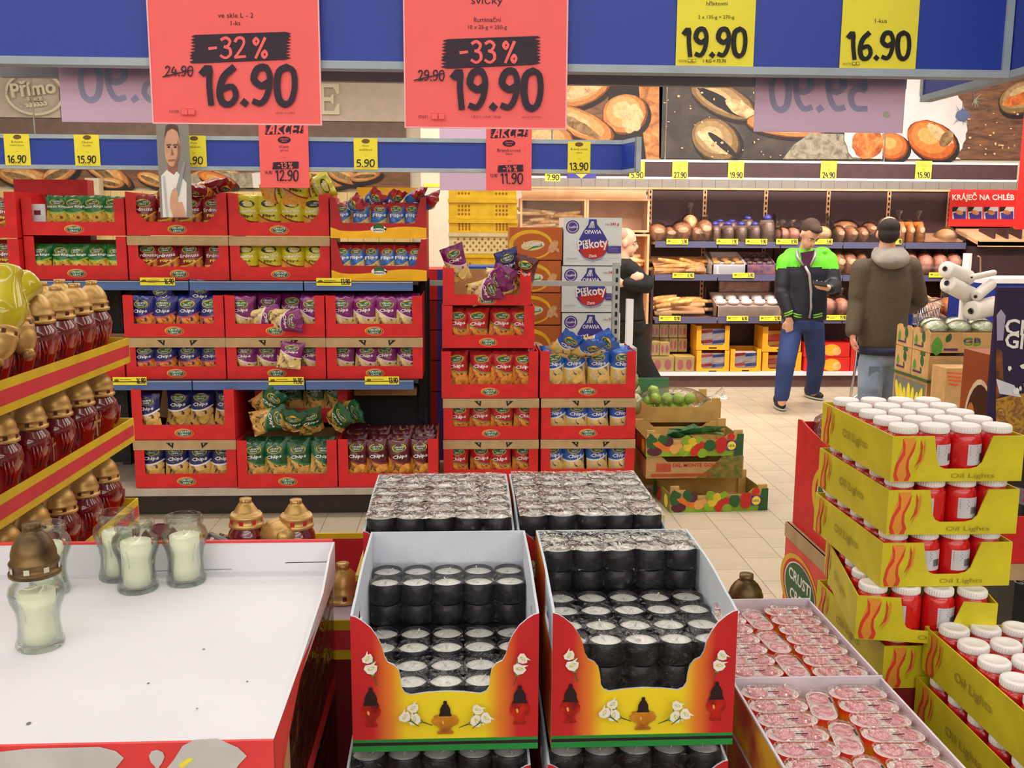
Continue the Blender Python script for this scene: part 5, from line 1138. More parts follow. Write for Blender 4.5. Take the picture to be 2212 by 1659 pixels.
b = B(); b.prism([(-.05, .0), (.07, .02), (.02, -.2), (.0, -.2)], FR(A(1741, 546, 8.42), (1, 0, 0), (0, .0, 1), (0, -1, 0)), .012, LIN); b.obj('shirt', t)
b = B()
for s_ in (-1, 1):
    b.tube([A(1741 + s_ * 20, 540, 8.46), A(1741 + s_ * 18, 556, 8.42), A(1743 + s_ * 8, 574, 8.40)], [.016, .014, .01], ZIP, 8)
b.obj('collar', t)
for x0, y0, x1, y1, Yq in ((1694, 678, 1712, 671, 8.385), (1714, 677, 1731, 681, 8.405), (1757, 681, 1776, 677, 8.405)):
    b = B()
    for d in (0, 5): b.tube([A(x0, y0 + d, Yq), A((x0 + x1) / 2, (y0 + y1) / 2 + d + 1, Yq - .012), A(x1, y1 + d, Yq)], .007, STRIPE, 6)
    b.obj('hem_stripe', JK)
b = B(); b.loft([(A(1735, 712), .15, .12), (A(1735, 695), .175, .13), (A(1735, 684), .17, .12)], JEANB, 16)
limb(b, [(A(1712, 705), .1), (A(1697, 788, 8.42), .083), (A(1689, 854, 8.41), .068)], JEANB); limb(b, [(A(1757, 705), .1), (A(1763, 780, 8.70), .083), (A(1756, 838, 8.9), .068)], JEANB)
link('jeans', fuse(b, .014, 2, [JEANB], None, 'jeans'), t)
SNK = mat('black sneaker', (34, 34, 38), .6); SOLE = mat('pale sneaker sole', (196, 196, 192), .6); TEAL = mat('teal laces', (40, 140, 170), .6)
for h, d in ((UZ(1688, 884, 0), Vector((-.1, -1, 0))), (UZ(1754, 862, 0), Vector((.25, -1, 0)))):
    h = Vector((h.x, h.y, 0)); b = B(); shoe(b, h + Vector((0, .12, 0)), d, SNK, SOLE); so = b.obj('sneaker', t); b = B()
    for k in range(3): b.tube([h + Vector((-.04, -.02 + .03 * k, .085 + .012 * k)), h + Vector((0, -.03 + .03 * k, .1 + .012 * k)), h + Vector((.04, -.02 + .03 * k, .085 + .012 * k))], .009, TEAL, 6)
    b.obj('lace', so)
b = B(); p = A(1771, 613, 8.13); b.box((-.06, -.03, -.006), (.06, .03, .006), BLACKM); b.box((-.052, -.026, .006), (.052, .026, .0065), mat('phone glass', (20, 22, 28), .1)); tag(b.obj('mobile_phone', None, p, (.5, .15, -.2)), 'small black mobile phone in the hand of the youth', 'phone')

# ---- the balding man in the brown jacket, from behind
Ym = 7.7; A = lambda x, y, Y=Ym: U(x, y, Y)
t = thing('person', 'balding man in brown jacket with grey hood and pale jeans seen from behind', 'person')
hc = A(1919, 504); b = B(); P, Rm = head(b, hc, Vector((.3, 1, 0)), SKIN2, 1.06, -.1)
limb(b, [(hc + Vector((0, 0, -.05)), .06), (A(1914, 548), .068), (A(1914, 580), .1)], SKIN2)
b.loft([(A(1906, 760), .15, .1), (A(1908, 690), .15, .1), (A(1912, 610), .18, .11), (A(1914, 570), .16, .09), (A(1914, 552), .07, .07)], SKIN2, 14)
wl = A(1842, 722, 7.6); limb(b, [(A(1862, 580), .06), (A(1850, 655), .048), (wl, .034)], SKIN2); hand(b, wl, Vector((.12, .1, -1)), Vector((-1, 0, 0)), SKIN2, 1.05, .5, -1)
wr = A(1962, 668, 8.06); limb(b, [(A(1966, 576), .06), (A(1985, 650, 7.75), .048), (wr, .034)], SKIN2); hand(b, wr, Vector((-.1, 1, .1)), Vector((0, 0, 1)), SKIN2, 1.05, .8)
fl, fr_ = Vector((A(1872, 800).x, 7.6, .0)), Vector((A(1906, 800).x, 7.9, 0))
kl, kr = A(1878, 840, 7.62), A(1914, 838, 7.74)
limb(b, [(A(1884, 770), .09), (kl, .06), (fl + Vector((0, 0, .1)), .045)], SKIN2); limb(b, [(A(1928, 770), .09), (kr, .06), (fr_ + Vector((0, 0, .1)), .045)], SKIN2)
link('body', fuse(b, .012, 2, [SKIN2], None, 'body'), t); face(t, P, Rm, 1.06)
b = B(); b.ell(P(0, -.035, -.01), (.084, .08, .075), HAIRD, 16, 10, Rm, .015); b.ell(P(0, -.045, .045), (.083, .075, .07), HAIRD, 16, 10, Rm, .015); b.ell(P(-.02, .03, .075), (.06, .06, .05), HAIRD, 14, 8, Rm, .02)
for s_ in (-1, 1): b.ell(P(.066 * s_, .01, .03), (.018, .06, .05), HAIRD, 10, 8, Rm, .03)
link('hair', fuse(b, .01, 1, [HAIRD], None, 'hair'), t)
BRN = mat('brown wool jacket', (84, 74, 60), .85, var=.06, scale=60, bump=.35, bscale=40); HOOD = mat('grey hood jersey', (138, 132, 124), .9, bump=.25, bscale=20); NVY = mat('navy shirt hem', (36, 38, 66), .8)
b = B(); b.loft([(A(1907, 752), .19, .13), (A(1907, 730), .2, .14), (A(1908, 680), .2, .14), (A(1912, 620), .225, .14), (A(1914, 580), .215, .125), (A(1915, 562), .15, .1), (A(1916, 550), .09, .08)], BRN, 20)
limb(b, [(A(1863, 582), .095), (A(1851, 656), .075), (A(1842, 715, 7.62), .062)], BRN); limb(b, [(A(1966, 578), .09), (A(1986, 648, 7.75), .072), (A(1968, 664, 8.0), .06)], BRN)
link('jacket', fuse(b, .015, 3, [BRN], None, 'jacket'), t)
b = B(); b.loft([(A(1928, 578, 7.56), .085, .035), (A(1926, 568, 7.57), .14, .075), (A(1924, 556, 7.62), .16, .11), (A(1922, 544, 7.67), .14, .12), (A(1920, 534, 7.7), .11, .1)], HOOD, 18); b.ell(A(1926, 566, 7.585), (.13, .06, .06), HOOD, 14, 8)
link('hood', fuse(b, .014, 3, [HOOD], None, 'hood'), t)
b = B(); b.loft([(A(1907, 764), .2, .148), (A(1907, 748), .2, .146)], NVY, 20); b.obj('shirt_hem', t)
b = B(); b.loft([(A(1905, 785), .17, .125), (A(1906, 765), .18, .13), (A(1906, 752), .175, .125)], JEANL, 16)
limb(b, [(A(1884, 782), .112), (A(1879, 840, 7.62), .098), (fl + Vector((0, 0, .07)), .095)], JEANL); limb(b, [(A(1930, 780), .108), (A(1914, 838, 7.74), .092), (fr_ + Vector((0, 0, .07)), .09)], JEANL)
link('jeans', fuse(b, .015, 2, [JEANL], None, 'jeans'), t)
b = B(); b.box((-.045, -.006, -.05), (.045, 0, .045), mat('jeans pocket', (112, 128, 152), .85)); b.obj('back_pocket', t, A(1888, 803, Ym - .127), (.02, 0, 0))
for h, d in ((fl, Vector((.1, 1, 0))), (fr_, Vector((.3, 1, 0)))):
    b = B(); shoe(b, h + Vector((0, -.06, 0)), d, mat('brown shoe', (70, 54, 44), .5), BLACKM); b.obj('shoe', t)

# ---- the shaven man in black with crossed arms
Yg = 9.05; A = lambda x, y, Y=Yg: U(x, y, Y)
t = thing('person', 'shaven headed man in black with crossed arms leaning beside the white cartons', 'person')
hc = A(1352, 524); b = B(); P, Rm = head(b, hc, Vector((1, -.12, 0)), SKIN, 1.08, -.12)
limb(b, [(hc + Vector((-.03, 0, -.06)), .058), (A(1345, 562), .066), (A(1348, 590), .1)], SKIN)
b.loft([(A(1358, 700), .11, .15), (A(1352, 640), .11, .15), (A(1350, 600), .125, .17), (A(1347, 575), .11, .16), (A(1345, 562), .07, .07)], SKIN, 14)
wf = A(1350, 612, 8.82); limb(b, [(A(1362, 580, 8.87), .055), (A(1396, 618, 8.85), .045), (wf, .033)], SKIN); hand(b, wf, Vector((-1, .2, 0)), Vector((0, -1, 0)), SKIN, 1, .4)
w2 = A(1384, 600, 8.86); limb(b, [(A(1360, 580, 9.22), .055), (A(1394, 622, 9.1), .045), (A(1402, 604, 8.95), .034), ], SKIN); hand(b, A(1390, 594, 8.80), Vector((-.8, -.2, -.3)), Vector((.2, -1, .2)), SKIN, .9, .5)
a1, a2 = A(1428, 846), A(1400, 850, 9.2)
limb(b, [(A(1360, 705), .08), (A(1388, 780), .055), (a1, .04)], SKIN); limb(b, [(A(1352, 705, 9.18), .08), (A(1370, 780, 9.2), .055), (a2, .04)], SKIN)
link('body', fuse(b, .012, 2, [SKIN], None, 'body'), t); face(t, P, Rm, 1.08)
b = B(); b.ell(P(0, -.026, .04), (.084, .1, .09), STUB, 16, 10, Rm); link('hair', fuse(b, .011, 1, [STUB], None, 'hair'), t)
BLKC = mat('black uniform cloth', (19, 18, 20), .8, bump=.3, bscale=18)
b = B(); b.loft([(A(1358, 690), .155, .19), (A(1354, 650), .15, .185), (A(1352, 610), .165, .2), (A(1349, 580), .15, .195), (A(1346, 566), .1, .12), (A(1345, 558), .075, .08)], BLKC, 18)
limb(b, [(A(1363, 582, 8.87), .08), (A(1397, 616, 8.85), .066), (A(1356, 612, 8.8), .052)], BLKC); limb(b, [(A(1361, 582, 9.22), .08), (A(1396, 620, 9.1), .064), (A(1400, 606, 8.92), .05)], BLKC)
link('sweater', fuse(b, .014, 2, [BLKC], None, 'sweater'), t)
b = B(); b.loft([(A(1360, 715), .15, .16), (A(1359, 690), .16, .18)], BLKC, 16)
limb(b, [(A(1362, 710), .105), (A(1388, 780), .09), (A(1424, 842), .075)], BLKC); limb(b, [(A(1354, 710, 9.18), .105), (A(1372, 780, 9.2), .09), (A(1399, 846, 9.2), .075)], BLKC)
link('trousers', fuse(b, .015, 2, [BLKC], None, 'trousers'), t)
LEA = mat('black leather shoe', (26, 22, 22), .3)
for h in (Vector((A(1424, 860).x, 9.03, 0)), Vector((A(1398, 860).x, 9.22, 0))): b = B(); shoe(b, h, Vector((1, -.15, 0)), LEA, BLACKM, .92); b.obj('shoe', t)

# ================================================================== trolley, bag rolls, vegetable cartons, displays on the right
PLB = mat('blue trolley plastic', (34, 50, 140), .4)
t = thing('shopping_trolley', 'wire shopping trolley with blue handle beside the man in brown', 'trolley', (3.78, 8.32, 0), .9)
b = B(); x0, x1, y0, y1, z0, z1 = -.02, .85, -.2, .3, .5, 1.0
for k in range(15): x = x0 + (x1 - x0) * k / 14; b.tube([(x, y0, z1), (x + .03, y0 + .05, z0), (x + .03, y1 - .05, z0), (x, y1, z1)], .003, CHROME, 5)
for k in range(7): z = z0 + (z1 - z0) * k / 6; i = .05 * (1 - k / 6); b.tube([(x0 + i, y0 + i, z), (x1 - i, y0 + i, z), (x1 - i, y1 - i, z), (x0 + i, y1 - i, z), (x0 + i, y0 + i, z)], .003 if k < 6 else .006, CHROME, 5)
b.obj('basket', t)
b = B(); b.tube([(x0 - .12, y0 - .02, z1 + .04), (x0 - .12, y1 + .02, z1 + .04)], .018, PLB, 10); b.obj('handle', t)
b = B(); b.box((x0 - .03, y0 + .04, .78), (x0 + .02, y1 - .04, 1.0), PLB); b.obj('child_seat_flap', t)
b = B()
for k in range(6): b.tube([(.05, y0 + .04 + .08 * k, .27), (.62, y0 + .04 + .08 * k, .27)], .004, CHROME, 5)
for x in (.05, .62): b.tube([(x, y0, .27), (x, y1, .27)], .006, CHROME, 5)
b.obj('bottom_rack', t)
for y in (y0, y1): b = B(); b.tube([(x0 - .12, y, z1 + .04), (x0, y, z1), (x0 + .02, y, z0 - .02), (-.12, y, .12)], .012, CHROME, 8); b.tube([(-.12, y, .12), (.8, y, .2), (.75, y, z0)], .012, CHROME, 8); b.obj('side_frame', t)
for x in (-.12, .75):
    for y in (y0, y1): b = B(); b.lathe([(.05, -.012), (.055, 0), (.05, .012)], BLACKM, (x, y, .057), 14, ax=Matrix.Rotation(math.pi / 2, 3, 'X')); b.obj('wheel', t)
p = U(1914, 831, 7.7); b = B(); b.prism([(0, 0), (.16, .22), (.19, .2), (.03, -.02)], lambda u, v, q: (u, q, v), .03, CHROME); tag(b.obj('metal_rail', None, (p.x, 7.85, p.z)), 'slanting metal foot rail between the man in brown and the leaf cartons', 'rail')
for nm, a_, m, lab in (('yellow_pack', (1913, 803, 1944, 786), YC, 'yellow pack low in the trolley beside the pale jeans'), ('green_pack', (1926, 785, 1938, 767), mat('green pack', (110, 180, 60), .4), 'small green pack standing in the trolley above the yellow pack')):
    p, q = U(a_[0], a_[1], 8.36), U(a_[2], a_[3], 8.36); b = B(); e0 = .275 - p.z if nm == 'yellow_pack' else 0; b.box((0, 0, e0), (q.x - p.x, .12, q.z - p.z), m); b.ell(((q.x - p.x) / 2, .0, (q.z - p.z) * .5), ((q.x - p.x) * .3, .03, (q.z - p.z) * .3), m, 8, 6); tag(b.obj(nm, None, p), lab, 'pack')
# bag roll stand
ROLL = mat('white bag roll', (232, 228, 224), .5, var=.02); Yr = 6.75; A = lambda x, y, Y=Yr: U(x, y, Y)
t = thing('bag_stand', 'white post holding rolls of plastic bags above the leaf cartons', 'stand', (A(2102, 600).x, Yr + .1, 0)); ox = Vector((A(2102, 600).x, Yr + .1, 0))
b = B(); b.tube([(0, 0, 0), (0, 0, A(2102, 548).z)], .03, ROLL, 12); b.obj('post', t)
b = B(); b.tube([A(2112, 553) - ox, A(2118, 556) - ox, A(2118, 600) - ox], .006, mat('copper wire', (200, 150, 120), .3, .6), 6); b.obj('wire_hook', t)
for k, (a_, c_, r_) in enumerate((((2042, 581), (2092, 601), .058), ((2046, 612), (2100, 640), .062), ((2098, 672), (2150, 660), .07), ((2100, 599), (2148, 589), .022), ((2108, 640), (2142, 612), .04))):
    p, q = A(a_[0], a_[1], Yr - .05), A(c_[0], c_[1], Yr + .1); d = (q - p); L_ = d.length; d.normalize(); ax = d.to_track_quat('Z', 'Y').to_matrix()
    rr = thing('bag_roll', f'white plastic bag roll on the stand, ' + ('upper left one', 'left one with visible core', 'big lower right one', 'thin nearly used up one', 'short right one behind')[k], 'bag roll', p)
    b = B(); b.lathe([(r_ * .3, 0), (r_ * .9, .0), (r_, .012), (r_, L_ - .012), (r_ * .9, L_), (r_ * .3, L_)], ROLL, (0, 0, 0), 18, ax=ax, close=False); b.obj('roll', rr)
    b = B(); b.lathe([(r_ * .3, -.01), (r_ * .3, L_ + .01), (r_ * .18, L_ + .01), (r_ * .18, -.01)], mat('grey core', (120, 116, 110), .7), (0, 0, 0), 10, ax=ax, close=False); b.obj('core', rr)
p = A(2040, 640); b = B(); b.prism([(0, .0), (.05, .0), (.03, -.12), (-.01, -.13)], FR(A(2036, 622, Yr - .08), (1, 0, 0), (0, 0, 1), (0, 1, 0)), .002, CLEAR); tag(b.obj('plastic_bag'), 'loose plastic bag hanging from the left bag roll', 'bag')
# leaf printed cartons with wrapped lettuces
LEAF = mat('leaf print', (84, 150, 56), .6); LEAFD = mat('dark leaf print', (40, 92, 48), .6); PURP = mat('purple print', (74, 44, 96), .6)
Xg, Yg0 = 3.27, 6.6
zt, zm, zl = UX(2049, 722, Xg).z, UX(2043, 772, Xg).z, UX(2036, 832, Xg).z
def leafp(b, c, r, f, m, a=0): b.pp([(c[0] + (math.cos(a) * x - math.sin(a) * y) * r, c[1] + (math.sin(a) * x + math.cos(a) * y) * r) for x, y in ((0, -1), (.5, -.55), (.6, .1), (.35, .65), (0, 1), (-.35, .65), (-.6, .1), (-.5, -.55))], f, m)
for lv, (za, zb_) in enumerate(((zl, zm - .004), (zm, zt))):
    for k in range(2):
        y0 = Yg0 + k * .27; H_ = zb_ - za; W_ = .62
        t = thing('leaf_carton', f'kraft carton with leaf print, {("lower", "upper")[lv]} layer, {("near one with purple letters", "far one")[k] if lv else ("near", "far")[k] + " one"}', 'carton', (Xg, y0, za))
        b = B(); e = [(0, 0), (.26, 0), (.26, H_ * .85), (.22, H_ * 1.0), (.17, H_ * 1.0), (.15, H_ * .78), (.1, H_ * .78), (.08, H_), (.03, H_), (0, H_ * .9)] if lv else [(0, 0), (.26, 0), (.26, H_), (0, H_)]
        b.prism(e, lambda u, v, q: (q, .26 - u, v), .006, KRAFT); f = lambda u, v, w_: (-.0006 - w_, .26 - u, v)
        leafp(b, (.05, H_ * .45), .04, f, LEAF); leafp(b, (.16, H_ * .66), .045, f, LEAFD, .2); leafp(b, (.15, H_ * .32), .022, f, LEAFD, .5); b.pp([(.03, H_ * .16), (.16, H_ * .16), (.16, H_ * .24), (.03, H_ * .24)], f, PURP)
        if not lv: b.pp([(.13, H_ * .86), (.2, H_ * .86), (.2, H_ * 1.0), (.13, H_ * 1.0)], f, LEAFD)
        b.obj('left_panel', t)
        b = B(); b.prism([(.006, 0), (W_, 0), (W_, H_ * .9), (.006, H_ * .9)], lambda u, v, q: (u, .006 - q, v), .006, KRAFT); f = lambda u, v, w_: (u, -.0006 - w_, v)
        if lv: leafp(b, (.05, H_ * .3), .07, f, LEAF); leafp(b, (.13, H_ * .66), .035, f, LEAFD, -.4); b.pt('GB', (.3, H_ * .5), .06, f, LEAF, True, .13); b.pt('GB', (.3, H_ * .54), .03, f, PURP, True, .13); leafp(b, (.47, H_ * .55), .045, f, LEAF, -.9); b.pp([(.1, H_ * .1), (.2, H_ * .1), (.2, H_ * .2), (.1, H_ * .2)], f, PURP)
        b.obj('front_panel', t); b = B(); b.box((.006, .254, 0), (W_, .26, H_ * .8), KRAFT); b.obj('back_panel', t); b = B(); b.box((W_ - .006, .006, 0), (W_, .254, H_ * .8), KRAFT); b.obj('right_panel', t)
        b = B(); b.box((.006, .006, 0), (W_ - .006, .254, .006), KRAFT); b.obj('bottom_panel', t)
LETT = voro('pale lettuce', [(160, 184, 124), (214, 224, 186), (238, 240, 226)], 14, .5, .6); VW = film('vegetable wrap', (250, 250, 250), .12, .22, 26, .7, .02)
for k in range(7):
    x, y = Xg + .08 + .085 * k, Yg0 + .1 + .22 * (k % 2)
    b = B(); b.ell((0, 0, .055), (.075, .075, .05), LETT, 14, 9, None, .12); b.ell((0, 0, .056), (.088, .086, .06), VW, 14, 9, None, .1)
    tag(b.obj('wrapped_lettuce', None, (x, y, zt - .05)), f'pale lettuce in clear wrap on the leaf cartons, {ORD[k]} from the left', 'lettuce')
b = B(); b.box((0, 0, 0), (.7, .6, .012), mat('green crate edge', (40, 84, 48), .5)); tag(b.obj('green_shelf', None, (Xg - .02, Yg0 - .03, zl - .014)), 'dark green ledge under the leaf printed cartons', 'ledge')
t = thing('banana_carton', 'carton with yellow banana print under the green ledge', 'carton', (Xg, Yg0, 0)); b = B(); b.box((0, 0, 0), (.66, .53, zl - .015), KRAFT); f = lambda u, v, w_: (-.001 - w_, .53 - u, v)
b.obj('body', t); b = B(); b.pp([(.02, .1), (.51, .1), (.51, zl - .04), (.02, zl - .04)], f, mat('smoky print', (120, 120, 110), .5))
for k in range(7): b.pe((.08 + .06 * k, zl - .16 - .02 * (k % 3)), (.03, .1), f, mat('banana print', (226, 214, 50), .5), .4 - .12 * k, 12)
b.obj('print', t)
for k in range(5):
    b = B(); b.ell((0, 0, 0), (.04, .04, .037), mat('red apple', (206, 62, 40), .35, c2=(226, 120, 60), scale=20), 12, 8); tag(b.obj('red_apple', None, (Xg + .02 + .07 * k, Yg0 - .12, U(2050, 852, 6.5).z - .01 * (k % 2))), f'red apple in the low tray beside the bananas', 'apple', 'red apples in the low tray')
b = B(); z = U(2050, 852, 6.5).z - .05; b.box((Xg - .05, Yg0 - .2, 0), (Xg + .5, Yg0 - .04, z), KRAFT); tag(b.obj('apple_tray'), 'low kraft tray carrying red apples beside the bananas', 'tray')
p, q = U(2042, 836, 6.3), U(2082, 796, 6.3); b = B(); b.box((p.x, 6.3, p.z), (q.x + .3, 6.5, q.z), KRAFT)
for k, w_ in enumerate((34, 28, 32, 20)): x = 2046 + k; b.pp([(x, 803 + k * 8), (x + w_, 806 + k * 8), (x + w_, 810 + k * 8), (x, 807 + k * 8)], PX(6.2995), mat('orange lettering', (224, 96, 50), .6))
tag(b.obj('orange_letter_carton'), 'kraft carton with orange lettering behind the coffee display', 'carton'); b = B(); b.box((p.x, 6.3, 0), (q.x + .3, 6.5, p.z), KRAFT); tag(b.obj('support_carton'), 'plain carton under the carton with orange lettering', 'carton')
# coffee display and the dark purple display at the right edge
COF = mat('coffee brown orange', (176, 88, 34), .45, c2=(150, 70, 26), scale=1.2); CUP = mat('dark cup print', (64, 34, 22), .4); CREMA = mat('crema print', (186, 120, 66), .5)
Xc = 1.98; y1, y0 = UX(2083, 753, Xc).y, UX(2152, 770, Xc).y; zt = UX(2083, 753, Xc).z
t = thing('coffee_carton', 'orange brown coffee display carton with large cup picture', 'carton', (Xc, y0, 0)); D = y1 - y0
b = B(); b.box((0, 0, 0), (.5, D, zt), COF); b.obj('body', t); f = lambda u, v, w_: (-.001 - w_, D - u, v); b = B()
b.pe((D * .62, zt - .29), (D * .46, .19), f, mat('cream rim print', (226, 206, 170), .5)); b.pe((D * .64, zt - .31), (D * .44, .19), f, CUP); b.pe((D * .38, zt - .3), (D * .16, .1), f, CREMA); b.pe((D * .4, zt - .3), (D * .07, .05), f, mat('red foam print', (190, 70, 50), .5))
b.pt('CAPPUCCINO', (D * .55, zt - .52), .045, f, WINK, False, D * .6); b.obj('print', t)
Yp = 3.15; p, q = U(2150, 1010, Yp), U(2290, 621, Yp); p.x = U(2150, 690, Yp).x
VIO = mat('dark violet display', (44, 28, 70), .45, var=.04, scale=2); t = thing('violet_display', 'dark violet standing display with big white curled lettering at the right edge', 'display', (p.x, Yp, 0)); W_ = q.x - p.x
b = B(); b.box((0, 0, 0), (W_, .014, q.z), VIO); b.obj('body', t); b = B()
def f(u, v, w_):
    z = U(u, v, Yp); return (min(max(z.x - p.x, .002), W_ - .002), -w_ - .0006, z.z)
GOLD = voro('golden print', [(92, 62, 26), (196, 150, 40), (120, 70, 50), (226, 190, 80)], 30, .5, 0)
b.pp([(2151, 862), (2200, 850), (2290, 850), (2290, 1008), (2151, 1008)], f, GOLD); b.pp([(2151, 750), (2165, 760), (2168, 850), (2151, 862)], f, mat('amber print', (150, 84, 40), .5, c2=(80, 50, 36), scale=30))
b.pp([(2152, 680), (2162, 668), (2172, 682), (2166, 735), (2153, 736)], f, mat('pale figure print', (170, 164, 196), .5)); b.pp([(2151, 818), (2190, 832), (2206, 858), (2158, 850)], f, mat('white sheet print', (222, 226, 240), .5))
for tx, y, h in (('Chri', 708, 34), ('Glüh', 738, 34)): b.pt(tx, (2212, y), h, f, WINK, True, 84, yup=-1, rot=.1)
for k in range(8): b.pe((2178 + R.uniform(0, 60), 790 + R.uniform(0, 60)), (R.uniform(2, 6), R.uniform(3, 8)), f, WINK, R.uniform(0, 3), 5, .0004, .4)
b.obj('print', t)
p, q = U(2186, 1330, 2.75), U(2330, 990, 2.75); b = B(); b.box((p.x, 2.75, 0), (q.x, 3.05, q.z), BLACKM); f = PX(2.75)
b.pp([(2190, 1050), (2240, 1062), (2240, 1100), (2190, 1085)], f, mat('grey violet print', (120, 112, 128), .5)); b.pt('0 3', (2204, 1072), 24, f, REDINK, True, 30, yup=-1)
for k, tx in enumerate(('LITE', 'BERGC', 'GA')): b.pt(tx, (2212, 1215 + 22 * k), 9, f, mat('grey lettering', (150, 150, 156), .5), True, 50, yup=-1, rot=.25)
tag(b.obj('black_display'), 'black display box with grey lettering behind the oil light cartons', 'display')
p, q = U(2000, 716, 8.6), U(2160, 590, 8.6); b = B(); b.box((U(2120, 640, 8.6).x, 8.6, 0), (U(2330, 640, 8.6).x, 9.2, U(2150, 612, 8.6).z), PLB); b.box((U(2120, 640, 8.6).x, 8.59, U(2150, 612, 8.6).z), (U(2330, 640, 8.6).x, 9.2, U(2150, 602, 8.6).z), WHITE); tag(b.obj('slicer_machine'), 'blue bread slicer machine with white top behind the bag rolls', 'machine')

# ================================================================== fruit crates on the floor
WOODC = mat('crate board', (206, 174, 104), .7, c2=(186, 150, 84), scale=9); OLV = mat('olive crate board', (140, 128, 60), .7); ORC = mat('printed carrot', (232, 124, 44), .5); TOM = mat('printed tomato', (206, 44, 36), .5); LIMEP = mat('printed salad', (140, 180, 50), .5); YPEP = mat('printed pepper', (226, 196, 50), .5); BEET = mat('printed beet', (96, 36, 60), .5); BROC = mat('printed broccoli', (44, 96, 50), .5); PEACH = mat('printed peach', (224, 170, 90), .5)
FLOORC = []
def vcrate(x, y, z, rz, veg, lab, posts=True, H_=.135):
    t = thing('fruit_crate', lab, 'crate', (x, y, z), rz); W_, D = .59, .39; f = lambda u, v, w_: (u, -.0006 - w_, v)
    for nm, yy in (('front_panel', 0), ('back_panel', D - .006)):
        b = B(); b.prism([(0, 0), (W_, 0), (W_, H_), (W_ - .09, H_), (W_ - .13, H_ * .74), (.13, H_ * .74), (.09, H_), (0, H_)], lambda u, v, q: (u, yy + .006 - q, v), .006, WOODC if yy or veg != 2 else KRAFT)
        if not yy and veg == 1:
            b.pp([(0, 0), (W_, 0), (W_, .04), (0, .03)], f, LIMEP); b.pp([(W_ - .06, 0), (W_, 0), (W_, H_), (W_ - .04, H_)], f, BROC); b.pe((.05, .03), (.045, .028), f, BEET); b.pe((.03, .09), (.035, .045), f, BROC, 0, 14, .0004, .2)
            for k in range(4): b.pe((.09 + .014 * k, .055 + .004 * k), (.06, .011), f, ORC, -.5, 12)
            b.pe((.13, .09), (.033, .03), f, BEET, 0, 14); b.pe((.1, .1), (.03, .03), f, BROC, 0, 12, .0004, .3)
            for c, r_, m in (((.17, .045), .03, PEACH), ((.2, .06), .022, PEACH), ((.23, .03), .03, LIMEP), ((.25, .06), .028, YPEP), ((.24, .1), .03, LIMEP), ((.28, .09), .026, YPEP), ((.32, .1), .024, LIMEP), ((.31, .05), .024, TOM), ((.335, .07), .02, TOM), ((.29, .025), .024, TOM), ((.34, .02), .03, LIMEP), ((.385, .065), .036, BROC), ((.455, .08), .036, TOM), ((.45, .05), .03, TOM), ((.51, .12), .024, TOM)): b.pe(c, (r_, r_), f, m, 0, 12, .0004, .12)
            b.pp([(.485, .035), (.545, .035), (.545, .095), (.485, .095)], f, BLUEINK); b.pe((.515, .065), (.028, .028), f, REDINK, 0, 20); b.pe((.515, .065), (.026, .026), f, YEL, 0, 20); b.pt('LIDL', (.515, .065), .014, f, BLUEINK, True, .042)
        if not yy and veg == 2:
            b.pp([(.3, 0), (.585, 0), (.585, H_), (.46, H_), (.38, H_ * .4)], f, mat('olive leaf print', (92, 104, 44), .6, c2=(150, 130, 60), scale=30)); b.pp([(.06, H_ * .3), (.15, H_ * .3), (.15, H_ * .68), (.06, H_ * .68)], f, mat('rusty print', (190, 84, 52), .6)); b.pt('DEL MONTE GOLD', (.3, H_ * .6), .022, f, REDINK, True, .28); b.pp([(.03, .01), (.4, .015), (.4, .03), (.03, .028)], f, mat('rusty print', (190, 84, 52), .6))
        b.obj(nm, t)
    for x_ in (0, W_ - .006):
        b = B(); b.box((x_, .006, 0), (x_ + .006, D - .006, H_ * .8), OLV if veg == 1 else KRAFT)
        if veg == 1 and not x_: g = lambda u, v, w_: (-.0006 - w_, D - u, v); b.pe((.3, .05), (.04, .04), g, YEL, 0, 16); b.pe((.14, .05), (.06, .04), g, TOM, 0, 14); b.pe((.06, .06), (.05, .05), g, BROC, 0, 12)
        b.obj('side_panel', t)
    if posts:
        for px_ in (.004, W_ - .054):
            for py_ in (.008, D - .03): b = B(); b.box((px_, py_, 0), (px_ + .05, py_ + .02, H_ + .02), WOODC); b.obj('corner_post', t)
    b = B(); b.box((.006, .006, 0), (W_ - .006, D - .006, .006), WOODC); b.obj('bottom_panel', t)
    return t
p = UZ(1447, 1108, 0)
vcrate(p.x, p.y, 0, .06, 1, 'lowest printed vegetable crate on the floor, pushed out to the right')
p2 = UZ(1440, 1048, .145); c0 = U(1396, 1049, 5.6)
vcrate(c0.x, 5.62, .158, .0, 2, 'kraft crate with red lettering and olive print, middle of the stack', False); vcrate(c0.x - .005, 5.61, .295, .02, 1, 'upper printed vegetable crate holding green spinach leaves')
SPIN = voro('spinach leaf', [(24, 70, 36), (52, 110, 58), (96, 150, 90)], 16, .45, .2)
for k in range(12):
    b = B(); L_ = R.uniform(.14, .22); b.add([(0, -.012, 0), (0, .012, 0), (L_ * .5, .05, .02), (L_ * .5, -.05, .02), (L_, .012, .0), (L_, -.012, 0), (L_ * .5, 0, -.012), (0, 0, -.004), (L_ * 1.02, 0, -.004)], [(0, 7, 6, 3), (7, 1, 2, 6), (3, 6, 8, 5), (6, 2, 4, 8)], SPIN)
    tag(b.obj('spinach_leaf', None, (c0.x + .12 + .018 * k, 5.68 + .05 * (k % 4), .395 + .008 * (k % 5)), (R.uniform(-.5, .5), R.uniform(-.3, .1), R.uniform(-.7, .5))), 'green spinach leaf lying in the upper vegetable crate', 'leaf', 'spinach leaves in the upper crate')
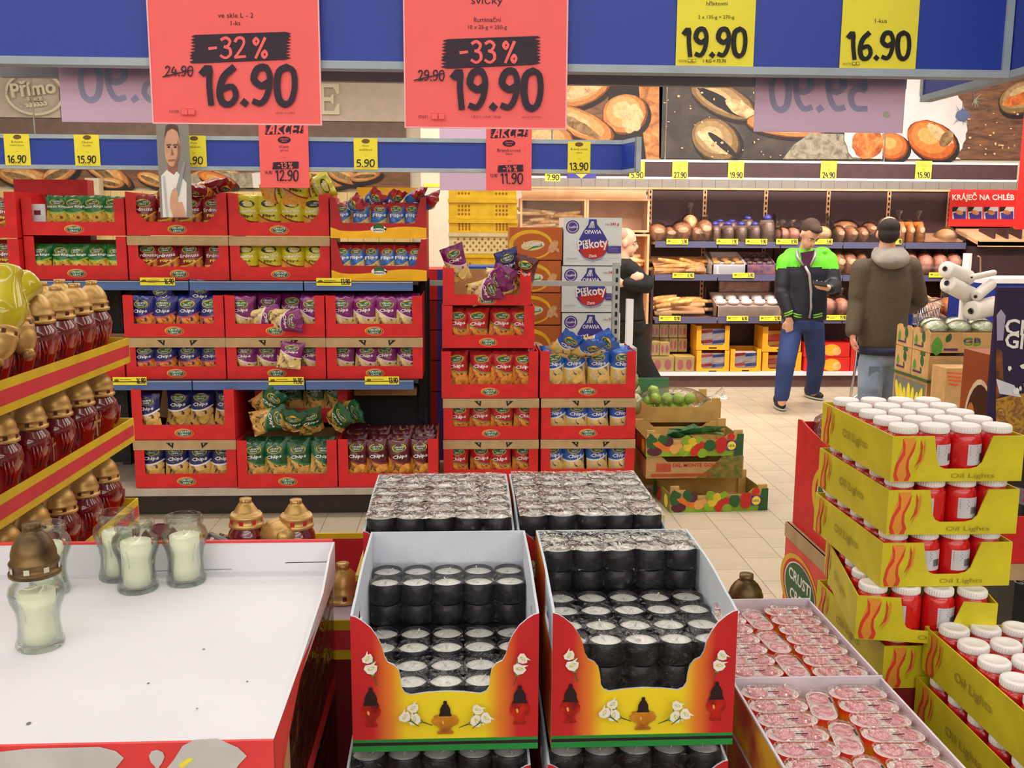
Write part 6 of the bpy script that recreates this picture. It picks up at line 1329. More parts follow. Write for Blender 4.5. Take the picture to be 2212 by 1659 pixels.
for k, z in enumerate((0, .137, .274, .411)): vcrate(c0.x - .03, 6.06, z, .0, 3, ('lowest plain crate hidden at the back of the fruit crates', 'second plain crate at the back of the fruit crates', 'third plain crate at the back of the fruit crates', 'top crate at the back holding green apples in a bag')[k], k == 3)
APG = mat('green apple', (178, 206, 84), .35, c2=(150, 186, 70), scale=20, coat=.3)
for k in range(13):
    x, y, z = c0.x + .12 + .075 * (k % 4) + .03 * (k > 7), 6.14 + .08 * ((k // 4) % 2), .46 + .045 * (k // 4) * .8
    b = B(); b.lathe([(0, -.03), (.02, -.036), (.037, -.012), (.038, .01), (.022, .034), (.006, .03), (0, .026)], APG, n=14, close=False); tag(b.obj('green_apple', None, (x, y, z + .02), (R.uniform(-.5, .5), R.uniform(-.5, .5), 0)), 'green apple in the clear bag in the back crate', 'apple', 'green apples in the bag')
b = B(); b.ell((c0.x + .27, 6.2, .53), (.24, .13, .09), film('apple bag', (253, 254, 252), .12, .02, 24, .8, .02), 20, 10, None, .06); b.lathe([(.03, -.03), (.015, .03), (.04, .1), (.05, .13)], MATS['apple bag'], (c0.x + .5, 6.16, .54), 10, ax=Matrix.Rotation(1.2, 3, 'Y'), close=False); tag(b.obj('plastic_bag'), 'clear plastic bag around the green apples in the back crate', 'bag')
b = B(); b.box((c0.x + .05, 6.44, .42), (c0.x + .3, 6.45, .64), mat('green card', (84, 140, 104), .6)); tag(b.obj('green_card'), 'green card wall behind the bag of green apples', 'card')
CABB = voro('cabbage', [(120, 168, 66), (176, 206, 110), (216, 228, 170)], 12, .5, .6)
for k, (x, y, z) in enumerate(((-.02, 6.12, .52), (.0, 6.3, .56), (-.04, 6.2, .66), (.03, 6.2, .46))):
    b = B(); b.ell((0, 0, 0), (.085, .085, .08), CABB, 14, 9, None, .07); b.ell((0, 0, 0), (.094, .094, .088), VW, 14, 9, None, .04); tag(b.obj('cabbage', None, (c0.x + x, y, z)), f'wrapped pale green cabbage beside the blue chips stack, {("front", "rear", "topmost", "lowest")[k]} one', 'cabbage')
# ================================================================== big blue header over the candle display
YH = 1.5; fh = PX(YH - .004)
zb = U(1100, 154, YH).z; zt = zb + .34; xl, xr = U(-90, 130, YH).x, U(2176, 170, YH).x; tw = .011
hd = thing('price_header', 'large blue overhead price header with grey trim hanging over the candles', 'header')
b = B(); b.box((xl, YH, zb + tw), (xr - tw, YH + .02, zt), BLUE); b.obj('panel', hd)
b = B(); b.box((xl, YH - .005, zb), (xr, YH + .024, zb + tw), TRIM); b.obj('trim_strip', hd)
b = B(); b.box((xr - tw, YH - .005, zb + tw), (xr, YH + .024, zt), TRIM); b.obj('end_trim', hd)
b = B(); b.box((xr + .002, .9, zb + tw), (xr + .016, 1.78, zt), BLUE); b.obj('side_panel', hd)
b = B(); b.box((xr + .0005, .9, zb), (xr + .022, 1.79, zb + tw), TRIM); b.obj('trim_strip', hd)
b = B(); b.box((xr, 1.78, zb + tw), (xr + .022, 1.792, zt), TRIM); b.obj('end_trim', hd)
for x in (-.6, .6): b = B(); b.tube([(x, YH + .01, zt), (x, YH + .01, 3.95)], .004, CHROME, 6); b.obj('hanger_rod', hd)
SLEEVE = mat('pale sign sleeve', (250, 184, 194), .4, var=.01)
def top_sign(x0, x1, y1, lab, m, prints, Y, fr_):
    p, q = U(x0, y1, Y), U(x1, y1 - 100, Y); z0 = U((x0 + x1) / 2, y1, Y).z
    t = thing('price_sign', lab, 'sign', (p.x, Y, z0)); b = B(); W_ = q.x - p.x; H_ = (zt - .01) - z0
    b.box((0, 0, 0), (W_, .0016, H_), m); o = Vector((p.x, Y, z0)); prints(b, lambda u, v, w_: tuple(Vector(fr_(u, v, w_)) - o)); b.obj('paper', t)
    return t, W_, H_
Ys = YH - .014; fs = PX(Ys - .0003)
def pink1(b, f):
    b.pt('ve skle L - 2', (509, 33), 11, f, INK, yup=-1); b.pt('1-ks', (509, 50), 10, f, INK, yup=-1)
    b.patch(409, 629, 137, 69, f, INK); b.pd('-32 %', 448, 580, 127, 80, f, PINK, .13); b.pd('24.90', 356, 419, 165, 143, f, INK, .13); b.pp([(352, 165), (417, 150), (417, 152.5), (352, 168)], f, INK)
    b.pd('16.90', 432, 644, 228, 143, f, INK, .165); b.pt('03158', (377, 241), 6, f, INK, yup=-1); b.pt('platí do 12.11.2013', (617, 245), 5, f, INK, yup=-1)
    for x0, x1 in ((392, 407), (408, 423)): b.pp([(x0, 235), (x1, 235), (x1, 249), (x0, 249)], f, mat('faint red line', (236, 70, 76), .6)); b.pp([(x0 + 1, 236), (x1 - 1, 236), (x1 - 1, 248), (x0 + 1, 248)], f, PINK)
def pink2(b, f):
    b.pt('svíčky', (1052, 2), 24, f, INK, yup=-1, width=68); b.pt('Iluminační', (1053, 42), 11, f, INK, yup=-1); b.pt('10 x 25-g = 250-g', (1053, 60), 11, f, INK, yup=-1)
    b.patch(951, 1168, 148, 78, f, INK); b.pd('-33 %', 990, 1118, 137, 88, f, PINK, .13); b.pd('29.90', 902, 961, 175, 152, f, INK, .13); b.pp([(894, 173), (958, 158), (958, 160.5), (894, 176)], f, INK)
    b.pd('19.90', 974, 1174, 237, 151, f, INK, .165); b.pt('02631', (914, 252), 6, f, INK, yup=-1); b.pt('1 KG = 119.60 / 79.60', (1050, 253), 5, f, INK, yup=-1); b.pt('platí do 12.11.2013', (1148, 254), 5, f, INK, yup=-1)
    for x0, x1 in ((932, 946), (947, 961)): b.pp([(x0, 245), (x1, 245), (x1, 259), (x0, 259)], f, mat('faint red line', (236, 70, 76), .6)); b.pp([(x0 + 1, 246), (x1 - 1, 246), (x1 - 1, 258), (x0 + 1, 258)], f, PINK)
for x0, x1, y1, pf, lab in ((333, 690, 266, pink1, 'big neon red sign with minus 32 percent and price sixteen ninety'), (877, 1222, 275, pink2, 'big neon red sign with minus 33 percent and price nineteen ninety')):
    t, W_, H_ = top_sign(x0, x1, y1, lab, PINK, pf, Ys, fs); b = B(); b.box((-.0022, -.0012, -.0022), (0, .002, H_), SLEEVE); b.box((W_, -.0012, -.0022), (W_ + .0022, .002, H_), SLEEVE); b.box((0, -.0012, -.0022), (W_, .002, -.0002), SLEEVE); b.obj('sleeve', t)
def yel1(b, f):
    b.pt('hřbitovní', (1549, 7), 10, f, INK, yup=-1); b.pt('2 x 135-g = 270-g', (1547, 38), 10, f, INK, yup=-1); b.pd('19.90', 1474, 1614, 123, 61, f, BLK, .165); b.pt('03598', (1474, 132), 5, f, GREYINK, yup=-1); b.pt('1 KG = 73.70', (1543, 132), 7, f, BLK, True, yup=-1)
    for x0 in (1485, 1494): b.pp([(x0, 128), (x0 + 8, 128), (x0 + 8, 135), (x0, 135)], f, GREYINK); b.pp([(x0 + 1, 129), (x0 + 7, 129), (x0 + 7, 134), (x0 + 1, 134)], f, YEL)
def yel2(b, f):
    b.pt('1-kus', (1903, 45), 9, f, INK, yup=-1); b.pd('16.90', 1829, 1968, 129, 69, f, BLK, .165); b.pt('02175', (1829, 138), 5, f, GREYINK, yup=-1)
    for x0 in (1840, 1848): b.pp([(x0, 134), (x0 + 7, 134), (x0 + 7, 141), (x0, 141)], f, GREYINK); b.pp([(x0 + 1, 135), (x0 + 6, 135), (x0 + 6, 140), (x0 + 1, 140)], f, YEL)
for x0, x1, pf, lab in ((1459, 1631, yel1, 'large yellow price paper nineteen ninety in the blue header'), (1813, 1984, yel2, 'large yellow price paper sixteen ninety near the header corner')):
    q = top_sign(x0, x1, 150, lab, YEL, pf, YH - .003, PX(YH - .0034)); q[0].location.z = q[0].location.z
# lilac backs of signs hanging on the far side of the header
YB = 1.62; fb_ = PX(YB - .0006)
for x0, x1, y1, tx, lab in ((134, 470, 265, '16.90', 'lilac back of a paper sign showing mirrored figures beside the oval emblem'), (1628, 1950, 286, '59.90', 'lilac back of a paper sign with round white dot before the mural')):
    p, q = U(x0, y1, YB), U(x1, y1, YB); z0 = U((x0 + x1) / 2, y1, YB).z; b = B(); b.box((p.x, YB, z0), (q.x, YB + .0016, zt), LAV)
    w_ = x1 - x0; b.pd(tx, x0 + w_ * .1, x0 + w_ * .78, y1 - 46, y1 - 128, fb_, LAVD, .17, flip=True)
    if x0 > 1000: b.pe((1915, 248), (8, 8), fb_, WINK)
    tag(b.obj('price_sign'), lab, 'sign')
b = B(); b.box((xl, 1.625, zb), (xr - .1, 1.64, zt), mat('header inner', (150, 150, 156), .6)); b.obj('rear_panel', hd)
for x in (xl + .02, xr - .12): b = B(); b.box((x, YH + .02, zt - .03), (x + .01, 1.625, zt), TRIM); b.obj('cross_tie', hd)

# ================================================================== tea candle boxes
CW, CD, CH = .29, .352, .245
CUPM = mat('black candle cup', (26, 24, 30), .35, coat=.3); WAX = mat('white wax', (238, 238, 232), .5, var=.01); WICK = mat('wick', (232, 228, 214), .8)
pr_, rr = .0563, .0279; PH = .037
WRAPF = film('candle wrap low glare', (253, 253, 254), .08, .10, 40, 1.0, .02, .2); WRAPR = film('candle wrap raised glare', (255, 255, 255), .1, .42, 45, 1.0, .022, .2); WRAPS = film('candle wrap side low glare', (225, 225, 230), .05, .02, 40, 1.0, .02, .22)  # one wrap: lamp glare built into the rear copy, sides kept dark
def pack_proto():
    b = B(); b.lathe([(rr * .99, 0), (rr, .001), (rr, PH - .002), (rr - .0012, PH - .001), (rr - .0016, PH - .003), (rr - .0018, PH - .0085), (0, PH - .0085)], CUPM, n=18, close=False); cup = b.mesh('candle_cup')
    b = B(); b.lathe([(0, PH - .0066), (rr * .45, PH - .0064), (rr * .85, PH - .0068), (rr - .0019, PH - .0080)][::-1], WAX, n=18, close=False); wax = b.mesh('wax')
    wicks = []
    for k in range(3):
        b = B(); dx = (.006, -.010, .012)[k]; b.tube([(0, 0, PH - .007), (dx * .5, .002, PH - .002), (dx, .003, PH + (.004, .002, -.004)[k])], .0012, WICK, 6); wicks.append(b.mesh('wick'))
    films = []
    for k in range(6):
        WT = WRAPR if k > 2 else WRAPF
        b = B(); nx, ny = 26, 12; hx, hy = pr_ * 2.5 + .0005, pr_ + .0005; V = []
        for j in range(ny + 1):
            for i in range(nx + 1):
                x, y = -hx + 2 * hx * i / nx, -hy + 2 * hy * j / ny
                e = min(1, (hx - abs(x)) / .012, (hy - abs(y)) / .012)
                V.append((x, y, PH + .0016 + e * .002 + R.uniform(-.0016, .0022)))
        b.add(V, [(j * (nx + 1) + i, j * (nx + 1) + i + 1, (j + 1) * (nx + 1) + i + 1, (j + 1) * (nx + 1) + i) for j in range(ny) for i in range(nx)], WT, True)
        n = nx; V = [];
        for z in (.001, PH * .5, PH + .001):
            for i in range(n + 1):
                x = -hx + 2 * hx * i / n; V.append((x, -hy - .0012 + .002 * math.cos(x / pr_ * 6.283) * (.5 if z < PH else 0) + R.uniform(-.0008, .0008), z))
        b.add(V, [(j * (n + 1) + i, j * (n + 1) + i + 1, (j + 1) * (n + 1) + i + 1, (j + 1) * (n + 1) + i) for j in range(2) for i in range(n)], WRAPS, True)
        films.append(b.mesh('film'))
    return cup, wax, wicks, films
CUP_, WAX_, WICKS, FILMS = pack_proto()
def cpack(x, y, z, lab, top=True, rows=2, fl=0):
    t = thing('candle_pack', lab, 'candle pack', (x, y, z), R.uniform(-.008, .008))
    for i in range(5):
        for j in range(rows):
            if not top and j > 0: continue
            c = link('candle', CUP_, t, ((i - 2) * pr_, (j - .5) * pr_, 0))
            if top: link('wax', WAX_, c); link('wick', R.choice(WICKS), c, (0, 0, 0), (0, 0, R.uniform(0, 6)))
    link('film', FILMS[R.randrange(3) + 3 * fl], t)
    return t
PRED = gmat('box print red to yellow', 0, [(0, (236, 216, 36)), (.062, (232, 206, 36)), (.084, (222, 128, 40)), (.112, (196, 34, 40)), (.15, (186, 26, 36))], .42, True)
STG = mat('green box stripe', (30, 136, 60), .5); OUT = mat('box outer yellow red', (214, 150, 40), .5, c2=(190, 40, 40), scale=9)
CORR = mat('white corrugated inner', (206, 214, 226), .75, var=.02, bump=.15, bscale=220)
LREDG = mat('printed red lantern glass', (200, 40, 24), .35, c2=(120, 14, 16), scale=40); LLID = mat('printed dark lid', (40, 24, 28), .4); LGOLD = mat('printed amber lantern', (206, 140, 36), .35, c2=(150, 84, 24), scale=40); CALG = mat('printed calla green', (110, 140, 50), .5); CALS = mat('printed stem', (70, 84, 40), .5); CALW = mat('printed calla white', (232, 232, 226), .5, var=.01); CALY = mat('printed calla heart', (214, 206, 110), .5)
def lantern_print(b, c, h, f, glass, lid, wx=1):
    x, y = c; s = h
    o = [(.0, 0), (.12, 0), (.14, .05), (.08, .13), (.1, .2), (.2, .3), (.22, .42), (.17, .5), (.19, .54), (.15, .57)]
    b.pp([(x + u * s * wx, y + v * s) for u, v in o] + [(x - u * s * wx, y + v * s) for u, v in o[::-1]], f, glass)
    o = [(.17, .54), (.18, .58), (.15, .62), (.14, .76), (.08, .88), (.05, .9), (.05, .97), (.03, 1)]
    b.pp([(x + u * s, y + v * s) for u, v in o] + [(x - u * s, y + v * s) for u, v in o[::-1]], f, lid)
    b.pe((x - .06 * s, y + .36 * s), (.03 * s, .06 * s), f, mat('print shine', (240, 170, 90), .4), .2, 8)
def calla(b, c, s, f, a=0, stem=True):
    x, y = c; T = lambda u, v: (x + (u * math.cos(a) - v * math.sin(a)) * s, y + (u * math.sin(a) + v * math.cos(a)) * s)
    if stem: b.pp([T(-.06, -.3), T(.05, -.3), T(.03, -1.2), T(-.03, -1.2)], f, CALS)
    b.pp([T(-.12, -.42), T(.12, -.42), T(.2, -.1), T(-.2, -.1)], f, CALG)
    b.pp([T(0, -.3), T(.35, -.1), T(.5, .25), T(.3, .4), T(.55, .62), T(.1, .5), T(-.3, .55), T(-.5, .3), T(-.35, -.1)], f, CALW); b.pe(T(0, .2), (.28 * s, .12 * s), f, CALY, a + .2, 12); b.pe(T(.03, .22), (.16 * s, .05 * s), f, CALW, a, 10)
SC = [(203, 320), (192, 317), (178, 308), (160, 292), (147, 272), (137, 250), (131, 224), (124, 211), (110, 204), (101, 192), (97, 172), (95, 150), (88, 139), (76, 134), (40, 139), (0, 141)]
def candle_box(x0, y0, z0, lab, riser, lid_edge=True):
    t = thing('candle_box', lab, 'box', (x0 + CW / 2, y0, z0)); k = CW / 406; th = .004
    half = [(u * k, v * k * .985) for u, v in SC]; half[0] = (CW / 2, half[0][1])
    outl = [(-CW / 2, 0), (CW / 2, 0)] + half + [(-u, v) for u, v in half[::-1][1:]]
    b = B(); b.prism(outl, lambda u, v, q: (u, th - q, v), th, CORR, PRED); f = lambda u, v, w_: (u, -w_, v); P = lambda px, py: ((px - 962) * k, (1626 - py) * k)
    for a_, c_, m in ((1597, 1604, STG), (1604, 1611, BLK), (1611, 1625, STG)): b.pp([P(759, a_), P(1165, a_), P(1165, c_), P(759, c_)], f, m)
    lantern_print(b, P(800, 1566), 92 * k, f, LREDG, LLID, 1.1); lantern_print(b, P(1124, 1566), 92 * k, f, LREDG, LLID, 1.1); lantern_print(b, P(961, 1584), 78 * k, f, LGOLD, LLID, 1.75)
    for s_ in (-1, 1):
        calla(b, P(962 + s_ * 163, 1408), 26 * k, f, -.9 * s_, False); calla(b, P(962 + s_ * 158, 1432), 30 * k, f, -.3 * s_); calla(b, P(962 + s_ * 68, 1522), 26 * k, f, -.5 * s_, False); calla(b, P(962 + s_ * 62, 1545), 30 * k, f, -1.2 * s_); calla(b, P(962 + s_ * 84, 1538), 28 * k, f, -.9 * s_)
    b.obj('front_panel', t)
    for s_ in (-1, 1):
        x = s_ * CW / 2 - (th if s_ > 0 else 0); fz = lambda u, v, q: (x + q, u, v); hF = half[0][1]
        nm = B()
        nm.prism([(th, 0), (.06, 0), (.06, hF + .006), (.03, hF + .004), (th, hF)], fz, th, CORR); nm.prism([(.14, 0), (CD, 0), (CD, CH), (.2, CH), (.14, CH - .004)], fz, th, CORR); nm.prism([(.06, 0), (.14, 0), (.14, .165), (.06, .165)], fz, th, CORR)
        nm.prism([(.06, .165), (.07, .185), (.1, .198), (.13, .185), (.14, .165), (.14, CH - .004), (.06, hF + .006)], fz, th, CORR)
        xo = s_ * (CW / 2 + .0004); nm.add([(xo, .003, 0), (xo, CD, 0), (xo, CD, .16), (xo, .003, .16)], [(0, 1, 2, 3)], OUT); nm.add([(xo, .14, .16), (xo, CD, .16), (xo, CD, CH - .002), (xo, .2, CH - .002), (xo, .14, CH - .006)], [(0, 1, 2, 3, 4)], OUT)
        nm.obj('side_panel', t)
    b = B(); b.box((-CW / 2 + th, CD - th, 0), (CW / 2 - th, CD, CH), CORR); b.obj('back_panel', t)
    b = B(); b.box((-CW / 2 + th, th, 0), (CW / 2 - th, CD - th, th), CORR); b.obj('bottom_panel', t)
    if riser:
        b = B()
        for ya, yb, h in riser: b.box((-CW / 2 + .006, ya, th), (CW / 2 - .006, yb, h), CUPM)
        b.obj('inner_riser', t)
    return t
zF = .835; rows_ = [.0045 + pr_, .0045 + 3 * pr_ + .002, .0045 + 5 * pr_ + .004]
def packs(x0, y0, z0, spec, nm):
    rz = []
    for k, (top, n) in enumerate(spec):
        y = y0 + rows_[k]
        for q in range(n):
            cpack(x0 + CW / 2, y, z0 + top - PH * (q + 1) - .001 * q, f'wrapped pack of ten white candles, {("front", "middle", "back")[k]} {("top", "second", "third")[q]} layer of the {nm}', q == 0, 2, int('rear' in nm or (k == 2 and 'right' in nm)))
        rz.append((.006 + 2 * k * pr_ + .001 * k, .004 + 2 * (k + 1) * pr_ + .001 * k, top - PH * n - .004))
    return rz
for x0, y0, z0, spec, nm, lab in (
    (-.172, 1.42, zF, ((.105, 2), (.110, 1), (.183, 2)), 'half empty front box', 'half empty candle box with tall white back, nearest at the left of four'),
    (.139, 1.42, zF, ((.17, 2), (.172, 1), (.243, 2)), 'front box at right', 'candle box printed with lanterns, nearest at the right of four'),
    (-.19, 1.80, zF + .012, ((.247, 2), (.247, 1), (.247, 1)), 'rear left box', 'full candle box behind the half empty one'),
    (.106, 1.80, zF + .012, ((.25, 2), (.25, 1), (.25, 1)), 'rear right box', 'full candle box at the back right, before the fruit crates'),
    (-.183, 1.42, zF - CH - .008, ((.236, 2), (.16, 0), (.16, 0)), 'lower left box', 'lower candle box under the half empty one'),
    (.134, 1.42, zF - CH - .008, ((.236, 2), (.16, 0), (.16, 0)), 'lower right box', 'lower candle box under the front box at right')):
    candle_box(x0, y0, z0, lab, packs(x0, y0, z0, spec, nm))
b = B(); b.box((-.19, 1.80, .0), (.40, 2.16, zF + .008), mat('dark red card base', (120, 20, 28), .6)); tag(b.obj('pedestal'), 'dark red card base under the rear candle boxes', 'pedestal')
b = B(); b.box((-.19, 1.40, .0), (.43, 1.78, zF - CH - .012), MATS['dark red card base']); tag(b.obj('pedestal'), 'dark red card base under the front candle boxes', 'pedestal')

# ================================================================== white topped tray with glass candles
TR = mat('coral red card', (232, 70, 72), .5); TRW = mat('white tray board', (226, 226, 234), .7, var=.015, scale=4); ZT = 1.0; TX0, TX1, TY0, TY1 = -1.02, -.246, 1.17, 1.785
t = thing('display_tray', 'big empty white display tray with red edges carrying glass candles', 'tray', (0, 0, 0))
b = B(); b.box((TX0, TY0, ZT - .006), (TX1, TY1, ZT), TRW)
for x, y, r_ in ((-.45, 1.33, .002), (-.31, 1.33, .0016), (-.57, 1.22, .003), (-.4, 1.44, .0018), (-.36, 1.25, .0015)): b.pe((x, y), (r_, r_ * 1.4), lambda u, v, w_: (u, v, ZT + w_), mat('grey spot', (120, 118, 124), .7), 0, 8)
b.obj('top_board', t)
zl = U(600, 1172, TY1).z
b = B(); b.box((TX0, TY1, ZT - .06), (TX1, TY1 + .005, zl), TRW); b.box((TX0, TY1 - .001, zl), (TX1, TY1 + .006, zl + .0045), TR); b.pp([(TX1 - .09, ZT + .016), (TX1 - .01, ZT + .017), (TX1 - .01, ZT + .0185), (TX1 - .09, ZT + .0175)], lambda u, v, w_: (u, TY1 - w_, v), BLK)
b.pp([(TX1 - .42, ZT + .002), (TX1 - .19, ZT + .005), (TX1 - .19, ZT + .0062), (TX1 - .42, ZT + .003)], lambda u, v, w_: (u, TY1 - w_, v), mat('grey spot', (120, 118, 124), .7)); b.obj('back_wall', t)
b = B(); b.prism([(TY0, ZT - .1), (TY0 + .1, ZT - .05), (TY0 + .2, ZT - .016), (TY1, ZT - .016), (TY1, zl), (TY1 - .06, zl - .004), (TY1 - .16, ZT + .018), (TY0 + .2, ZT + .004), (TY0, ZT)], lambda u, v, q: (TX1 + q, u, v), .004, TRW); b.obj('right_wall', t)
b = B(); b.add([(TX1 + .0045, TY0, ZT - .1), (TX1 + .0045, TY0 + .1, ZT - .05), (TX1 + .0045, TY0 + .2, ZT - .016), (TX1 + .0045, TY0 + .36, ZT - .006), (TX1 + .0045, TY0 + .2, ZT + .003), (TX1 + .0045, TY0, ZT)], [(0, 1, 2, 3, 4, 5)], TR); b.obj('right_print', t)
b = B(); b.box((TX0, TY0 - .005, ZT - .1), (TX1 + .004, TY0, ZT), TR); f = PX(TY0 - .006); GRW = mat('grey white petal print', (206, 204, 204), .6)
b.pp([(-20, 1626), (60, 1617), (215, 1613), (250, 1622), (268, 1637), (250, 1659), (235, 1700), (-20, 1700)], f, GRW); b.pp([(322, 1632), (328, 1622), (340, 1619), (352, 1624), (356, 1634), (350, 1648), (344, 1656), (352, 1690), (322, 1690), (336, 1656), (326, 1646)], f, GRW)
b.pp([(376, 1640), (395, 1610), (420, 1597), (470, 1594), (515, 1614), (534, 1632), (515, 1652), (490, 1700), (360, 1700), (350, 1672)], f, GRW); b.pp([(388, 1648), (410, 1635), (420, 1638), (392, 1660)], f, YEL); b.obj('front_wall', t)
b = B(); b.box((TX0, TY0, ZT - .02), (TX0 + .005, TY1, ZT - .006), TR); b.obj('left_wall', t)
GLASS = film('clear jar glass', (250, 253, 251), .03, .02, strength=0, fmul=.5); CREAMW = mat('cream candle wax', (240, 236, 214), .5, var=.01); BRONZE = mat('dark bronze lid', (74, 58, 42), .35, .6, c2=(120, 96, 60), scale=30); HOLEW = mat('pale vent hole', (206, 200, 180), .6)
def lid_mesh(m, hm, r=.036, h=.07, cone=0):
    b = B(); b.lathe([(r * .96, 0), (r * 1.04, .002), (r * 1.04, .008), (r * .97, .009), (r * .97, .019), (r * 1.0, .020), (r * 1.0, .023), (r * .9, .028), (r * (.9 - cone * .12), h * .45), (r * (.8 - cone * .18), h * .6), (r * (.62 - cone * .14), h * .74), (r * .42, h * .83), (r * .34, h * .86), (r * .36, h * .88), (r * .36, h * 1.0), (0, h * 1.0)], m, n=24)
    for k in range(8):
        a = k * math.pi / 4 + .2; c = Vector((math.cos(a), math.sin(a), 0)); s_ = Vector((-math.sin(a), math.cos(a), 0))
        b.add([tuple(c * (r * .985) + s_ * x * .0042 + Vector((0, 0, .0142 + y * .0042))) for x, y in ((-1, -1), (1, -1), (1, 1), (-1, 1))], [(0, 1, 2, 3)], hm)
        if k % 2: b.add([tuple(c * (r * .35) + s_ * x * .0035 + Vector((0, 0, h * .94 + y * h * .045))) for x, y in ((-1, -1), (1, -1), (1, 1), (-1, 1))], [(0, 1, 2, 3)], mat('lid slot', (30, 20, 16), .7))
    return b.mesh('lid')
jb = B(); prof = [(.0, .002), (.033, .0), (.0355, .004), (.0355, .010), (.0325, .018), (.0305, .040), (.0325, .060), (.0395, .078), (.0415, .090), (.039, .100), (.0315, .108), (.0315, .112), (.0345, .114), (.0345, .117), (.0325, .119), (.034, .122), (.034, .1255), (.0325, .127)]
inn = [(.0305, .127), (.0295, .112), (.0295, .107), (.037, .099), (.0395, .090), (.0375, .078), (.0305, .060), (.0285, .040), (.0305, .018), (.032, .010), (.0, .009)]
jb.lathe(prof + inn, GLASS, n=28, close=False)
for q in (-.5, .9, 2.3, 3.7, 5.0):
    P_ = [Vector((math.cos(q) * r, math.sin(q) * r, z)) for r, z in ((.0315, .05), (.0345, .066), (.041, .084))]; jb.tube(P_, .0011, GLASS, 5)
JAR = jb.mesh('glass'); b = B(); b.lathe([(0, .0095), (.0235, .0095), (.0265, .03), (.0255, .06), (.0265, .09), (.0, .091)], CREAMW, n=24); CAN = b.mesh('candle'); b = B(); b.tube([(0, 0, .09), (.001, 0, .1)], .0012, WICK, 6); WK = b.mesh('wick')
for x, y, lab in ((70, 1413, 'glass jar candle with dark bronze lid, nearest on the white tray'), (287, 1286, 'open glass jar candle in the middle of the back group of three'), (393, 1270, 'open glass jar candle at the right end of the white tray group'), (246, 1260, 'open glass jar candle half hidden behind the middle one'), (92, 1293, 'open glass jar candle behind the one with the bronze lid')):
    p = UZ(x, y, ZT); j = thing('jar_candle', lab, 'candle', (p.x, p.y + .03, ZT), R.uniform(0, 6)); link('glass', JAR, j); c = link('candle', CAN, j); link('wick', WK, c)
    if x == 70: link('lid', lid_mesh(BRONZE, HOLEW, .0365, .082), j, (0, 0, .116), (.0, .03, 0))
# smoke brown lanterns packed under the tray, seen along its right side
SMOKE = mat('smoky brown glass', (104, 80, 54), .1, coat=1, c2=(148, 118, 80), scale=26); GOLDM = mat('gold lid', (214, 178, 112), .36, .55, c2=(186, 146, 84), scale=10); GDARK = mat('gold lid hole', (84, 30, 20), .6)
LANB = [(.0, .0), (.030, .0), (.033, .006), (.030, .02), (.033, .045), (.044, .082), (.047, .100), (.043, .118), (.034, .130), (.033, .136)]
def lantern_body(m, prof=LANB, sq=.9):
    b = B(); b.lathe(prof, m, n=22, close=False, sq=sq)
    for k in (-1, 1):
        for s_ in range(3): pts = [(k * (.0475 - .004 * s_), -.018 - .006 * s_, .098), (k * (.045 - .006 * s_), -.02 - .006 * s_, .07), (k * (.036 - .004 * s_), -.016 - .004 * s_, .045)]; b.tube(pts, .002, m, 5)
    return b.mesh('glass')
RG = gmat('red lantern glass', 2, [(0, (150, 10, 16)), (.03, (176, 14, 18)), (.075, (160, 10, 20)), (.1, (112, 10, 26)), (.14, (104, 14, 28))], .1, coat=1)
LRED, LSM = lantern_body(RG), lantern_body(SMOKE); LIDG, LIDS = lid_mesh(GOLDM, GDARK, .037, .078), lid_mesh(BRONZE, HOLEW, .037, .078)
LIDC = lid_mesh(GOLDM, mat('red gem', (200, 30, 34), .3), .0335, .058, .7)
def lantern(loc, body, lid, lab, rot=(0, 0, 0), s=1, cross=False):
    t = thing('grave_lantern', lab, 'lantern', loc, rot=rot); t.scale = s if isinstance(s, tuple) else (s, s, s); link('glass', body, t); link('lid', lid, t, (0, 0, .1335), (0, 0, R.uniform(0, 3)))
    if cross:
        b = B(); f = lambda u, v, w_: (u, -.043 - w_, v)
        for a_ in ((-.003, .05, .003, .108), (-.014, .088, .014, .094)): b.pp([(a_[0], a_[1]), (a_[2], a_[1]), (a_[2], a_[3]), (a_[0], a_[3])], f, GOLDM, .002)
        b.obj('cross', t)
    return t
for k in range(6): lantern((TX1 - .055, TY0 + .07 + .1 * k, ZT - .226), LSM, LIDS, f'smoky brown lantern packed under the white tray, {ORD[k]} from the front', (0, 0, R.uniform(-.2, .2)))
for k in range(6): lantern((TX1 - .055, TY0 + .07 + .1 * k, ZT - .47), LRED if k % 2 else LSM, LIDS, f'lantern in the second layer under the white tray, {ORD[k]} from the front')
for z0, nm in ((ZT - .232, 'upper'), (ZT - .476, 'lower')):
    t = thing('lantern_tray', f'{nm} card tray of lanterns under the white topped tray', 'tray', (0, 0, 0)); b = B(); b.box((TX0, TY0, z0), (TX1, TY1, z0 + .006), TR); b.obj('bottom_panel', t)
    b = B(); b.box((TX1 - .004, TY0, z0 + .006), (TX1, TY1, z0 + .035), TR); b.obj('right_wall', t); b = B(); b.box((TX1 - .002, TY0 + .02, z0 + .035), (TX1, TY1 - .01, z0 + .22), film('tray wrap', (236, 226, 214), .1, .1, 18, .8, .03)); b.obj('film', t)
    b = B(); b.box((TX1 - .004, TY0 + .075, z0 + .006), (TX1 + .002, TY0 + .115, z0 + .19), KRAFT); b.box((TX0, TY0, z0 + .006), (TX0 + .1, TY1, z0 + .225), TR); b.obj('corner_post', t)
b = B(); b.box((TX0, TY0, 0), (TX1, TY1, ZT - .48), MATS['dark red card base']); tag(b.obj('pedestal'), 'dark red card base under the white topped tray', 'pedestal')

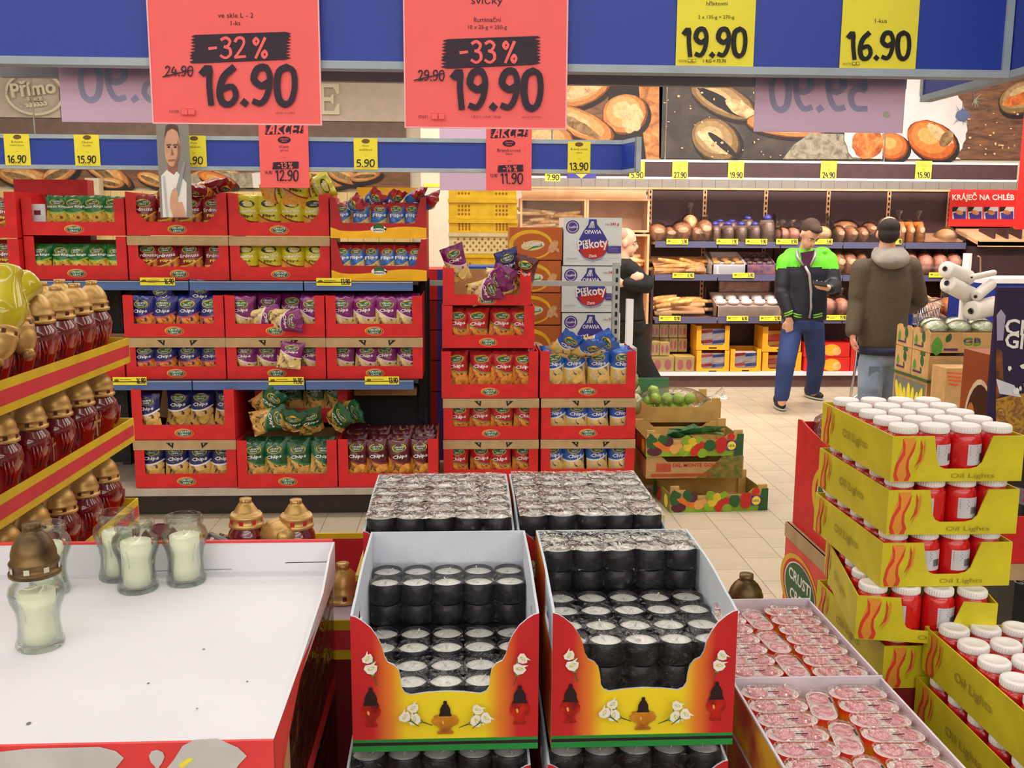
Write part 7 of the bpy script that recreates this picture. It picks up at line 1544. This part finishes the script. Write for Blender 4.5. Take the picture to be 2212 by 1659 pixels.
# ================================================================== lantern rack at the left
SY = mat('yellow tray edge', (222, 190, 30), .5); SR = mat('red tray band', (214, 52, 66), .5); XE = -.93; YA, YBk = 1.70, 2.75
def ltray(z0, z1, lab, kink=False):
    t = thing('lantern_tray', lab, 'tray', (0, 0, 0)); h = z1 - z0
    b = B(); b.box((XE - .45, YA, z0 + .008), (XE - .004, YBk, z0 + .016), TRW); b.obj('bottom_panel', t)
    b = B(); b.box((XE - .004, YA, z0), (XE, YBk, z1), SY); b.add([(XE + .0006, YA, z0 + h * .26), (XE + .0006, YBk - .002, z0 + h * .26), (XE + .0006, YBk - .002, z0 + h * .72), (XE + .0006, YA, z0 + h * .72)], [(0, 1, 2, 3)], SR); b.obj('side_wall', t)
    b = B(); b.box((XE - .45, YBk, z0), (XE, YBk + .004, z1), SY); b.obj('back_wall', t); b = B(); b.box((XE - .45, YA - .004, z0), (XE, YA, z1), SY); b.obj('front_wall', t)
    for y in ((YA + .01, YBk - .03) if z0 > .85 else ()):
        b = B(); b.box((XE - .44, y, z0 - .155), (XE - .41, y + .02, z0 + .008), KRAFT); b.obj('corner_post', t)
TZ = ((1.266, 1.335), (1.04, 1.107), (.80, .873))
for k, (a_, c_) in enumerate(TZ): ltray(a_, c_, f'red and yellow banded lantern tray at the left, {("topmost", "middle", "lowest")[k]} one')
b = B(); b.box((XE - .44, YA + .01, 0), (XE - .01, YBk, .796), MATS['dark red card base']); tag(b.obj('pedestal'), 'dark red card base under the lantern rack at the left', 'pedestal')
LANSC = .98
for lv, (a_, c_) in enumerate(TZ):
    for col in range(2 if lv else 3):
        for k in range(9):
            y = YBk - .075 - (.118, .145, .15)[lv] * k + .06 * (col % 2); x = XE - .064 - .108 * col
            if y < YA + .04: continue
            lantern((x, y, a_ + .0165), LRED, LIDG, f'red lantern with gold lid, {ORD[k]} from the back, {("aisle", "second", "third")[col]} row of the {("topmost", "middle", "lowest")[lv]} tray', (0, 0, math.pi / 2 + R.uniform(-.3, .3)), (1.16, 1.1, 1.02) if not lv else (1.14, 1.1, .965), lv == 1 and k % 2 == 1 and col == 0)
YG = mat('yellow lantern glass', (214, 200, 30), .1, coat=1, c2=(190, 170, 20), scale=14); LYEL = lantern_body(YG)
for k, (px, py, Y, r_) in enumerate(((14, 578, 2.1, (2.75, .15, .4)), (72, 606, 2.3, (2.5, .9, .2)), (-30, 590, 2.2, (2.7, -.4, .4)))):
    p = U(px, py, Y); lantern((p.x, p.y, p.z), LYEL, LIDG, f'yellow glass lantern lying on the gold lids, {ORD[k]} seen', r_)

# ---- red tray with two lanterns behind the white tray
t = thing('lantern_tray', 'red tray with yellow rim holding two lanterns behind the white tray', 'tray', (0, 0, 0)); z0, z1 = .895, .985; xa, xb, ya, yb = -.62, -.205, 1.80, 2.06
b = B(); b.box((xa, ya, z0 - .08), (xb, yb, z0), mat('lilac white board', (214, 204, 220), .7)); b.obj('bottom_panel', t)
for a_, c_ in (((xa, yb, z0 - .006), (xb, yb + .005, z1)), ((xb, ya, z0 - .006), (xb + .005, yb + .005, z1)), ((xa - .005, ya, z0 - .006), (xa, yb, z1))):
    b = B(); b.box(a_, (c_[0], c_[1], z1 - .012), mat('tray red', (196, 26, 40), .5)); b.box((a_[0] - .001, a_[1] - .001, z1 - .012), (c_[0] + .001, c_[1] + .001, z1), SY); b.obj('wall_panel', t)
b = B(); b.box((xa, ya - .004, z0 - .08), (xb + .005, ya, z0), SY); b.box((xa, ya - .005, z0 - .06), (xb + .006, ya - .004, z0 - .02), SR); b.obj('front_band', t)
b = B(); b.box((xa, 1.80, 0), (xb, 2.06, z0 - .081), MATS['dark red card base']); tag(b.obj('pedestal'), 'dark red card base under the red tray of two lanterns', 'pedestal')
prB = [(.0, .0), (.028, .0), (.03, .008), (.026, .03), (.03, .06), (.0375, .09), (.039, .105), (.036, .122), (.03, .132), (.03, .137)]; LRB = lantern_body(RG, prB, 1)
for px, Y, nm in ((533, 1.93, 'left'), (641, 1.92, 'right')):
    p = U(px, 1150, Y); lantern((p.x, Y, z0 + .016), LRB, LIDC, f'red lantern with tall conical gold lid in the red tray, {nm} one of two')
LIDO = B(); LIDO.lathe([(.036, 0), (.037, .004), (.034, .012), (.03, .012), (.012, .004), (0, .006)], mat('dark red lid', (84, 16, 24), .25, .3), n=22); LIDOm = LIDO.mesh('lid')
b = B(); b.box((-.72, 1.80, z0 - .1), (-.525, 1.95, 1.012), TR); tag(b.obj('lid_carton'), 'red carton carrying loose lids behind the white tray', 'carton')
p = U(345, 1160, 1.86); tag(link('loose_lid', LIDOm, None, (p.x, 1.86, 1.036), (.9, .3, 0)), 'loose dark red lid leaning behind the open glass candles', 'lid')
p = U(462, 1166, 1.83); l = link('loose_lid', lid_mesh(mat('silver lid', (120, 116, 116), .3, .8), HOLEW, .03, .035), None, (p.x, 1.84, 1.022), (-.5, .5, 0)); tag(l, 'loose silver lid with pale vent holes behind the white tray', 'lid')
p = U(606, 1150, 1.9); tag(link('loose_lid', LIDG, None, (p.x - .01, 1.93, z0 + .128), (1.3, .2, .3), ), 'loose gold ring lid leaning on the right lantern in the red tray', 'lid')
p = U(741, 1258, 1.9); tag(link('loose_lid', LIDG, None, (p.x, 1.9, z0 + .001)), 'loose gold bell shaped lid standing on the floor of the red tray', 'lid')

# ================================================================== trays of twin candles
PKT = mat('pink candle top', (232, 128, 150), .3, c2=(240, 160, 174), scale=50, coat=.4); SLV = gmat('orange sleeve', 2, [(0, (240, 190, 30)), (.035, (240, 170, 30)), (.05, (222, 60, 30)), (.06, (214, 36, 40))], .4)
TF = film('milky shrink film', (254, 250, 250), .1, .26, 50, 1.0, .02, .3); LILW = mat('lilac white card', (214, 206, 218), .7)
def stad(hx, r, n=8):
    return [(hx + r * math.cos(a), r * math.sin(a)) for a in [-math.pi / 2 + math.pi * k / n for k in range(n + 1)]] + [(-hx - r * math.cos(a), -r * math.sin(a)) for a in [-math.pi / 2 + math.pi * k / n for k in range(n + 1)]]
TH = .058; b = B(); b.prism(stad(.029, .0215), lambda u, v, q: (u, v, q), TH - .003, SLV, mat('milky candle top', (248, 232, 232), .4)); SLM = b.mesh('sleeve')
b = B(); b.lathe([(.0165, TH - .004), (.017, TH), (.0145, TH + .002), (0, TH + .0025)], PKT, n=16); CUPP = b.mesh('candle')
FM = []
for k in range(3):
    b = B(); o = stad(.031, .0225); V = [(u, v, TH + .002) for u, v in o]; n = len(o); V += [(u * .8, v * .75, TH + .006 + R.uniform(-.002, .002)) for u, v in o] + [(u * .4, v * .4, TH + .0055 + R.uniform(-.0015, .0015)) for u, v in o] + [(0, 0, TH + .005)]
    b.add(V, [(i, (i + 1) % n, n + (i + 1) % n, n + i) for i in range(n)] + [(n + i, n + (i + 1) % n, 2 * n + (i + 1) % n, 2 * n + i) for i in range(n)] + [(2 * n + i, 2 * n + (i + 1) % n, 3 * n) for i in range(n)], TF, True)
    b.pp([(-.008, -.017), (.012, -.016), (.012, -.0125), (-.008, -.0135)], lambda u, v, w_: (u, v, TH + .007 + w_), BLK); FM.append(b.mesh('film'))
def twin(x, y, z, rz, lab):
    t = thing('twin_candle', lab, 'candle pack', (x, y, z), rz); link('sleeve', SLM, t); link('film', R.choice(FM), t)
    for s_ in (-1, 1): link('candle', CUPP, t, (.0225 * s_, 0, 0))
def twin_tray(x0, x1, y0, y1, z1, nm, lab, fillit=True):
    t = thing('candle_tray', lab, 'tray', (x0, y0, z1 - .085)); W_, D = x1 - x0, y1 - y0; H_ = .085
    for n_, a_, c_ in (('front_wall', (0, 0, 0), (W_, .004, H_ * .9)), ('back_wall', (0, D - .004, 0), (W_, D, H_ + .004)), ('right_wall', (W_ - .004, .004, 0), (W_, D - .004, H_))): b = B(); b.box(a_, c_, LILW); b.obj(n_, t)
    b = B(); b.box((0, .004, 0), (.004, D - .004, H_), LILW); b.add([(-.0006, 0, 0), (-.0006, D, 0), (-.0006, D, H_ - .004), (-.0006, 0, H_ - .004)], [(0, 1, 2, 3)], mat('tray side print', (222, 176, 36), .5, c2=(160, 40, 36), scale=10)); b.obj('left_wall', t)
    b = B(); b.box((.004, .004, 0), (W_ - .004, D - .004, .02), LILW); b.obj('bottom_panel', t)
    if fillit:
        n = int((D - .012) / .0472)
        for c_ in range(2):
            for k in range(n): twin(x0 + .06 + (W_ - .12) * c_ , y0 + .03 + .0472 * k + (.0 if c_ else .008), z1 - .0645, R.uniform(-.07, .07), f'pink twin candle pack, {ORD[k]} from the front, {("left", "right")[c_]} column, {nm} tray')
        for k in range(3): twin(x0 + W_ / 2 - .002, y0 + .06 + .108 * k, z1 - .066, math.pi / 2 + R.uniform(-.2, .2), f'lengthwise pink twin candle pack, {ORD[k]} from the front, middle column, {nm} tray')
twin_tray(.478, .752, 1.615, 1.972, .853, 'rear', 'lilac white tray of pink twin candle packs, rear one'); twin_tray(.478, .752, 1.25, 1.605, .853, 'front', 'lilac white tray of pink twin candle packs, front one')
for k, z in enumerate((.764, .675)): twin_tray(.478, .752, 1.615, 1.972, z, '', f'stacked tray below the rear pink candle tray, {("upper", "lower")[k]} one', False); twin_tray(.478, .752, 1.25, 1.605, z, '', f'stacked tray below the front pink candle tray, {("upper", "lower")[k]} one', False)
b = B(); b.box((.48, 1.25, 0), (.75, 1.97, .586), MATS['dark red card base']); tag(b.obj('pedestal'), 'dark red card base under the pink candle trays', 'pedestal')
b = B(); b.box((.56, 2.02, 0), (.74, 2.2, .64), MATS['dark red card base']); tag(b.obj('pedestal'), 'small card base carrying the bronze lantern', 'pedestal')
p = U(1610, 1300, 2.1); lantern((p.x, 2.1, .642), LSM, lid_mesh(BRONZE, GDARK, .044, .09), 'dark bronze lidded lantern standing behind the pink candle trays', s=1.0); lz = U(1610, 1246, 2.1).z

# ================================================================== oil light cartons
OY = mat('acid yellow card', (206, 194, 34), .5); OYD = mat('olive yellow print', (150, 136, 30), .6); FL1 = mat('flame red print', (214, 62, 44), .5); FL2 = mat('flame orange print', (224, 146, 52), .5); JRED = mat('glossy red jar', (206, 20, 24), .22, coat=.6, var=.03); CAPM = mat('white ribbed cap', (240, 238, 238), .4, var=.01); LBL = mat('white barcode label', (206, 204, 212), .5)
b = B(); b.lathe([(0, 0), (.029, 0), (.0325, .004), (.033, .02), (.0335, .07), (.033, .084), (.029, .094), (.026, .097), (.026, .1)], JRED, n=24, close=False); JB = b.mesh('jar')
b = B(); pts = []
for z, r_ in ((.097, .0285), (.098, .0295), (.111, .0295), (.113, .0275)): pts.append((r_, z))
b.lathe(pts + [(.02, .1132), (.019, .1125), (0, .1125)], CAPM, n=36, close=False)
for k in range(36): a = k * math.pi / 18; b.add([(math.cos(a + d) * r_, math.sin(a + d) * r_, z) for d, r_, z in ((-.05, .0294, .099), (0, .0303, .099), (0, .0303, .110), (-.05, .0294, .110))] + [(math.cos(a + .05) * .0294, math.sin(a + .05) * .0294, z) for z in (.099, .110)], [(0, 1, 2, 3), (1, 4, 5, 2)], CAPM)
CB = b.mesh('cap')
b = B(); n = 8; S = lambda u, v, w_: (math.sin((u - .5) * 1.5) * (.0336 + w_), -math.cos((u - .5) * 1.5) * (.0336 + w_), .03 + .045 * v)
b.add([S(i / n, j, .0003) for j in (0, 1) for i in range(n + 1)], [(i, i + 1, n + 2 + i, n + 1 + i) for i in range(n)], LBL)
for k in range(5): b.add([S(u, v, .0006) for u, v in ((.08, .88 - .1 * k), (.4 + .06 * (k % 2), .88 - .1 * k), (.4 + .06 * (k % 2), .92 - .1 * k), (.08, .92 - .1 * k))], [(0, 1, 2, 3)], GREYINK)
for k in range(9): b.add([S(u, v, .0006) for u, v in ((.55 + .042 * k, .2), (.57 + .042 * k + .006 * (k % 2), .2), (.57 + .042 * k + .006 * (k % 2), .55), (.55 + .042 * k, .55))], [(0, 1, 2, 3)], BLK)
LB = b.mesh('label')
def oil(loc, lab, label=0, rz=0):
    t = thing('oil_light', lab, 'candle', loc, rz); j = link('jar', JB, t); link('cap', CB, t)
    if label: link('label', LB, j, (0, 0, 0), (0, 0, label))
def flame(b, f, u0, v0, su, sv, mir=1):
    for m, pts in ((FL2, [(.0, 0), (.5, 0), (.62, .12), (.5, .3), (.46, .5), (.62, .75), (.7, 1), (.25, 1), (.22, .8), (.02, .4), (-.04, .15)]), (FL1, [(.0, 0), (.18, 0), (.06, .16), (.14, .4), (.34, .6), (.34, .85), (.22, 1), (.26, .7), (.02, .4), (-.05, .15)]),
                   (FL1, [(.34, .0), (.52, 0), (.6, .14), (.5, .3), (.5, .48), (.68, .72), (.74, .98), (.6, .74), (.42, .5), (.4, .3), (.46, .14)]), (FL1, [(.7, .3), (.95, .5), (1.0, .8), (.9, .98), (.92, .7), (.86, .5)]), (FL2, [(.74, .2), (1.04, .5), (1.12, .85), (1.05, .98), (1.05, .7), (.95, .5)])):
        b.pp([(u0 + u * su * mir, v0 + v * sv) for u, v in pts], f, m)
OW, OD, OH = .285, .402, .098
def oil_carton(x0, y0, z0, lab, nm, full, rz=0, lab_rows=(0,), skipfront=()):
    t = thing('oil_light_carton', lab, 'carton', (x0, y0, z0), rz); th = .003; W_, D, H_ = OW, OD, OH
    e = [(0, 0), (W_, 0), (W_, H_), (W_ * .76, H_), (W_ * .69, H_ * .42), (W_ * .655, H_ * .32), (W_ * .6, H_ * .28), (W_ * .41, H_ * .28), (W_ * .37, H_ * .33), (W_ * .345, H_ * .45), (W_ * .315, H_), (0, H_)]
    b = B(); b.prism(e, lambda u, v, q: (u, th - q, v), th, OY); f = lambda u, v, w_: (u, -w_, v); flame(b, f, W_ * .03, .002, W_ * .2, H_ - .006); b.pt('Oil Lights', (W_ * .62, H_ * .12), .013, f, OYD, False, .095); b.obj('front_panel', t)
    b = B(); b.box((0, th, 0), (th, D, H_), OY); f = lambda u, v, w_: (-.0004 - w_, D - u, v); flame(b, f, D * .05, .002, D * .14, H_ - .006); b.pt('Oil Lights', (D * .52, H_ * .5), .026, f, OYD, False, .14); b.obj('left_panel', t)
    b = B(); b.box((W_ - th, th, 0), (W_, D, H_), OY); b.obj('right_panel', t); b = B(); b.box((th, D - th, 0), (W_ - th, D, H_), OY); b.obj('back_panel', t); b = B(); b.box((th, th, 0), (W_ - th, D - th, .002), OY); b.obj('bottom_panel', t)
    cr, sr = math.cos(rz), math.sin(rz)
    for j in range(5):
        for i in range(4):
            if not full and i > 0 and j > 0: continue
            if (i, j) in skipfront: continue
            lx, ly = .006 + .034 + .0683 * i, .006 + .035 + .0785 * j
            oil((x0 + lx * cr - ly * sr, y0 + lx * sr + ly * cr, z0 + .0025), f'red oil light, {ORD[j]} row from front, {ORD[i]} from left, {nm}', (R.choice((.5, .2, -.9)) if i in (1, 2) else .9) if j == 0 else 0, rz)
nmv = (('topmost carton of tall stack', True), ('second carton of tall stack', False), ('third carton of tall stack', False), ('fourth carton of tall stack', False), ('fifth carton of tall stack', False))
for k, (nm, fl) in enumerate(nmv):
    z = 1.121 - .1165 * k
    x, y, rz = ((.902, 1.95, 0), (.901, 1.95, 0), (.896, 1.95, 0), (.848, 1.95, -.2), (.915, 1.95, 0))[k]
    oil_carton(x, y, z, f'yellow carton of red oil lights with flame print, {("topmost", "second", "third", "askew fourth", "fifth")[k]} in the tall stack', nm, fl, rz, skipfront=((1, 0), (2, 0), (3, 0)) if 0 else ())
b = B(); b.box((.9, 1.95, 0), (1.19, 2.35, 1.121 - .1165 * 4 - .002), MATS['dark red card base']); tag(b.obj('pedestal'), 'dark red card base under the tall stack of oil light cartons', 'pedestal')
for k in range(3):
    z = .706 - .1165 * k; oil_carton((.995, .985, .98)[k], 1.535, z, f'yellow carton of red oil lights in the front right stack, {("topmost", "second", "third")[k]} one', ('topmost carton of low front stack', 'second carton of low front stack', 'third carton of low front stack')[k], k == 0, 0)
b = B(); b.box((.98, 1.54, 0), (1.27, 1.93, .706 - .1165 * 2 - .002), MATS['dark red card base']); tag(b.obj('pedestal'), 'dark red card base under the front right oil light cartons', 'pedestal')

# ================================================================== tall red snack display behind the oil lights
Xr = 1.0; y0, y1 = 2.45, UX(1700, 1105, 1.0).y
zz = [.05, .44, .755, 1.085]
for k in range(3):
    t = thing('snack_display', 'red snack display carton with large oval logo, ' + ('lowest', 'middle', 'topmost')[k] + ' of the stack behind the oil lights', 'carton', (Xr + (.012 if k == 2 else 0), y0, zz[k])); D = y1 - y0 - (.02 if k == 2 else 0); H_ = zz[k + 1] - zz[k] - .002; W_ = .55
    e = [(0, 0), (D, 0), (D, H_ - .004), (D * .93, H_), (D * .8, H_ - .01), (D * .4, H_ - .03), (0, H_ - .04)] if k == 2 else [(0, 0), (D, 0), (D, H_), (0, H_)]
    m = RED if k == 2 else mat('coral snack card', (226, 76, 66), .5)
    b = B(); b.prism(e, lambda u, v, q: (q, u, v), .005, m); b.obj('left_panel', t)
    b = B(); f = lambda u, v, w_: (-.0006 - w_, D - u, v); c = (D * (.3, .34, .82)[k], H_ * .46); 
    for q_, mm in ((.5, GOLDINK), (.44, REDINK), (.40, WINK), (.385, GRN)): b.pe((c[0] + (.5 - q_) * .1, c[1]), (.33 * q_, .2 * q_), f, mm, 0, 30)
    b.pt('CRUSTI', (c[0] + .01, c[1] + .03), .035, f, WINK, True, .19); b.pt('CROC', (c[0] + .01, c[1] - .028), .035, f, WINK, True, .15); b.obj('logo', t)
    for n_, a_, c_ in (('back_panel', (.005, D - .005, 0), (W_, D, H_ - .01)), ('front_panel', (.005, 0, 0), (W_, .005, H_ * .4)), ('bottom_panel', (.005, .005, 0), (W_, D - .005, .005))): b = B(); b.box(a_, c_, m); b.obj(n_, t)
    if k == 1: b = B(); b.box((-.003, -.002, H_ - .045), (W_, D + .002, H_), TAN); b.obj('top_band', t)
for k in range(5): bag('red chips', (Xr + .085 + .03 * (k % 2), y0 + .05 + .062 * k, zz[2] + .115), (0, .1, math.pi / 2 - .1 + .1 * (k % 3)), f'red chip bag under film in the topmost snack display, {ORD[k]} from the front')
b = B(); b.ell((Xr + .1, y0 + .2, zz[3] - .01), (.08, .2, .05), WRAP, 20, 10, None, .05); tag(b.obj('plastic_wrap'), 'crinkled clear wrap over the bags in the topmost snack display', 'wrap')
b = B(); b.box((Xr, y0, 0), (Xr + .55, y1, .048), PAL); tag(b.obj('pallet'), 'flat pallet board under the red snack display', 'pallet')
